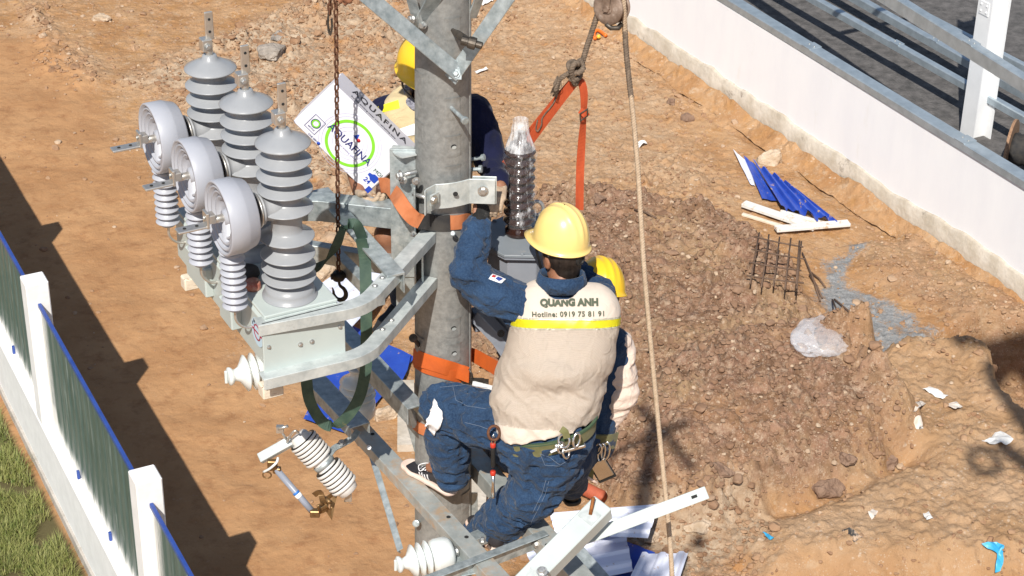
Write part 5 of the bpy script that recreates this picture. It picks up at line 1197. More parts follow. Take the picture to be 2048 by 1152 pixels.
part(cb, 'opened_flap', MAT['kraft'], lambda m: (sweep(m, [fp(1.0, .5, -.05), fp(1.28, .35, -.02), fp(1.2, -.25, -.05)], rect(.05, .003), up=tuple(ez))))

# ------------------------------------------------------------------ things on the ground
def sheet(name, label, pxc, m, rib=.10, h=.022, prof=None, lift=.05, under=None, jag=0, seed=1, group=None, cat='sheet'):
    """corrugated roofing sheet given by 4 photo corners (a,b,c,d): ribs run from a-b side to d-c side"""
    G = [gat(*p) for p in pxc]; zz = max(g.z for g in G)
    Z_ = [zz+lift+(pxc[i][2] if len(pxc[i]) > 2 else 0) for i in range(4)]
    A, B__, C_, D_ = [at(pxc[i][0], pxc[i][1], Z=Z_[i]) for i in range(4)]
    w_ = (A-B__).length; nu = max(24, int(w_/.012)); nv = 24; Rj = np.random.RandomState(seed); vs = []; fs = []
    for j in range(nv+1):
        for i in range(nu+1):
            u_ = i/nu; v_ = j/nv; p = A.lerp(B__, u_).lerp(D_.lerp(C_, u_), v_)
            ph = (u_*w_/rib) % 1; o_ = h*(1 if ph < .22 else (0 if .36 < ph < .86 else ((.36-ph)/.14 if ph < .5 else (ph-.86)/.14)))
            if jag and j >= nv-1: p = p+(D_-A).normalized()*(jag*mnoise.noise(V(u_*9, seed, 0)))
            p = p+V(0, 0, o_+.012*mnoise.noise(V(u_*3, v_*3, seed))); vs.append(p)
    for j in range(nv):
        for i in range(nu): b0 = j*(nu+1)+i; fs.append((b0, b0+1, b0+nu+2, b0+nu+1))
    if (B__-A).cross(D_-A).z < 0: fs = [f[::-1] for f in fs]
    mb = MB(); mb.add(vs, fs); o = mb.build(name, [MAT[m], MAT[under or m]]); s = o.modifiers.new('t', 'SOLIDIFY'); s.thickness = .003; s.offset = -1
    if under: s.material_offset = 1
    tag(o, label, cat, group); return o
GS = 'scraps of roofing sheet on the ground'
sheet('roofing_sheet', 'torn bright blue ribbed roofing sheet lying below the white wall, the upper of two', [(1505, 325), (1590, 380), (1674, 446), (1562, 418)], 'sheet_blue', .26, .06, lift=.10, jag=.2, seed=4, group=GS)
sheet('roofing_sheet', 'narrow blue sheet with white edge lying under the torn ribbed one', [(1487, 312), (1512, 330), (1556, 402), (1524, 398)], 'sheet_blue', .5, .01, lift=.04, seed=6, group=GS)
sheet('roofing_sheet', 'white back of a roofing strip pointing up-left from the blue sheets', [(1466, 299), (1502, 330), (1510, 372), (1500, 368)], 'sheet_white', .4, .01, lift=.03, seed=7, group=GS)
sheet('roofing_sheet', 'white roofing scrap with blue edge under the flat bar at lower right', [(1318, 1012), (1296, 1076), (1110, 1068), (1100, 1030)], 'sheet_white', .22, .03, lift=.12, under='sheet_blue', seed=8, jag=.0, group=GS)
sheet('roofing_sheet', 'white ribbed roofing scrap beneath the off-white box channel, lower middle', [(1252, 1072), (1266, 1142), (1090, 1180), (1050, 1105)], 'sheet_white', .22, .03, lift=.16, under='sheet_blue', seed=9, group=GS)
sheet('roofing_sheet', 'white ribbed roofing scrap at the bottom edge beside the hanging rope', [(1284, 1108), (1376, 1106), (1345, 1200), (1240, 1200)], 'sheet_white', .20, .03, lift=.14, under='sheet_blue', seed=10, group=GS)
sheet('roofing_sheet', 'dark blue flat scrap between the two bottom white sheets', [(1255, 1085), (1310, 1105), (1290, 1190), (1150, 1165)], 'sheet_blue', .6, .01, lift=.05, seed=11, group=GS)
sheet('roofing_sheet', 'white ribbed roofing sheet on the ground left of the pole behind the chain hook', [(700, 528), (800, 560), (700, 660), (600, 600)], 'sheet_white', .20, .02, lift=.08, seed=12, group=GS)
sheet('roofing_sheet', 'flat bright blue sheet lying on the track between the tank and the pole foot', [(700, 650), (830, 715), (700, 868), (607, 838)], 'sheet_blue', .9, .006, lift=.05, seed=13, group=GS)
sheet('roofing_sheet', 'small torn blue corner just left of the pole beside the shaded crossarm', [(770, 735), (822, 708), (815, 740), (785, 800)], 'sheet_blue', .9, .006, lift=.10, seed=14, group=GS)
def plank(label, a, b, w_, h, m='wood', lift=.02, la=0, lb=0):
    A = gat(*a); B__ = gat(*b); A.z += lift+la+h/2; B__.z += lift+lb+h/2; mb = MB(); sweep(mb, [A, B__], rect(w_, h)); o = mb.build('wood_plank', MAT[m], bevel=.008); tag(o, label, 'plank', 'planks near the white wall'); return o
mat('plank_white', (.62, .62, .60), .75, 0, col2=(.70, .68, .64), nscale=5, spots=((.50, .36, .24), 8, .56, .66))
plank('long white painted plank sloping down right below the blue sheets', (1486, 417), (1630, 466), .14, .06, 'plank_white', .05)
plank('pale timber plank lying crosswise over the ends of the white ones', (1550, 470), (1697, 458), .14, .05, 'plank_white', .07)
plank('thin white batten with bare brown face just above the long white plank', (1560, 432), (1668, 462), .05, .05, 'plank_white', .05)
plank('brown bare batten half buried between the two white ones', (1535, 430), (1640, 452), .10, .03, 'wood', .02)
plank('broken timber strip lying along the lower side of the long white plank', (1484, 432), (1582, 462), .06, .04, 'wood', .01)
# rebar mesh
rm = thing('rebar_mesh', 'small square grid of rusty reinforcing bars lying on the brown mound', 'rebar mesh', gat(1550, 520))
mat('rebar', (.12, .075, .05), .8, .3, col2=(.20, .13, .09), nscale=30)
qc = [(1515, 470), (1604, 487), (1597, 572), (1498, 562)]; zq = max(gat(*p).z for p in qc)+.10
QA, QB, QC, QD = [at(*p, Z=zq) for p in qc]
for k in range(5):
    t_ = .03+.94*k/4; a = QA.lerp(QB, t_); b = QD.lerp(QC, t_); jv = V(.01*math.sin(k*5), 0, .02*math.sin(k*3)); e = (b-a)*.06
    part(rm, 'bar', 'rebar', lambda m: tube(m, [a-e+jv, (a+b)/2, b+e*(1+.8*(k % 2))], .0105, 6, up=(0, 0, 1)))
for k in range(4):
    t_ = .08+.84*k/3; a = QA.lerp(QD, t_); b = QB.lerp(QC, t_); e = (b-a)*.07
    part(rm, 'bar', 'rebar', lambda m: tube(m, [a-e+V(0, 0, .02), (a+b)/2+V(0, 0, .0), b+e*(.5+k % 2)], .0105, 6, up=(0, 0, 1)))
part(rm, 'bar', 'rebar', lambda m: tube(m, [QB+(QA-QB)*.06+V(0, 0, .03), QC+(QD-QC)*.05+V(0, 0, .02)], .0115, 6, up=(0, 0, 1)))
for i, (a, b, lab) in enumerate((((1604, 512), (1640, 606), 'long rusty rod pointing down from the mesh corner, the left of the pair'), ((1622, 552), (1650, 578), 'short rusty rod crossing the top of the grey stone patch'), ((1618, 556), (1644, 600), 'thick rusty rod next to the longest one below the mesh'), ((1668, 605), (1722, 655), 'rusty rod lying across the grey stone patch'), ((1664, 606), (1683, 664), 'rusty rod lying down the middle of the grey stone patch'), ((1268, 425), (1312, 440), 'dark thin rods bundled at the upper edge of the mound beside the hanging rope'))):
    A = gat(*a)+V(0, 0, .05); B__ = gat(*b)+V(0, 0, .03); mb = MB(); tube(mb, [A, (A+B__)/2+V(.01, 0, .02), B__], .013, 6, up=(0, 0, 1)); o = mb.build('steel_rod', MAT['rebar']); tag(o, lab, 'rod', 'loose rods near the rebar mesh')
# plastic bag
pb = gat(1645, 690); s0 = FPX/((pb-CAM).dot(_f)); mb = MB(); IV4, IF4 = ico(5)
vv = IV4.copy(); ax_ = np.array([.50, -.02, 0]); out = []
for v in vv:
    n1 = mnoise.fractal(Vector(v)*1.8, 1, 2, 4); rd = mnoise.noise(Vector(v)*3.3+Vector((5, 0, 0)))
    q_ = v*(1+.10*n1-.05*abs(rd)); q_ = np.array([q_[0], q_[1]*(1-.45*q_[0]), q_[2]]); out.append((q_[0]*.33+.12*q_[1]*0, q_[1]*.36, max(q_[2], -.35)*.15+(.10*max(0, -q_[0]))))
out = np.array(out); a = math.radians(-38); c, s = math.cos(a), math.sin(a); out = np.stack([out[:, 0]*c-out[:, 1]*s, out[:, 0]*s+out[:, 1]*c, out[:, 2]], -1)
mb.add(out+np.array([pb.x, pb.y+.02, pb.z+.04]), IF4.tolist(), True)
mp_ = mat('bag_plastic', (.80, .82, .88), .22, 0, col2=(.88, .90, .94), nscale=5, alpha=.27, bump=.45, bscale=3.5, bdist=.06, ani=(1, 2.5, 1))
o = mb.build('plastic_bag', mp_); tag(o, 'crumpled translucent plastic bag between the mound and the grey stone patch', 'bag')
# orange duct
mb = MB(); A = P(1118, 968, 2.2); p0, p1 = gat(1105, 965), gat(1205, 1014)
pp = []; dl = (p1-p0); nseg_ = 140; prs = []
mb = MB(); vs = []
pr_ = []
for i in range(nseg_+1): pr_.append((.070+.009*math.sin(i*2*math.pi/5), dl.length*i/nseg_))
lathe(mb, pr_, p0+V(0, 0, .13), dl, 28); o = mb.build('corrugated_duct', mat('duct_orange', (.44, .11, .055), .7, 0, col2=(.36, .085, .04), nscale=6)); tag(o, 'orange corrugated duct on the ground behind the black boot', 'duct')
# litter
def litter(label, pxs, col, lift=.03, crump=.03, cat='litter', m=None, seed=0, th=.002):
    pts = [gat(*p)+V(0, 0, lift+crump*mnoise.noise(V(i*1.7, seed, 0))) for i, p in enumerate(pxs)]; c = sum(pts, V(0, 0, 0))/len(pts)+V(0, 0, crump)
    bm = bmesh.new(); vs = [bm.verts.new(p) for p in pts]+[bm.verts.new(c)]
    for i in range(len(pts)): bm.faces.new((vs[i], vs[(i+1) % len(pts)], vs[-1]))
    bmesh.ops.subdivide_edges(bm, edges=bm.edges[:], cuts=4, use_grid_fill=True)
    for v in bm.verts: v.co += V(.02*mnoise.noise(v.co*9), .02*mnoise.noise(v.co*9+V(4, 4, 4)), crump*1.3*mnoise.noise(v.co*13))
    v_ = [tuple(v.co) for v in bm.verts]; f_ = [[q.index for q in f.verts] for f in bm.faces]; bm.verts.index_update(); f_ = [[q.index for q in f.verts] for f in bm.faces]; bm.free()
    mb = MB(); mb.add(v_, f_); o = mb.build('litter_scrap', m or MAT[col]); s = o.modifiers.new('t', 'SOLIDIFY'); s.thickness = th; tag(o, label, cat, 'litter on the bare ground'); return o
mat('paper_white', (.70, .68, .64), .8, 0, col2=(.78, .77, .74), nscale=10, spots=((.25, .55, .60), 6, .62, .68))
mat('paper_dirty', (.58, .50, .42), .85, 0, col2=(.70, .64, .57), nscale=10, spots=((.08, .08, .08), 7, .56, .62))
mat('scrap_black', (.03, .03, .03), .6, 0, col2=(.06, .055, .05), nscale=10, spots=((.45, .32, .22), 12, .5, .58))
mat('scrap_blue', (.03, .30, .55), .4, 0, col2=(.06, .38, .62), nscale=10)
litter('white and turquoise paper scrap at the right edge of the bare plateau', [(1962, 886), (1982, 878), (1990, 868), (2004, 864), (2026, 882), (2012, 892), (1990, 894)], 'paper_white', seed=1)
litter('white paper scrap high on the plateau', [(1844, 782), (1862, 778), (1895, 794), (1884, 802), (1868, 794)], 'paper_white', seed=2)
litter('black and white torn wrapper left of the other plateau scraps', [(1815, 812), (1842, 806), (1852, 812), (1836, 822), (1818, 830)], 'paper_dirty', seed=3)
litter('small white wrapper right of the black and white one', [(1890, 815), (1912, 806), (1926, 818), (1910, 824)], 'paper_dirty', seed=4)
litter('narrow torn wrapper standing below the black and white one', [(1828, 840), (1840, 836), (1846, 860), (1832, 862)], 'paper_dirty', seed=5)
litter('black rectangular rubber scrap near the bottom edge of the plateau', [(1682, 1064), (1698, 1058), (1726, 1078), (1708, 1088)], 'scrap_black', .02, .01, seed=6)
litter('bright blue twisted plastic strip near the bottom right corner', [(1962, 1092), (1994, 1088), (2006, 1100), (2006, 1122), (2000, 1150), (1988, 1152), (1995, 1120), (1990, 1104)], 'scrap_blue', .04, .03, seed=7)
litter('small pale blue scrap at the mound foot by the bottom edge', [(1523, 1073), (1530, 1072), (1546, 1078), (1540, 1084)], 'scrap_blue', seed=8)
litter('small white chip on the dirt below the mound', [(1844, 1030), (1856, 1026), (1868, 1040), (1852, 1044)], 'paper_white', seed=9)
litter('pale paper scrap half buried at the lower end of the mound', [(1735, 1030), (1745, 1022), (1757, 1026), (1742, 1042)], 'paper_dirty', seed=10)
litter('thin white strip lying among rubble right of the hanging rope top', [(1270, 290), (1290, 286), (1294, 292), (1275, 298)], 'paper_white', seed=11)
litter('white chip on the brown channel beneath the wall foot', [(1617, 357), (1630, 354), (1640, 358), (1630, 363)], 'paper_white', seed=12)
litter('white strip on the upper ground right of the pole', [(947, 145), (972, 138), (978, 142), (955, 150)], 'paper_white', seed=13)
litter('white crumpled paper touching the top edge just right of the pole', [(955, 10), (968, 0), (990, -8), (985, 4), (965, 14)], 'paper_white', seed=14)
litter('grey-blue crushed cement bag at the upper middle behind the chain', [(545, 70), (562, 64), (570, 74), (556, 86), (540, 84)], 'rock_grey', seed=15)
ho = thing('orange_clip', 'small orange plastic hook with a yellow part lying on the ground beside the hanging rope', 'clip', gat(1200, 74))
g_ = gat(1200, 74)+V(0, 0, .05)
part(ho, 'hook', mat('orange_plastic', (.75, .16, .02), .4), lambda m: tube(m, smoothpath([gat(1190, 82)+V(0, 0, .04), gat(1188, 72)+V(0, 0, .05), gat(1196, 67)+V(0, 0, .06), gat(1212, 76)+V(0, 0, .04)], 5), .03, 8, up=(0, 0, 1)))
part(ho, 'yellow_cap', mat('yellow_plastic', (.80, .45, .05), .4), lambda m: lathe(m, [(.035, 0), (.04, .03), (.02, .06)], gat(1197, 78)+V(0, 0, .02), ZD, 14))
# pale timber post on the ground behind the pole, left side
mb = MB(); A = gat(812, 775); B__ = gat(812, 905); sweep(mb, [A+V(0, 0, .06), B__+V(0, 0, .06)], rect(.20, .10)); o = mb.build('concrete_slab', MAT['footing_concrete']); tag(o, 'pale narrow concrete slab on the ground just left of the pole', 'slab')
mb = MB(); A = gat(965, 870); B__ = gat(950, 1040); sweep(mb, [A+V(0, 0, .06), B__+V(0, 0, .06)], rect(.22, .10)); o = mb.build('concrete_slab', MAT['footing_concrete']); tag(o, 'pale concrete slab on the ground seen just right of the pole between the legs', 'slab')
# ------------------------------------------------------------------ people: distance-field bodies and clothes turned into one surface each
def vn3(p, k=0):
    i = np.floor(p).astype(np.int64); f = p-i; f = f*f*(3-2*f); out = 0
    for dx in (0, 1):
        for dy in (0, 1):
            for dz in (0, 1):
                h = hsh(i[:, 0]+dx+57*(i[:, 2]+dz), i[:, 1]+dy, k)
                out = out+h*(f[:, 0] if dx else 1-f[:, 0])*(f[:, 1] if dy else 1-f[:, 1])*(f[:, 2] if dz else 1-f[:, 2])
    return out
class SDF:
    def __init__(s, lo, hi, h):
        s.h = h; s.lo = np.array(lo, float); s.n = np.maximum(((np.array(hi)-s.lo)/h).astype(int)+2, 3)
        s.ax = [s.lo[i]+h*np.arange(s.n[i]) for i in range(3)]; s.D = np.full(s.n, 1.0, np.float32)
    def sub(s, lo, hi):
        sl = []
        for i in range(3):
            a = int(max(0, math.floor((lo[i]-s.lo[i])/s.h))); b = int(min(s.n[i], math.ceil((hi[i]-s.lo[i])/s.h)+1)); sl.append(slice(a, max(b, a)))
        g = np.meshgrid(s.ax[0][sl[0]], s.ax[1][sl[1]], s.ax[2][sl[2]], indexing='ij', sparse=True); return tuple(sl), g
    def comb(s, sl, d, k, op):
        e = s.D[sl]
        if d.size == 0: return
        if op == 'u':
            if k > 0: hh = np.clip(.5+.5*(e-d)/k, 0, 1); r = e*(1-hh)+d*hh-k*hh*(1-hh)
            else: r = np.minimum(e, d)
        elif op == 's':
            if k > 0: hh = np.clip(.5-.5*(e+d)/k, 0, 1); r = e*(1-hh)-d*hh+k*hh*(1-hh)
            else: r = np.maximum(e, -d)
        s.D[sl] = r
    def cone(s, a, b, ra, rb, k=.02, op='u'):
        a = np.array(a, float); b = np.array(b, float); m = max(ra, rb)+k+.05
        sl, (X, Y, Z) = s.sub(np.minimum(a, b)-m, np.maximum(a, b)+m); v = b-a; L2 = max(v@v, 1e-9)
        t = np.clip(((X-a[0])*v[0]+(Y-a[1])*v[1]+(Z-a[2])*v[2])/L2, 0, 1)
        d = np.sqrt((X-a[0]-v[0]*t)**2+(Y-a[1]-v[1]*t)**2+(Z-a[2]-v[2]*t)**2)-(ra+(rb-ra)*t); s.comb(sl, d, k, op)
    def ell(s, c, r, ax=None, k=.02, op='u'):
        c = np.array(c, float); r = np.array(r, float); m = r.max()+k+.05; sl, (X, Y, Z) = s.sub(c-m, c+m); A = np.eye(3) if ax is None else np.array([tuple(v) for v in ax])
        q = [((X-c[0])*A[i, 0]+(Y-c[1])*A[i, 1]+(Z-c[2])*A[i, 2]) for i in range(3)]
        k0 = np.sqrt(sum((q[i]/r[i])**2 for i in range(3))); k1 = np.sqrt(sum((q[i]/r[i]**2)**2 for i in range(3)))+1e-6
        s.comb(sl, k0*(k0-1)/k1, k, op)
    def chain(s, pts, rs_, k=.02):
        for i in range(len(pts)-1): s.cone(pts[i], pts[i+1], rs_[i], rs_[i+1], k)
    def torso(s, sl_, side, k=.03, grow=0, sub=6):
        """sl_: (centre, halfwidth, depth radius) from top to bottom; cross-sections are stadium shaped"""
        for (c0, w0, r0), (c1, w1, r1) in zip(sl_, sl_[1:]):
            for j in range(sub+1):
                t = j/sub; c = Vector(c0).lerp(Vector(c1), t); w_ = w0+(w1-w0)*t+grow; r = r0+(r1-r0)*t+grow
                sd2 = Vector(side); s.cone(c-sd2*(w_-r), c+sd2*(w_-r), r, r, k if j == 0 else .012)
    def cut(s, p, n, soft=0):
        """remove everything on the +n side of the plane"""
        p = Vector(p); n = Vector(n).normalized(); g = np.meshgrid(*s.ax, indexing='ij', sparse=True)
        d = (g[0]-p.x)*n.x+(g[1]-p.y)*n.y+(g[2]-p.z)*n.z; s.D = np.maximum(s.D, d.astype(np.float32))
    def folds(s, amp, freq, seed=0, stretch=(1, 1, 1), ridge=True, mask=None, rot=None):
        idx = np.argwhere(np.abs(s.D) < amp*2.5+s.h*1.5)
        p = s.lo+idx*s.h; q = (p if rot is None else p@np.array(rot).T)*np.array(stretch)*freq
        wv = vn3(p*4+11, seed+7); q = q+np.stack([wv, vn3(p*4+31, seed+8), vn3(p*4+51, seed+9)], -1)*1.6
        v = vn3(q, seed); v2 = vn3(q*2.1+5, seed+1)
        if ridge: f = (1-np.abs(v*2-1)*2.0).clip(-1, 1)*.7+.3*(1-np.abs(v2*2-1)*2)
        else: f = (v-.5)*2
        a = amp if mask is None else amp*mask(p)
        s.D[idx[:, 0], idx[:, 1], idx[:, 2]] -= (a*f).astype(np.float32)
    def mesh(s):
        D = s.D; n = s.n; S = D < 0
        c = np.zeros(tuple(n-1), np.uint8)
        for a in (0, 1):
            for b in (0, 1):
                for d in (0, 1): c += S[a:n[0]-1+a, b:n[1]-1+b, d:n[2]-1+d]
        act = (c > 0) & (c < 8); idx = np.argwhere(act); vid = np.full(act.shape, -1, np.int64); vid[act] = np.arange(len(idx))
        pos = np.zeros((len(idx), 3)); cnt_ = np.zeros(len(idx))
        cs = [(a, b, d) for a in (0, 1) for b in (0, 1) for d in (0, 1)]
        for A in cs:
            for ax in range(3):
                if A[ax]: continue
                Bc = list(A); Bc[ax] = 1
                v0 = D[idx[:, 0]+A[0], idx[:, 1]+A[1], idx[:, 2]+A[2]]; v1 = D[idx[:, 0]+Bc[0], idx[:, 1]+Bc[1], idx[:, 2]+Bc[2]]
                m = (v0 < 0) != (v1 < 0); t = np.where(m, v0/(v0-v1+1e-12), 0); pt = np.tile(np.array(A, float), (len(idx), 1)); pt[:, ax] = t
                pos[m] += pt[m]; cnt_[m] += 1
        pos = s.lo+(idx+pos/cnt_[:, None])*s.h; F = []
        for ax in range(3):
            b, d = (ax+1) % 3, (ax+2) % 3; sa = [slice(None)]*3; sb = [slice(None)]*3; sa[ax] = slice(0, n[ax]-1); sb[ax] = slice(1, n[ax])
            x = S[tuple(sa)] != S[tuple(sb)]; e = np.argwhere(x); e = e[(e[:, b] > 0) & (e[:, d] > 0) & (e[:, b] < n[b]-1) & (e[:, d] < n[d]-1)]
            def vv(db, dd_): q = e.copy(); q[:, b] -= db; q[:, d] -= dd_; return vid[q[:, 0], q[:, 1], q[:, 2]]
            quad = np.stack([vv(1, 1), vv(0, 1), vv(0, 0), vv(1, 0)], -1); inside = S[e[:, 0], e[:, 1], e[:, 2]]
            quad[~inside] = quad[~inside][:, ::-1]; F.append(quad)
        F = np.concatenate(F); F = F[(F >= 0).all(1)]; return pos, F
    def build(s, name, m, parent, smooth_it=1):
        pos, F = s.mesh()
        for _ in range(smooth_it):
            acc = np.zeros_like(pos); cn = np.zeros(len(pos))
            for a, b in ((0, 1), (1, 2), (2, 3), (3, 0)):
                np.add.at(acc, F[:, a], pos[F[:, b]]); np.add.at(cn, F[:, a], 1); np.add.at(acc, F[:, b], pos[F[:, a]]); np.add.at(cn, F[:, b], 1)
            pos = pos*.5+.5*acc/np.maximum(cn, 1)[:, None]
        mb = MB(); mb.add(pos, F.tolist(), True); return mb.build(name, MAT[m] if isinstance(m, str) else m, parent)

# cloth materials
def cloth(name, a, b_, nscale=9, rough=.9, weave=900, wk=.25, wrink=.5, wscale=14, stretch=(1, 1, 1), sheen=.1, worn=None):
    m = mat(name, a, rough, 0, col2=b_, nscale=nscale, nlo=.3, nhi=.7, spec=.15); t, N_, L_ = nodes(m); B_ = N_['Principled BSDF']; B_.inputs['Sheen Weight'].default_value = sheen
    tc = N_.new('ShaderNodeTexCoord'); mp = N_.new('ShaderNodeMapping'); mp.inputs['Scale'].default_value = stretch; L_.new(tc.outputs['Object'], mp.inputs[0])
    n1 = N_.new('ShaderNodeTexNoise'); n1.inputs['Scale'].default_value = wscale; n1.inputs['Detail'].default_value = 3; n1.inputs['Distortion'].default_value = 1.2; L_.new(mp.outputs[0], n1.inputs['Vector'])
    n2 = N_.new('ShaderNodeTexNoise'); n2.inputs['Scale'].default_value = weave*.3; n2.inputs['Detail'].default_value = 2; L_.new(tc.outputs['Object'], n2.inputs['Vector'])
    b1_ = N_.new('ShaderNodeBump'); b1_.inputs['Strength'].default_value = wrink; b1_.inputs['Distance'].default_value = .02; L_.new(n1.outputs[0], b1_.inputs['Height'])
    b2_ = N_.new('ShaderNodeBump'); b2_.inputs['Strength'].default_value = wk; b2_.inputs['Distance'].default_value = .002; L_.new(n2.outputs[0], b2_.inputs['Height']); L_.new(b1_.outputs[0], b2_.inputs['Normal']); L_.new(b2_.outputs[0], B_.inputs['Normal'])
    if worn:      # faded threads
        n3 = N_.new('ShaderNodeTexNoise'); n3.inputs['Scale'].default_value = 140; n3.inputs['Detail'].default_value = 4; n3.inputs['Roughness'].default_value = .8; L_.new(tc.outputs['Object'], n3.inputs['Vector'])
        mr = N_.new('ShaderNodeMapRange'); mr.inputs[1].default_value = .40; mr.inputs[2].default_value = .75; mr.inputs[4].default_value = .55; L_.new(n3.outputs[0], mr.inputs[0])
        mx = N_.new('ShaderNodeMix'); mx.data_type = 'RGBA'; old = B_.inputs['Base Color'].links[0].from_socket; L_.new(mr.outputs[0], mx.inputs[0]); L_.new(old, mx.inputs[6]); mx.inputs[7].default_value = (*worn, 1); L_.new(mx.outputs[2], B_.inputs['Base Color'])
    return m
cloth('denim', (.009, .023, .056), (.024, .054, .115), 9, worn=(.06, .11, .19), wrink=.9, wscale=16)
cloth('denim_dark', (.010, .022, .052), (.022, .045, .09), 7, worn=(.06, .09, .15))
cloth('navy_knit', (.006, .008, .028), (.012, .014, .045), 8)
cloth('vest_cream', (.57, .49, .415), (.63, .55, .47), 4, wrink=.35)
cloth('vest_mesh', (.70, .615, .525), (.76, .675, .585), 4, wrink=.5)
cloth('vest_khaki', (.50, .40, .23), (.58, .47, .29), 4, wrink=.5)
cloth('sleeve_cream', (.62, .50, .42), (.68, .56, .48), 4, wrink=.7)
cloth('belt_olive', (.13, .13, .055), (.20, .19, .09), 20, wrink=.3)
cloth('glove_black', (.012, .012, .012), (.03, .03, .03), 30, wrink=.6, wscale=40)
cloth('glove_tan', (.36, .26, .18), (.48, .38, .28), 20, wrink=.5, wscale=40)
cloth('scarf', (.03, .03, .05), (.45, .45, .52), 60, wrink=.6, wscale=40)
# mesh holes of the vest: fine dots
m_ = MAT['vest_mesh']; t, N, L = nodes(m_); B_ = N['Principled BSDF']; tc = N.new('ShaderNodeTexCoord'); v_ = N.new('ShaderNodeTexVoronoi'); v_.inputs['Scale'].default_value = 190; v_.inputs['Randomness'].default_value = .15; L.new(tc.outputs['Object'], v_.inputs['Vector'])
dots = rng(v_.outputs['Distance'], .22, .42, .22, 0.0); old = B_.inputs['Base Color'].links[0].from_socket; L.new(mixc(dots, old, (.30, .24, .19)), B_.inputs['Base Color'])
sk = mat('skin', (.23, .10, .055), .5, 0, col2=(.30, .14, .08), nscale=14, bump=.2, bscale=120, bdist=.002); sk.node_tree.nodes['Principled BSDF'].inputs['Subsurface Weight'].default_value = .08; sk.node_tree.nodes['Principled BSDF'].inputs['Subsurface Radius'].default_value = (.01, .004, .002)
mat('hair_black', (.012, .008, .006), .6, 0, col2=(.03, .02, .015), nscale=60, ani=(1, 1, .15), bump=.8, bscale=160, bdist=.003)
mat('helmet_pale', (.80, .585, .20), .30, 0, col2=(.82, .615, .24), nscale=4, coat=.25, spots=((.62, .46, .14), 9, .66, .8))
mat('helmet_yellow', (.80, .50, .02), .28, 0, col2=(.82, .53, .03), nscale=4, coat=.3)
mat('strap_black', (.015, .015, .015), .6, 0)
mat('harness_grey', (.16, .155, .14), .55, 0, col2=(.30, .29, .26), nscale=20)
mat('sole_pink', (.74, .60, .52), .7, 0, col2=(.66, .50, .42), nscale=12)
mat('canvas_black', (.012, .012, .018), .85, 0, col2=(.035, .032, .035), nscale=14)
mat('boot_black', (.012, .012, .012), .5, 0, col2=(.03, .03, .03), nscale=10)
mat('refl_yellow', (.88, .82, .02), .35, 0, col2=(.92, .86, .04), nscale=6); MAT['refl_yellow'].node_tree.nodes['Principled BSDF'].inputs['Specular IOR Level'].default_value = .6
mat('refl_silver', (.70, .68, .56), .35, .1, col2=(.78, .76, .62), nscale=10)
mat('label_white', (.78, .78, .80), .6)
mat('steel_shiny', (.62, .60, .57), .22, 1.0, col2=(.7, .68, .65), nscale=10)

def basis(fwd, up=(0, 0, 1)):
    f = Vector(fwd).normalized(); u = Vector(up); s = f.cross(u).normalized(); u = s.cross(f).normalized(); return f, s, u    # forward, right, up
def head_prims(S, c, f, s, u, sc=1.0):
    """head centred at c (middle of the skull), total height .23"""
    o = lambda a, b, d: Vector(c)+f*(a*sc)+s*(b*sc)+u*(d*sc)
    S.ell(o(-.008, 0, .025), (.096*sc, .076*sc, .092*sc), (f, s, u)); S.ell(o(.028, 0, -.045), (.060*sc, .058*sc, .075*sc), (f, s, u), k=.03)
    S.ell(o(.062, 0, -.088), (.022*sc, .026*sc, .018*sc), (f, s, u), k=.02); S.cone(o(.082, 0, .005), o(.104, 0, -.030), .009*sc, .012*sc, .012)
    S.cone(o(.080, -.035, .018), o(.080, .035, .018), .012*sc, .012*sc, .015)
    for q in (-1, 1):
        S.ell(o(.083, .030*q, .0), (.012*sc, .014*sc, .009*sc), (f, s, u), k=.01, op='s'); S.ell(o(-.006, .080*q, -.012), (.020*sc, .011*sc, .033*sc), (f, s, u), k=.008); S.ell(o(-.002, .090*q, -.008), (.010*sc, .006*sc, .018*sc), (f, s, u), k=.004, op='s')
    S.cone(o(.086, -.020, -.058), o(.086, .020, -.058), .007*sc, .007*sc, .008)
def hand_prims(S, wr, d, back, curl=.6, thumb=1, sc=1.0, g=0.0, spread=.05):
    """wr wrist, d direction of the fingers, back normal of the back of the hand; thumb on side +-1"""
    d = Vector(d).normalized(); n = Vector(back); n = (n-d*n.dot(d)).normalized(); s = d.cross(n).normalized()*thumb
    pc = wr+d*.045*sc
    for q in (-1, -.33, .33, 1): S.cone(wr+s*(q*.018*sc)+d*.008, wr+d*(.088*sc-.006*abs(q))+s*(q*.030*sc), (.013+g)*sc, (.012+g)*sc, .010)
    lens = [.036, .042, .039, .031]
    for i, q in enumerate((.92, .32, -.30, -.90)):
        p = wr+d*(.088-.006*abs(q))*sc+s*(q*.031*sc); a = curl*.35; r = (.0092+g)*(1 if i < 3 else .88)*sc; dd_ = (d+s*(spread*q)).normalized()
        for kk in range(3):
            dir_ = dd_*math.cos(a)-n*math.sin(a); e = p+dir_*(lens[i]*(1, .68, .55)[kk])*sc; S.cone(p, e, r*(1, .93, .86)[kk], r*(.93, .86, .78)[kk], .003); p = e; a += curl*(.75, .6, .5)[kk]
    p = wr+d*.028*sc+s*.026*sc; d1 = (d*.62+s*.72-n*.25).normalized(); e = p+d1*.042*sc; S.cone(p, e, (.0135+g)*sc, (.0105+g)*sc, .008); d2 = (d*.85+s*.35-n*.45).normalized(); S.cone(e, e+d2*.032*sc, (.0105+g)*sc, (.0085+g)*sc, .003)
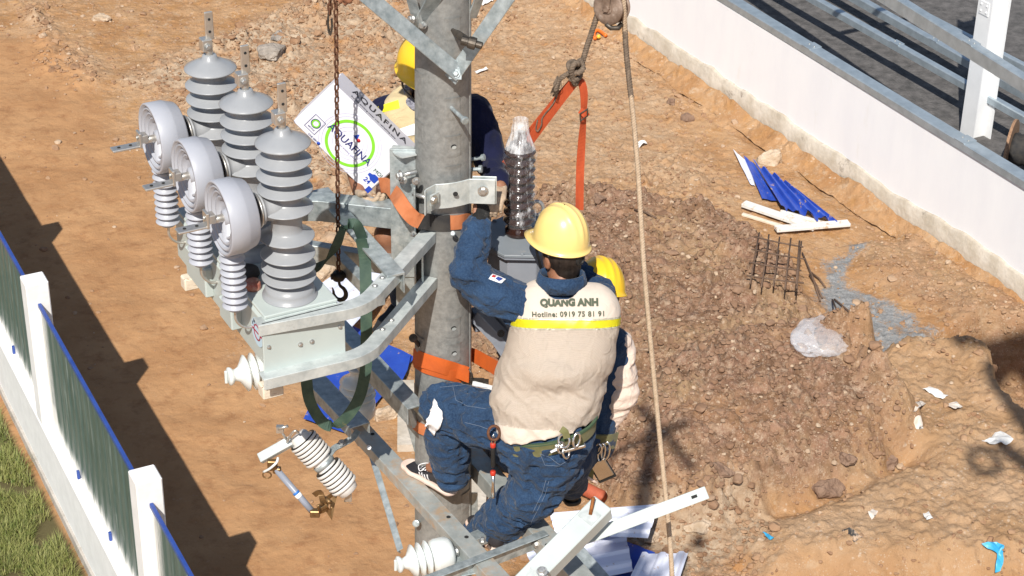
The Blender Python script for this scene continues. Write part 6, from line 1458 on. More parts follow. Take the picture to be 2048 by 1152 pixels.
def helmet(par, rc_, f, s, u, m, a=.138, b=.118, h=.150, peak=.055, band=False):
    """hard hat with shell ridges, brim and peak; rc_ centre of the rim plane"""
    nt_, np_ = 96, 28; vs = []
    def pt(th, ph, off=0):
        ct, st_ = math.cos(th), math.sin(th); R = 1.0
        rr = math.sin(ph)**.86 if ph < 1.57 else 1; z = h*math.cos(ph)
        x = (a-.012)*rr*ct; y = (b-.010)*rr*st_
        ridge = 0
        for yy, amp in ((0, .0055), (.034, .0035), (-.034, .0035)): ridge += amp*math.exp(-((y-yy)/.0075)**2)*max(0, min(1, (z/h-.15)*2.2))
        return x, y, z, ridge+off
    rows = []
    for i in range(np_+1):
        ph = math.pi/2*i/np_; row = []
        for j in range(nt_):
            th = 2*math.pi*j/nt_; x, y, z, r = pt(th, max(ph, .02)); nrm = Vector((x/(a*a), y/(b*b), z/(h*h))).normalized(); p = Vector((x, y, z))+nrm*r; row.append(p)
        rows.append(row)
    for (ex, dz) in ((.003, -.006), (.007, -.012), (.011, -.014), (.010, -.018)):
        row = []
        for j in range(nt_):
            th = 2*math.pi*j/nt_; ct, st_ = math.cos(th), math.sin(th); pk = peak*max(0, ct)**2.5*(ex/.011); row.append(Vector(((a-.012)*ct+ex*ct+pk, (b-.010)*st_+ex*st_, dz-.10*pk)))
        rows.append(row)
    for i in range(8):          # inner shell
        ph = math.pi/2*(1-i/7.3); row = []
        for j in range(nt_):
            th = 2*math.pi*j/nt_; row.append(Vector(((a-.017)*math.sin(ph)*math.cos(th), (b-.015)*math.sin(ph)*math.sin(th), (h-.006)*math.cos(ph)-.004)))
        rows.append(row)
    for row in rows: vs += [Vector(rc_)+f*p.x+s*p.y+u*p.z for p in row]
    R_ = len(rows); fs = [(i*nt_+j, (i+1)*nt_+j, (i+1)*nt_+(j+1) % nt_, i*nt_+(j+1) % nt_) for i in range(R_-1) for j in range(nt_)]
    fs.append(tuple(range(nt_))[::-1]); fs.append(tuple((R_-1)*nt_+j for j in range(nt_)))
    mb = MB(); mb.add(vs, fs, True); hh = mb.build('hard_hat', MAT[m], par); return hh
def shoe(par, heel, toe, up, ankle=None, name='sneaker', upper='canvas_black', sole='sole_pink', sc=1.0, stripes=True, side=1):
    d = (toe-heel); L_ = d.length; d.normalize(); up = Vector(up); s = d.cross(up).normalized(); u = s.cross(d).normalized(); o = lambda a, b, c: heel+d*(a*L_)+s*(b)+u*c
    lo = np.minimum(np.array(heel), np.array(toe))-.12; hi = np.maximum(np.array(heel), np.array(toe))+.16
    S = SDF(lo, hi, .005)
    for a0, a1, r0, r1, z0, z1 in ((.12, .45, .036, .036, .052, .052), (.45, .72, .036, .041, .050, .042), (.72, .86, .041, .036, .042, .036)): S.cone(o(a0, 0, z0), o(a1, 0, z1), r0, r1, .02)
    S.cone(o(.16, 0, .05), o(.22, 0, .098), .036, .038, .02); S.cone(o(.28, 0, .07), o(.40, 0, .075), .036, .032, .02); S.cut(o(0, 0, .102), u+d*.25)
    S.cut(o(0, 0, .014), -u)
    up_ = S.build(name, upper, par)
    S = SDF(lo, hi, .005)
    for a0, a1, r0, r1 in ((.11, .45, .034, .036), (.45, .74, .036, .044), (.74, .87, .044, .037)):
        for b in (-.008, .008): S.cone(o(a0, b, .016), o(a1, b, .016), r0, r1, .01)
    S.cut(o(0, 0, .024), u); S.cut(o(0, 0, .0), -u); sub = S.build('sole', sole, up_)
    if stripes:
        bv = BVHTree.FromObject(up_, bpy.context.evaluated_depsgraph_get()); loc = root_loc(par)
        for k in range(4):
            mb = MB(); pts = []
            for q in range(6):
                p = o(.40+.055*k+.004*q, side*.10, .030+.008*q); hit = bv.ray_cast(p-loc, -s*side)
                if hit[0] is not None: pts.append(hit[0]+loc+s*side*.001)
            if len(pts) > 2: rib2(mb, pts, .007, [d]*len(pts), .0015, 2); mb.build('stripe', MAT['label_white'], up_)
        for k in range(4):
            mb = MB(); c = o(.47+.055*k, 0, .12); pts = []
            for b in (-.024, -.012, 0, .012, .024):
                hit = bv.ray_cast(o(.47+.05*k+b*.4, b, .2)-loc, -u)
                if hit[0] is not None: pts.append(hit[0]+loc+u*.0035)
            if len(pts) > 2: tube(mb, pts, .0028, 6, up=tuple(d)); mb.build('lace', MAT['label_white'], up_)
        mb = MB(); tube(mb, smoothpath([o(.46, -side*.0, .098), o(.50, side*.03, .105), o(.56, side*.045, .088), o(.52, side*.052, .070), o(.46, side*.045, .085)], 5), .0022, 6, up=tuple(u)); mb.build('lace', MAT['label_white'], up_)
    return up_

def Pn(*a): return P(*a)
# ================================================================= worker 1, seen from behind
w1 = thing('person', 'front worker seen from behind in blue denim and cream printed vest, sneaker on the crossarm', 'person', P(1085, 1000, -.4))
head1 = P(1121, 510, -.18); hf, hs, hu = basis((-.62, .78, -.12))
pel = P(1085, 850, -.47); chest = P(1124, 680, -.37); nb_ = P(1122, 588, -.26)
shL, shR = P(1048, 618, -.29), P(1206, 624, -.29); elL = P(936, 553, -.255); wrL = P(954, 452, -.105)
elR = P(1196, 578, .02); wrR = P(1120, 520, .12)
hpL, hpR = P(1036, 858, -.45), P(1130, 862, -.45); knL = P(890, 812, -.275); anL = P(903, 940, -.235)
knR = P(1066, 985, -.50); anR = P(966, 1074, -.28)
SIDE = V(1, -.06, -.02).normalized()
lo = np.array([-.25, -.75, 7.65]); hi = np.array([.85, .35, 9.55])
S = SDF(lo, hi, .0085)
head_prims(S, head1, hf, hs, hu); S.cone(head1-hu*.06-hf*.01, nb_, .053, .060, .03)
S.torso([(P(1128, 628, -.31), .17, .075), (chest, .17, .105), (P(1095, 770, -.42), .145, .10), (pel, .165, .12)], SIDE)
S.chain([shL, elL, wrL], [.052, .040, .029]); S.chain([shR, elR, wrR], [.052, .040, .029])
S.chain([hpL, knL, anL], [.082, .058, .038]); S.chain([hpR, knR, anR], [.082, .058, .038])
S.cone(anL, anL+V(-.10, .09, -.05), .036, .025); S.cone(anR, anR+V(-.10, .09, -.05), .036, .025)
hand_prims(S, wrL, V(.05, .22, .30), V(.75, -.5, .35), 1.0, 1); hand_prims(S, wrR, V(-.6, .3, .2), V(.2, -.3, .9), .8, 1)
body1 = S.build('body', 'skin', w1)
for q in (-1, 1):
    mb = MB(); lathe(mb, [(.001, -.010), (.007, -.007), (.010, 0), (.007, .007), (.001, .010)], head1+hf*.074+hs*(.030*q)+hu*.0, hf, 12); mb.build('eye', MAT['label_white'], w1)
# hair
S = SDF(np.array(head1)-.16, np.array(head1)+.16, .005)
S.ell(head1+hf*-.014+hu*.020, (.100, .081, .092), (hf, hs, hu)); S.ell(head1+hf*-.050-hu*.050, (.044, .056, .05), (hf, hs, hu), k=.02)
S.cut(head1+hf*.012-hu*.0, hf*1+hu*-.75); S.folds(.003, 60, 3); S.build('hair', 'hair_black', w1)
rim1 = P(1122, 481, -.17); hf2, hs2, hu2 = basis((-.72, .69, .02), (.10, .02, 1)); h1 = helmet(w1, rim1, hf2, hs2, hu2, 'helmet_pale', .141, .125, .165, .05)
def hp(a, b, c, base=rim1, fr_=(hf2, hs2, hu2)): return base+fr_[0]*a+fr_[1]*b+fr_[2]*c
# headband, ratchet knob, chin strap
mb = MB(); rib2(mb, [hp(.10*math.cos(t), .088*math.sin(t), -.030-.012*math.cos(t)*-1) for t in [math.radians(x) for x in range(95, 270, 12)]], .030, [hu2]*15, .004, 3); mb.build('headband', MAT['harness_grey'], h1)
kc = hp(-.108, 0, -.045)
mb = MB(); lathe(mb, [(.0, -.004), (.026, -.004), (.028, .004), (.026, .014), (.016, .018), (.014, .013), (.008, .014), (.0, .014)], kc, -hf2, 20, smooth=False); mb.build('ratchet_knob', MAT['strap_black'], h1)
for q, pts in ((-1, [hp(.055, -.098, -.010), hp(.045, -.096, -.05), hp(.04, -.078, -.10), hp(.05, -.05, -.15)]), (1, [hp(.055, .098, -.01), hp(.045, .094, -.05), hp(.04, .078, -.10), hp(.05, .05, -.15)])):
    mb = MB(); rib2(mb, pts, .014, [hf2]*4, .003); mb.build('chin_strap', MAT['strap_black'], h1)
for k in (-.012, 0, .012):
    mb = MB(); q = hp(.115, -.055+k, .012); lathe(mb, [(.0035, 0), (.0035, .002)], q, (q-rim1-hu2*.02), 8); mb.build('rivet', MAT['label_white'], h1)
# denim shirt
S = SDF([-.2, -.62, 8.15], [.85, .30, 9.45], .0075)
TS = [(P(1130, 616, -.29), .196, .080), (P(1129, 650, -.325), .202, .112), (P(1122, 700, -.37), .200, .125), (P(1100, 770, -.42), .195, .125), (P(1087, 850, -.465), .20, .13)]
S.torso(TS, SIDE, grow=-.018); S.chain([shL+SIDE*.02, (shL+elL)/2+V(0, 0, -.01), elL], [.083, .078, .070], .03); S.chain([elL, (elL+wrL)/2, wrL-(wrL-elL).normalized()*.01], [.070, .062, .050], .02)
S.chain([shR-SIDE*.02, elR, wrR], [.074, .062, .048], .03); S.cone(nb_+V(0, .01, .0), nb_+V(0, -.005, -.04), .066, .10, .03)
hwL = (wrL-elL).normalized(); S.cut(wrL-hwL*.002, hwL) if 0 else None
S.folds(.017, 13, 5, stretch=(.6, .9, 1.6)); S.folds(.007, 30, 6, stretch=(.7, .9, 1.4)); S.cut(nb_+V(0, .02, .052), V(0, .35, 1)) if 0 else None
shirt1 = S.build('denim_shirt', 'denim', w1)
# stand collar
mb = MB(); cpts = []
for t in range(0, 360, 15):
    a = math.radians(t); cpts.append(nb_+V(.098*math.cos(a), .072*math.sin(a), .080-.006*math.sin(a)*1))
vs = []; nn_ = len(cpts)
for p in cpts:
    dvec = V(p.x-nb_.x, p.y-nb_.y, 0).normalized(); vs += [p-dvec*.008+V(0, 0, .024), p+dvec*.002+V(0, 0, .026), p+dvec*.020-V(0, 0, .042), p+dvec*.010-V(0, 0, .042)]
fs = [(i*4+j, i*4+(j+1) % 4, ((i+1) % nn_)*4+(j+1) % 4, ((i+1) % nn_)*4+j) for i in range(nn_) for j in range(4)]
mb.add(vs, fs, True); mb.build('collar', MAT['denim'], shirt1)
# cuff
mb = MB(); lathe(mb, [(.046, 0), (.0545, .0), (.0555, .008), (.055, .055), (.048, .058)], wrL-hwL*.045, hwL, 28); mb.build('cuff', MAT['denim'], shirt1)
# gloves
S = SDF(np.array(wrL)-.16, np.array(wrL)+.2, .005); hand_prims(S, wrL, V(.10, .22, .26), V(.70, -.6, .35), 1.0, 1, 1.0, .0035); S.cone(wrL-hwL*.0+V(0, 0, .008), wrL+hwL*.03, .035, .036, .015); S.folds(.0015, 60, 2); S.build('glove', 'glove_black', w1)
S = SDF(np.array(wrR)-.16, np.array(wrR)+.2, .005); hand_prims(S, wrR, V(-.6, .3, .2), V(.2, -.3, .9), .8, 1, 1.0, .0035); S.build('glove', 'glove_black', w1)
# vest
VS = [(P(1135, 602, -.275), .196, .078), (P(1133, 622, -.30), .216, .096), (P(1131, 650, -.325), .217, .118), (P(1121, 700, -.370), .216, .132), (P(1100, 760, -.415), .208, .134), (P(1088, 812, -.45), .200, .138), (P(1086, 856, -.475), .196, .138)]
def vest_sdf(h):
    S = SDF([-.02, -.80, 8.12], [.85, .05, 9.1], h); S.torso(VS, SIDE, grow=.004)
    pass
    S.ell(P(1110, 745, -.52), (.12, .06, .05), k=.06)
    # arm holes
    S.cone(shL+V(-.098, 0, .10), P(1006, 672, -.30)+V(-.05, 0, 0), .050, .046, .010, op='s'); S.cone(shR+V(.135, 0, .10), P(1245, 655, -.27)+V(.085, 0, 0), .050, .046, .010, op='s')
    S.cone(nb_+V(0, .04, .12), nb_+V(0, -.02, .045), .085, .085, .01, op='s')
    S.cut(P(1085, 866, -.60), V(.22, -.25, -1)); S.cut(V(0, -.02, 0), V(0, 1, 0)) if 0 else None
    lowm = lambda p: np.clip((8.85-p[:, 2])/.25, .2, 1.0)*np.clip((p[:, 2]-8.20)/.12, .3, 1)
    S.folds(.010, 6, 21, stretch=(.9, .9, .5), mask=lowm); S.folds(.018, 11, 28, stretch=(.16, .5, 1.0), mask=lowm, rot=((.80, 0, -.60), (0, 1, 0), (.60, 0, .80))); S.folds(.009, 15, 29, stretch=(.18, .6, 1.0), mask=lowm, rot=((.55, 0, .83), (0, 1, 0), (-.83, 0, .55))); return S
S = vest_sdf(.0065)
def diag(p):      # long folds running from the left hip up to the right
    return p
vest = S.build('safety_vest', 'vest_cream', w1, 1)
dgp = bpy.context.evaluated_depsgraph_get(); dgp.update()
vloc = root_loc(w1); vco = np.array([v.co[:] for v in vest.data.vertices])+np.array(vloc)
# spine coordinate used for the bands: plane through two pixel lines
def bandmesh(name, l0, l1, m, off, par, xr=None, extra=None):
    """strip of the vest surface between two photo lines, lifted by off"""
    bm = bmesh.new(); bm.from_mesh(vest.data); bmesh.ops.translate(bm, verts=bm.verts, vec=vloc)
    for (a, b_), sgn in ((l0, 1), (l1, -1)):
        pa_, pb_ = a, b_; n_ = (pb_-pa_).cross(V(.0, .80, -.35)).normalized()
        if n_.z < 0: n_ = -n_
        bmesh.ops.bisect_plane(bm, geom=bm.verts[:]+bm.edges[:]+bm.faces[:], plane_co=pa_, plane_no=n_*sgn, clear_outer=True)
    bm.normal_update()
    for v in bm.verts: v.co += v.normal*off
    r = bmesh.ops.extrude_face_region(bm, geom=bm.faces[:]); 
    bm.verts.index_update(); vs = [tuple(v.co) for v in bm.verts]; fs = [[q.index for q in f.verts] for f in bm.faces]; bm.free()
    if not vs: return None
    mb = MB(); mb.add(vs, fs, True); return mb.build(name, MAT[m], par)
def L2(xa, ya, xb, yb, Y=-.47): return (P(xa, ya, Y), P(xb, yb, Y))
bandmesh('mesh_panel', L2(1010, 653, 1240, 651), L2(985, 840, 1200, 852), 'vest_mesh', .0008, vest)
bandmesh('yellow_band', L2(1010, 640, 1240, 641), L2(1010, 662, 1240, 661), 'refl_silver', .0020, vest)
bandmesh('yellow_band', L2(1010, 643, 1240, 644), L2(1010, 659, 1240, 658), 'refl_yellow', .0030, vest)
# lettering on the back, laid on the cloth
dgp.update(); bvv = BVHTree.FromObject(vest, dgp)
def backtext(body, size, px, py, bold, sub=.006, rot=0, sp=1.02):
    c = P(px, py, -.62); xd = (P(px+50, py+50*rot, -.62)-c).normalized(); yd = V(0, .30, .95); o = textobj(body, size, ink2, w1, c, xd, yd, 'back_lettering', bold=bold, spacing=sp)
    me = o.data; bm = bmesh.new(); bm.from_mesh(me); bmesh.ops.triangulate(bm, faces=bm.faces[:])
    for _ in range(3):
        le = [e for e in bm.edges if e.calc_length() > sub]
        if not le: break
        bmesh.ops.subdivide_edges(bm, edges=le, cuts=1); bmesh.ops.triangulate(bm, faces=[f for f in bm.faces if len(f.verts) > 3])
    nrm = xd.cross((yd-xd*yd.dot(xd)).normalized()); base_ = (c-vloc).dot(nrm); dirn = V(0, .87, -.40).normalized()
    for v in bm.verts:
        h_ = v.co.dot(nrm)-base_; q = v.co-nrm*h_; hit = bvv.ray_cast(q-dirn*.2, dirn)
        if hit[0] is not None: v.co = hit[0]+(-dirn)*(.0075+.0010*(h_ > 0))
    bm.to_mesh(me); bm.free(); return o
ink2 = mat('ink_olive', (.07, .085, .055), .7)
backtext('QUANG ANH', .0395, 1142, 618, .0026, rot=-.01); backtext('Hotline: 0919 75 81 91', .0300, 1140, 640, .0007, sp=1.10, rot=-.01)
# sleeve badge
bvs = BVHTree.FromObject(shirt1, dgp)
def onshirt(px, py, off=.002):
    o = CAM-vloc; d = (P(px, py, 0)-CAM).normalized(); h = bvs.ray_cast(o, d); return (h[0]+vloc+h[1]*off) if h[0] is not None else P(px, py, -.33)
def quadgrid(par, name, corners, m, fn, off, n_=8):
    vs = []; fs = []
    for j in range(n_+1):
        for i in range(n_+1):
            a = Vector(corners[0]).lerp(Vector(corners[1]), i/n_); b = Vector(corners[3]).lerp(Vector(corners[2]), i/n_); q = a.lerp(b, j/n_); vs.append(fn(q.x, q.y, off))
    for j in range(n_):
        for i in range(n_): k = j*(n_+1)+i; fs.append((k, k+1, k+n_+2, k+n_+1))
    mb = MB(); mb.add(vs, fs, True); return mb.build(name, m if not isinstance(m, str) else MAT[m], par)
bdg = quadgrid(shirt1, 'sleeve_badge', [(984, 548), (1012, 558), (1002, 567), (977, 558)], 'label_white', onshirt, .0025)
quadgrid(shirt1, 'badge_emblem', [(996, 555), (1004, 558), (998, 562), (990, 558)], mat('badge_blue', (.02, .05, .25), .6), onshirt, .0045, 4)
quadgrid(shirt1, 'badge_mark', [(985, 551), (992, 553), (989, 556), (982, 554)], mat('badge_red', (.45, .03, .03), .6), onshirt, .0045, 3)
# jeans
S = SDF([-.22, -.80, 7.70], [.75, .02, 8.75], .0075)
S.torso([(P(1088, 838, -.465), .175, .125), (P(1085, 870, -.47), .19, .135), (P(1085, 895, -.47), .18, .125)], SIDE)
S.chain([hpL+V(.01, 0, 0), (hpL+knL)/2+V(0, -.01, .0), knL], [.118, .106, .092], .04); S.chain([knL, (knL+anL)/2, anL+V(0, 0, -.005)], [.090, .083, .070], .025)
S.chain([hpR+V(-.01, 0, 0), (hpR+knR)/2+V(.005, 0, 0), knR], [.128, .122, .102], .04); S.chain([knR, (knR+anR)/2, anR], [.102, .092, .084], .03)
S.folds(.020, 12, 33, stretch=(.8, .9, 1.7)); S.folds(.009, 27, 37, stretch=(.8, .8, 1.5)); jeans1 = S.build('jeans', 'denim', w1)
hmL = (anL-knL).normalized(); mb = MB(); lathe(mb, [(.060, 0), (.072, .0), (.074, .006), (.073, .022), (.066, .026)], anL+hmL*.045, hmL, 32); mb.build('trouser_hem', MAT['denim'], jeans1)
# thigh rag and lap flap
dgp.update(); bvj = BVHTree.FromObject(jeans1, dgp)
def onjean(px, py, off=.002):
    d = (P(px, py, 0)-CAM).normalized(); h = bvj.ray_cast(CAM-vloc, d); return (h[0]+vloc+h[1]*off) if h[0] is not None and (h[0]+vloc).y < .0 else P(px, py, -.36)
def stitch(pts, par=None, m='stitch', r=.0011):
    pp = []
    for (a, b), (c, d) in zip(pts, pts[1:]):
        k = max(2, int(math.hypot(c-a, d-b)/6)); pp += [onjean(a+(c-a)*i/k, b+(d-b)*i/k, .0018) for i in range(k)]
    pp.append(onjean(*pts[-1], .0018)); mb = MB(); tube(mb, pp, r, 5, up=(0, -1, .3)); mb.build('stitching', MAT[m], par or jeans1)
mat('stitch', (.14, .18, .25), .8)
for pts in ([(880, 775), (930, 770), (975, 776)], [(905, 770), (912, 800), (935, 812), (972, 818)], [(930, 845), (960, 852), (1000, 868)], [(1075, 905), (1100, 915), (1120, 930), (1140, 918), (1150, 905)], [(1078, 900), (1090, 930), (1120, 932)], [(1098, 962), (1090, 990), (1070, 1030), (1060, 1050)], [(1092, 960), (1084, 988), (1064, 1028)]): stitch(pts)
rag = quadgrid(w1, 'white_rag', [(872, 798), (890, 835), (872, 868), (850, 850)], 'label_white', onjean, .006, 14)
for v in rag.data.vertices: v.co += V(0, -.004, .0)+V(1, -1, 1)*.006*mnoise.noise(v.co*40)
so_ = rag.modifiers.new('t', 'SOLIDIFY'); so_.thickness = .006
# sneakers
shoe(w1, at(912, 992, Z=ZB+.004), at(806, 926, Z=ZB+.004), ZD, side=-1)
shoe(w1, at(1000, 1105, Z=ZB-.16), at(942, 1042, Z=ZB-.16), ZD, side=-1, stripes=False)
# waist belt under the vest
tb = thing('tool_belt', 'olive climbing belt with metal rings around the waist of the front worker', 'belt', P(1090, 860, -.55))
def ellp(c, a, b, t0_, t1_, n_, tilt=(0, 0)):
    return [c+SIDE*(a*math.cos(math.radians(t)))+V(.06, 1, 0).normalized()*(b*math.sin(math.radians(t)))+V(0, 0, tilt[0]*math.cos(math.radians(t))+tilt[1]*math.sin(math.radians(t))) for t in np.linspace(t0_, t1_, n_)]
bcn = P(1092, 858, -.47); bpts = ellp(bcn, .212, .158, 180, 370, 22, (.055, .0))
part(tb, 'web', 'belt_olive', lambda m: rib2(m, bpts, .075, [V(.0, -.25, 1)]*len(bpts), .010, 3))
part(tb, 'edge_trim', mat('trim_green', (.05, .09, .05), .8), lambda m: rib2(m, [p+V(0, -.004, .034)+(p-bcn)*.03 for p in bpts], .012, [ZD]*len(bpts), .010, 3))
def dring(par, c, r, ax, up_, th=.0045, name='ring', m='steel_shiny', sx=.8):
    ax = Vector(ax).normalized(); u_ = Vector(up_); u_ = (u_-ax*u_.dot(ax)).normalized(); s_ = ax.cross(u_); mb = MB(); tube(mb, [c+s_*(r*sx*math.cos(t))+u_*(r*math.sin(t)) for t in [i*math.pi/8 for i in range(16)]], th, 8, up=tuple(ax), closed=True); return mb.build(name, MAT[m], par)
dring(tb, P(988, 866, -.58), .032, (.2, -1, .3), ZD, .0065, m='rust'); dring(tb, P(1128, 882, -.66), .030, (-.3, -1, .4), ZD, .0055); dring(tb, P(1153, 880, -.66), .030, (.4, -1, .3), (.3, 0, 1), .0055, sx=.5)
dring(tb, P(1132, 905, -.66), .026, (.8, -.6, .3), ZD, .005); dring(tb, P(1122, 895, -.67), .024, (.7, -.6, .2), (.4, 0, 1), .005)
part(tb, 'metal_bar', 'steel_shiny', lambda m: (box(m, P(1146, 897, -.65), .055, .010, .007, (V(1, 0, .35).normalized(), V(0, 1, 0), V(-.35, 0, 1).normalized()))), bevel=.003)
part(tb, 'hook_plate', 'steel_bolt', lambda m: box(m, P(1120, 893, -.65), .022, .008, .012, (V(1, 0, .1).normalized(), V(0, 1, 0), ZD)), bevel=.003)
part(tb, 'white_tab', 'label_white', lambda m: rib2(m, [P(1102, 904, -.65), P(1110, 900, -.66), P(1118, 897, -.66)], .010, [ZD]*3, .006))
part(tb, 'strap_loop', 'belt_olive', lambda m: rib2(m, [P(1122, 858, -.655), P(1130, 864, -.665), P(1134, 876, -.665)], .03, [V(1, .1, .5)]*3, .006))
# ratchet spanner hanging from the belt
sp = thing('hanging_wrench', 'socket wrench with black and red grip hanging from the left ring of the climbing belt', 'wrench', P(987, 950, -.56))
part(sp, 'clip', 'steel_shiny', lambda m: tube(m, [P(987, 870, -.575), P(983, 882, -.58), P(986, 893, -.58), P(991, 882, -.58)], .0028, 8, up=(0, 1, 0), closed=True))
part(sp, 'grip', 'strap_black', lambda m: lathe(m, [(.006, 0), (.010, .004), (.011, .03), (.0095, .06), (.011, .11), (.008, .117)], P(986, 890, -.575), P(987, 960, -.57)-P(986, 890, -.575), 16))
for (a, b) in ((886, 898), (942, 952)): part(sp, 'grip_collar', mat('grip_red', (.5, .04, .02), .4) if 'grip_red' not in MAT else MAT['grip_red'], lambda m: lathe(m, [(.0105, 0), (.0122, .003), (.0122, .018), (.0105, .022)], P(986, a, -.575), ZD*-1, 16))
part(sp, 'shank', 'steel_shiny', lambda m: lathe(m, [(.0065, 0), (.0065, .05), (.009, .08), (.009, .115), (.004, .118)], P(986.5, 952, -.572), ZD*-1, 14))

# ================================================================= worker 2, behind the pole
w2 = thing('person', 'worker hidden behind the pole in khaki vest and yellow hard hat, holding the carton', 'person', P(860, 500, .35))
h2f, h2s, h2u = basis((.25, -1, -.25)); head2 = P(858, 135, .36); nb2 = P(852, 205, .40)
sL2, sR2 = P(772, 226, .40), P(948, 228, .40); eL2 = P(705, 325, .33); wL2 = P(718, 385, .16); eR2 = P(985, 325, .30); wR2 = P(1000, 372, .08)
ch2_ = P(858, 290, .40); pel2 = P(850, 425, .38); S2 = V(1, 0, 0)
hL2, hR2 = P(815, 440, .36), P(885, 440, .36); kL2 = P(775, 470, .12); aL2 = P(812, 592, .20); kR2 = P(905, 560, .12); aR2 = P(905, 700, .25)
S = SDF([-.55, -.05, 7.9], [.50, .62, 10.0], .009)
head_prims(S, head2, h2f, h2s, h2u); S.cone(head2-h2u*.06, nb2, .053, .06, .03); S.torso([(P(855, 230, .40), .17, .075), (ch2_, .17, .10), (P(852, 370, .40), .15, .10), (pel2, .16, .11)], S2)
S.chain([sL2, eL2, wL2], [.050, .040, .029]); S.chain([sR2, eR2, wR2], [.05, .04, .029]); S.chain([hL2, kL2, aL2], [.08, .056, .04]); S.chain([hR2, kR2, aR2], [.08, .056, .04])
hand_prims(S, wL2, V(.5, -.5, -.1), V(0, -.5, -.6), 1.0, -1); hand_prims(S, wR2, V(-.1, -.5, -.1), V(0, -.3, .9), 1.0, 1); S.build('body', 'skin', w2)
for q in (-1, 1):
    mb = MB(); lathe(mb, [(.001, -.010), (.007, -.007), (.010, 0), (.007, .007), (.001, .010)], head2+h2f*.074+h2s*(.030*q), h2f, 12); mb.build('eye', MAT['label_white'], w2)
S = SDF(np.array(head2)-.16, np.array(head2)+.16, .006); S.ell(head2-h2f*.014+h2u*.02, (.10, .081, .092), (h2f, h2s, h2u)); S.cut(head2+h2f*.02, h2f-h2u*.9); S.build('hair', 'hair_black', w2)
rim2 = P(848, 130, .34); g2f, g2s, g2u = basis((.35, -.95, -.22), (-.10, .02, 1)); h2 = helmet(w2, rim2, g2f, g2s, g2u, 'helmet_yellow', .143, .128, .150, .05)
for q in (-1, 1):
    pts = [rim2+g2s*(.105*q)+g2f*a+g2u*b for a, b in ((.02, .03), (.02, -.03), (.03, -.08))]+[rim2+g2s*(.06*q)+g2f*.06-g2u*.14]
    mb = MB(); rib2(mb, pts, .022, [g2f]*4, .004); mb.build('chin_strap', MAT['strap_black'], h2)
S = SDF([-.55, -.05, 8.5], [.50, .62, 9.75], .0085)
S.torso([(P(855, 225, .40), .195, .085), (ch2_, .19, .115), (P(852, 370, .40), .17, .12), (pel2, .175, .12)], S2); S.chain([sL2, eL2*.65+sL2*.35], [.074, .066], .03); S.chain([sR2, eR2, wR2*.8+eR2*.2], [.085, .068, .05], .03); S.folds(.009, 18, 41); sh2 = S.build('navy_shirt', 'navy_knit', w2)
S = SDF([-.40, .10, 8.6], [.45, .62, 9.75], .0075)
S.torso([(P(853, 213, .40), .175, .085), (P(853, 240, .40), .212, .108), (ch2_, .205, .135), (P(852, 345, .40), .20, .14)], S2)
S.cone(sL2+V(-.115, 0, .1), P(722, 290, .40)+V(-.03, 0, 0), .055, .055, .01, op='s'); S.cone(sR2+V(.10, 0, .1), P(985, 280, .40), .055, .055, .01, op='s'); S.cone(nb2+V(0, -.02, .1), nb2+V(.0, -.02, .03), .075, .07, .01, op='s')
S.cone(nb2+V(.0, -.10, .02), P(868, 330, .22), .05, .02, .01, op='s'); S.folds(.012, 11, 44, stretch=(.8, 1, .8)); vest2 = S.build('safety_vest', 'vest_khaki', w2)
def onto(ob, par, px, py, off=.003, fb=.27):
    loc_ = root_loc(par); bv = bvcache.setdefault(ob.name, BVHTree.FromObject(ob, dgp)); d = (P(px, py, 0)-CAM).normalized(); h = bv.ray_cast(CAM-loc_, d); return (h[0]+loc_+h[1]*off) if h[0] is not None else P(px, py, fb)
bvcache = {}; dgp.update()
fn2 = lambda x, y, o: onto(vest2, w2, x, y, o)
quadgrid(vest2, 'yellow_band', [(754, 214), (797, 200), (800, 216), (755, 228)], 'refl_yellow', fn2, .003)
quadgrid(vest2, 'silver_band', [(785, 262), (832, 246), (836, 268), (792, 276)], 'label_white', fn2, .003)
mb = MB(); pts = [nb2+V(.085*math.cos(a), -.02+.075*math.sin(a), .045-.030*math.sin(a)*-1) for a in [math.radians(t) for t in range(0, 360, 24)]]; tube(mb, pts, .022, 12, up=(0, 0, 1), closed=True)
sc2 = mb.build('neck_scarf', MAT['scarf'], w2)
S = SDF([-.45, -.10, 7.9], [.45, .60, 8.95], .0085); S.torso([(pel2+V(0, 0, .04), .175, .12), (pel2, .18, .125)], S2); S.chain([hL2, kL2, aL2], [.105, .085, .07], .03); S.chain([hR2, kR2, aR2], [.105, .085, .07], .03); S.folds(.009, 20, 51); S.build('jeans', 'denim_dark', w2)
for (a, b) in ((aL2, V(-.12, -.20, 0)), (aR2, V(.05, -.24, 0))): shoe(w2, a+V(.02, .06, -.10), a+b+V(0, 0, -.10), ZD, stripes=False, upper='boot_black', sole='boot_black', name='boot')
for (wq, dq, bq, th) in ((wL2, V(.5, -.5, -.1), V(0, -.5, -.6), -1), (wR2, V(-.1, -.5, -.1), V(0, -.3, .9), 1)):
    S = SDF(np.array(wq)-.15, np.array(wq)+.15, .0055); hand_prims(S, wq, dq, bq, 1.0, th, 1.0, .003); S.build('glove', 'glove_tan', w2)
mb = MB(); rib2(mb, ellp(P(852, 405, .38), .19, .14, 180, 380, 16), .05, [ZD]*16, .006, 3); mb.build('waist_belt', MAT['leather_brown'], w2)
mb = MB(); box(mb, P(775, 388, .16), .05, .03, .05, None); mb.build('tool_pouch', MAT['leather_brown'], w2, bevel=.012)

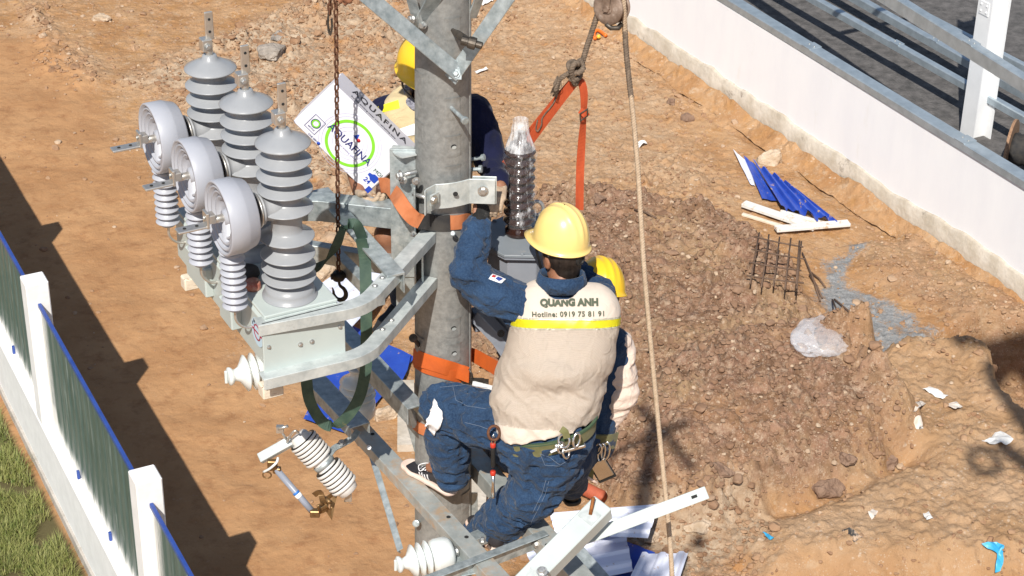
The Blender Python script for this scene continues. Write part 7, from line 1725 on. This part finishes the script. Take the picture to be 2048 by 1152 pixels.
# ================================================================= worker 3, behind worker 1
w3 = thing('person', 'worker mostly hidden behind the front one, cream sleeve and deep yellow hard hat', 'person', P(1180, 900, .1))
h3f, h3s, h3u = basis((-.3, .9, -.2)); head3 = P(1200, 592, .08); nb3 = P(1192, 650, .08)
sL3, sR3 = P(1125, 690, .06), P(1222, 690, .05); eR3 = P(1238, 785, -.02); wR3 = P(1196, 862, -.06); eL3 = P(1060, 760, .15); wL3 = P(1010, 740, .2)
pel3 = P(1150, 860, -.05); S3 = V(1, -.1, 0).normalized(); hL3, hR3 = P(1110, 870, -.02), P(1175, 875, -.05); kR3 = P(1135, 918, -.28); aR3 = P(1142, 965, -.10); kL3 = P(1030, 905, .0); aL3 = P(1000, 905, .25)
S = SDF([.05, -.45, 7.8], [.95, .45, 9.1], .009)
head_prims(S, head3, h3f, h3s, h3u); S.cone(head3-h3u*.06, nb3, .053, .06, .03); S.torso([(P(1172, 690, .06), .16, .075), (P(1165, 770, .03), .16, .10), (pel3, .16, .11)], S3)
S.chain([sL3, eL3, wL3], [.05, .04, .03]); S.chain([sR3, eR3, wR3], [.05, .04, .03]); S.chain([hL3, kL3, aL3], [.08, .056, .04]); S.chain([hR3, kR3, aR3], [.08, .056, .04]); hand_prims(S, wR3, V(-.5, .3, -.4), V(.3, -.6, .3), .9, 1); hand_prims(S, wL3, V(-.6, .3, .1), V(0, -.6, .6), .9, 1); S.build('body', 'skin', w3)
S = SDF(np.array(head3)-.16, np.array(head3)+.16, .006); S.ell(head3-h3f*.014+h3u*.02, (.10, .081, .092), (h3f, h3s, h3u)); S.cut(head3+h3f*.02, h3f-h3u*.9); S.build('hair', 'hair_black', w3)
for q in (-1, 1):
    mb = MB(); lathe(mb, [(.001, -.010), (.007, -.007), (.010, 0), (.007, .007), (.001, .010)], head3+h3f*.074+h3s*(.030*q), h3f, 12); mb.build('eye', MAT['label_white'], w3)
rim3 = P(1199, 580, .08); q3f, q3s, q3u = basis((-.5, .8, -.35), (.22, .1, 1)); hh3 = helmet(w3, rim3, q3f, q3s, q3u, 'helmet_yellow', .140, .122, .150)
S = SDF([.05, -.45, 8.0], [.95, .45, 8.95], .0085); S.torso([(P(1172, 688, .06), .19, .085), (P(1168, 770, .03), .19, .12), (pel3, .18, .13)], S3); S.cone(sR3, sR3*.55+eR3*.45, .082, .078, .03); S.folds(.009, 18, 61); sh3 = S.build('denim_back', 'denim', w3)
S = SDF([.25, -.35, 8.0], [.98, .30, 8.95], .0075); S.chain([sR3+V(.02, 0, -.02), eR3, wR3], [.084, .080, .062], .02); S.chain([eL3*.5+sL3*.5, eL3, wL3], [.07, .065, .05], .02); S.folds(.014, 24, 64, stretch=(.5, .7, 1.5)); S.build('cream_sleeve', 'sleeve_cream', w3)
S = SDF([.05, -.50, 7.75], [.8, .40, 8.6], .0085); S.torso([(pel3+V(0, 0, .02), .18, .12), (pel3-V(0, 0, .06), .18, .12)], S3); S.chain([hR3, kR3, aR3], [.11, .098, .075], .03); S.chain([hL3, kL3, aL3], [.10, .09, .07], .03); S.folds(.009, 20, 71); S.build('jeans', 'denim_dark', w3)
shoe(w3, aR3+V(.02, -.02, -.12), aR3+V(-.06, .2, -.13), ZD, stripes=False, upper='boot_black', sole='boot_black', name='boot'); shoe(w3, aL3+V(.05, -.02, -.10), aL3+V(-.08, .2, -.10), ZD, stripes=False, upper='boot_black', sole='boot_black', name='boot')
S = SDF(np.array(wR3)-.15, np.array(wR3)+.15, .0055); hand_prims(S, wR3, V(-.5, .3, -.4), V(.3, -.6, .3), .9, 1, 1.0, .003); S.build('glove', 'glove_black', w3)
t3 = thing('tool_belt', 'dark olive belt with carabiners and hanging strap on the rear right worker', 'belt', P(1195, 900, -.10))
part(t3, 'web', 'belt_olive', lambda m: rib2(m, [P(1150, 880, -.20), P(1185, 884, -.19), P(1215, 884, -.15), P(1232, 880, -.08)], .075, [ZD]*4, .012))
part(t3, 'hanging_strap', 'belt_olive', lambda m: rib2(m, [P(1183, 890, -.20), P(1184, 930, -.205), P(1181, 958, -.205)], .022, [Xw]*3, .005))
part(t3, 'toggle_bar', 'sole_pink', lambda m: tube(m, [P(1170, 952, -.21), P(1194, 966, -.21)], .007, 10, up=(0, 1, 0)))
for (x, y, r, sx) in ((1203, 905, .045, .35), (1211, 902, .045, .4), (1196, 898, .025, .6)): dring(t3, P(x, y, -.22), r, (-.3, -1, .2), (.1, 0, 1), .005, 'carabiner', sx=sx)
part(t3, 'metal_plate', 'steel_shiny', lambda m: box(m, P(1203, 938, -.20), .038, .008, .052, (V(1, 0, .55).normalized(), V(0, 1, 0), V(-.55, 0, 1).normalized())), bevel=.004)
part(t3, 'plate_backing', 'strap_black', lambda m: box(m, P(1205, 941, -.188), .044, .006, .058, (V(1, 0, .55).normalized(), V(0, 1, 0), V(-.55, 0, 1).normalized())), bevel=.004)

# ================================================================= the hand on the chain at the top edge
w4 = thing('person', 'bare brown hand gripping the chain at the very top edge of the photo', 'person', P(684, -20, -.12))
S = SDF(np.array(P(684, -60, -.12))-.40, np.array(P(684, -30, -.12))+.42, .007)
wr4 = P(716, -34, -.14); hand_prims(S, wr4, P(676, 2, -.13)-wr4, V(.4, -.7, .6), 1.3, 1); S.chain([wr4, wr4+V(.18, .10, .16), wr4+V(.30, .2, .34)], [.030, .042, .048]); S.build('body', 'skin', w4)
# ------------------------------------------------------------------ unseen overhead beams, added to cast shadows by the hollow at the right edge
def over(px, py, h, z=0):
    g = at(px, py, Z=z); k = (h-z)/(-SUNV.z); return g-SUNV*k
bm_ = thing('shadow_beams', 'unseen yellow beams overhead, added for their shadows, beyond the top edge of the photo', 'shadow beam', over(1960, 690, 13))
a_, b_ = over(1930, 700, 13.5), over(2250, 660, 13.5)
part(bm_, 'shade_beam', 'helmet_yellow', lambda m: sweep(m, [a_, b_], rect(.34, .34)))
part(bm_, 'shade_arm', 'helmet_yellow', lambda m: sweep(m, [over(1985, 905, 13), over(2150, 1030, 13)], rect(.14, .16)))
part(bm_, 'shade_link', 'helmet_yellow', lambda m: sweep(m, [over(2150, 1030, 13), over(2230, 700, 13.4)], rect(.10, .12)))
part(bm_, 'shade_ring', 'black_iron', lambda m: tube(m, [over(1958, 942, 12.8)+V(.16*math.cos(t), .25*math.sin(t), 0) for t in [i*.5236 for i in range(12)]], .055, 8, up=(0, 0, 1), closed=True))
part(bm_, 'shade_beam', 'helmet_yellow', lambda m: sweep(m, [over(1975, 762, 13.2), over(2060, 880, 13.2), over(2300, 900, 13.2)], rect(.30, .30)))
part(bm_, 'shade_tube', 'black_iron', lambda m: tube(m, smoothpath([over(1900, 715, 13.1), over(1960, 690, 13.1), over(2000, 730, 13.1), over(2040, 700, 13.1), over(2100, 740, 13.1)], 5), .12, 8, up=(0, 0, 1)))
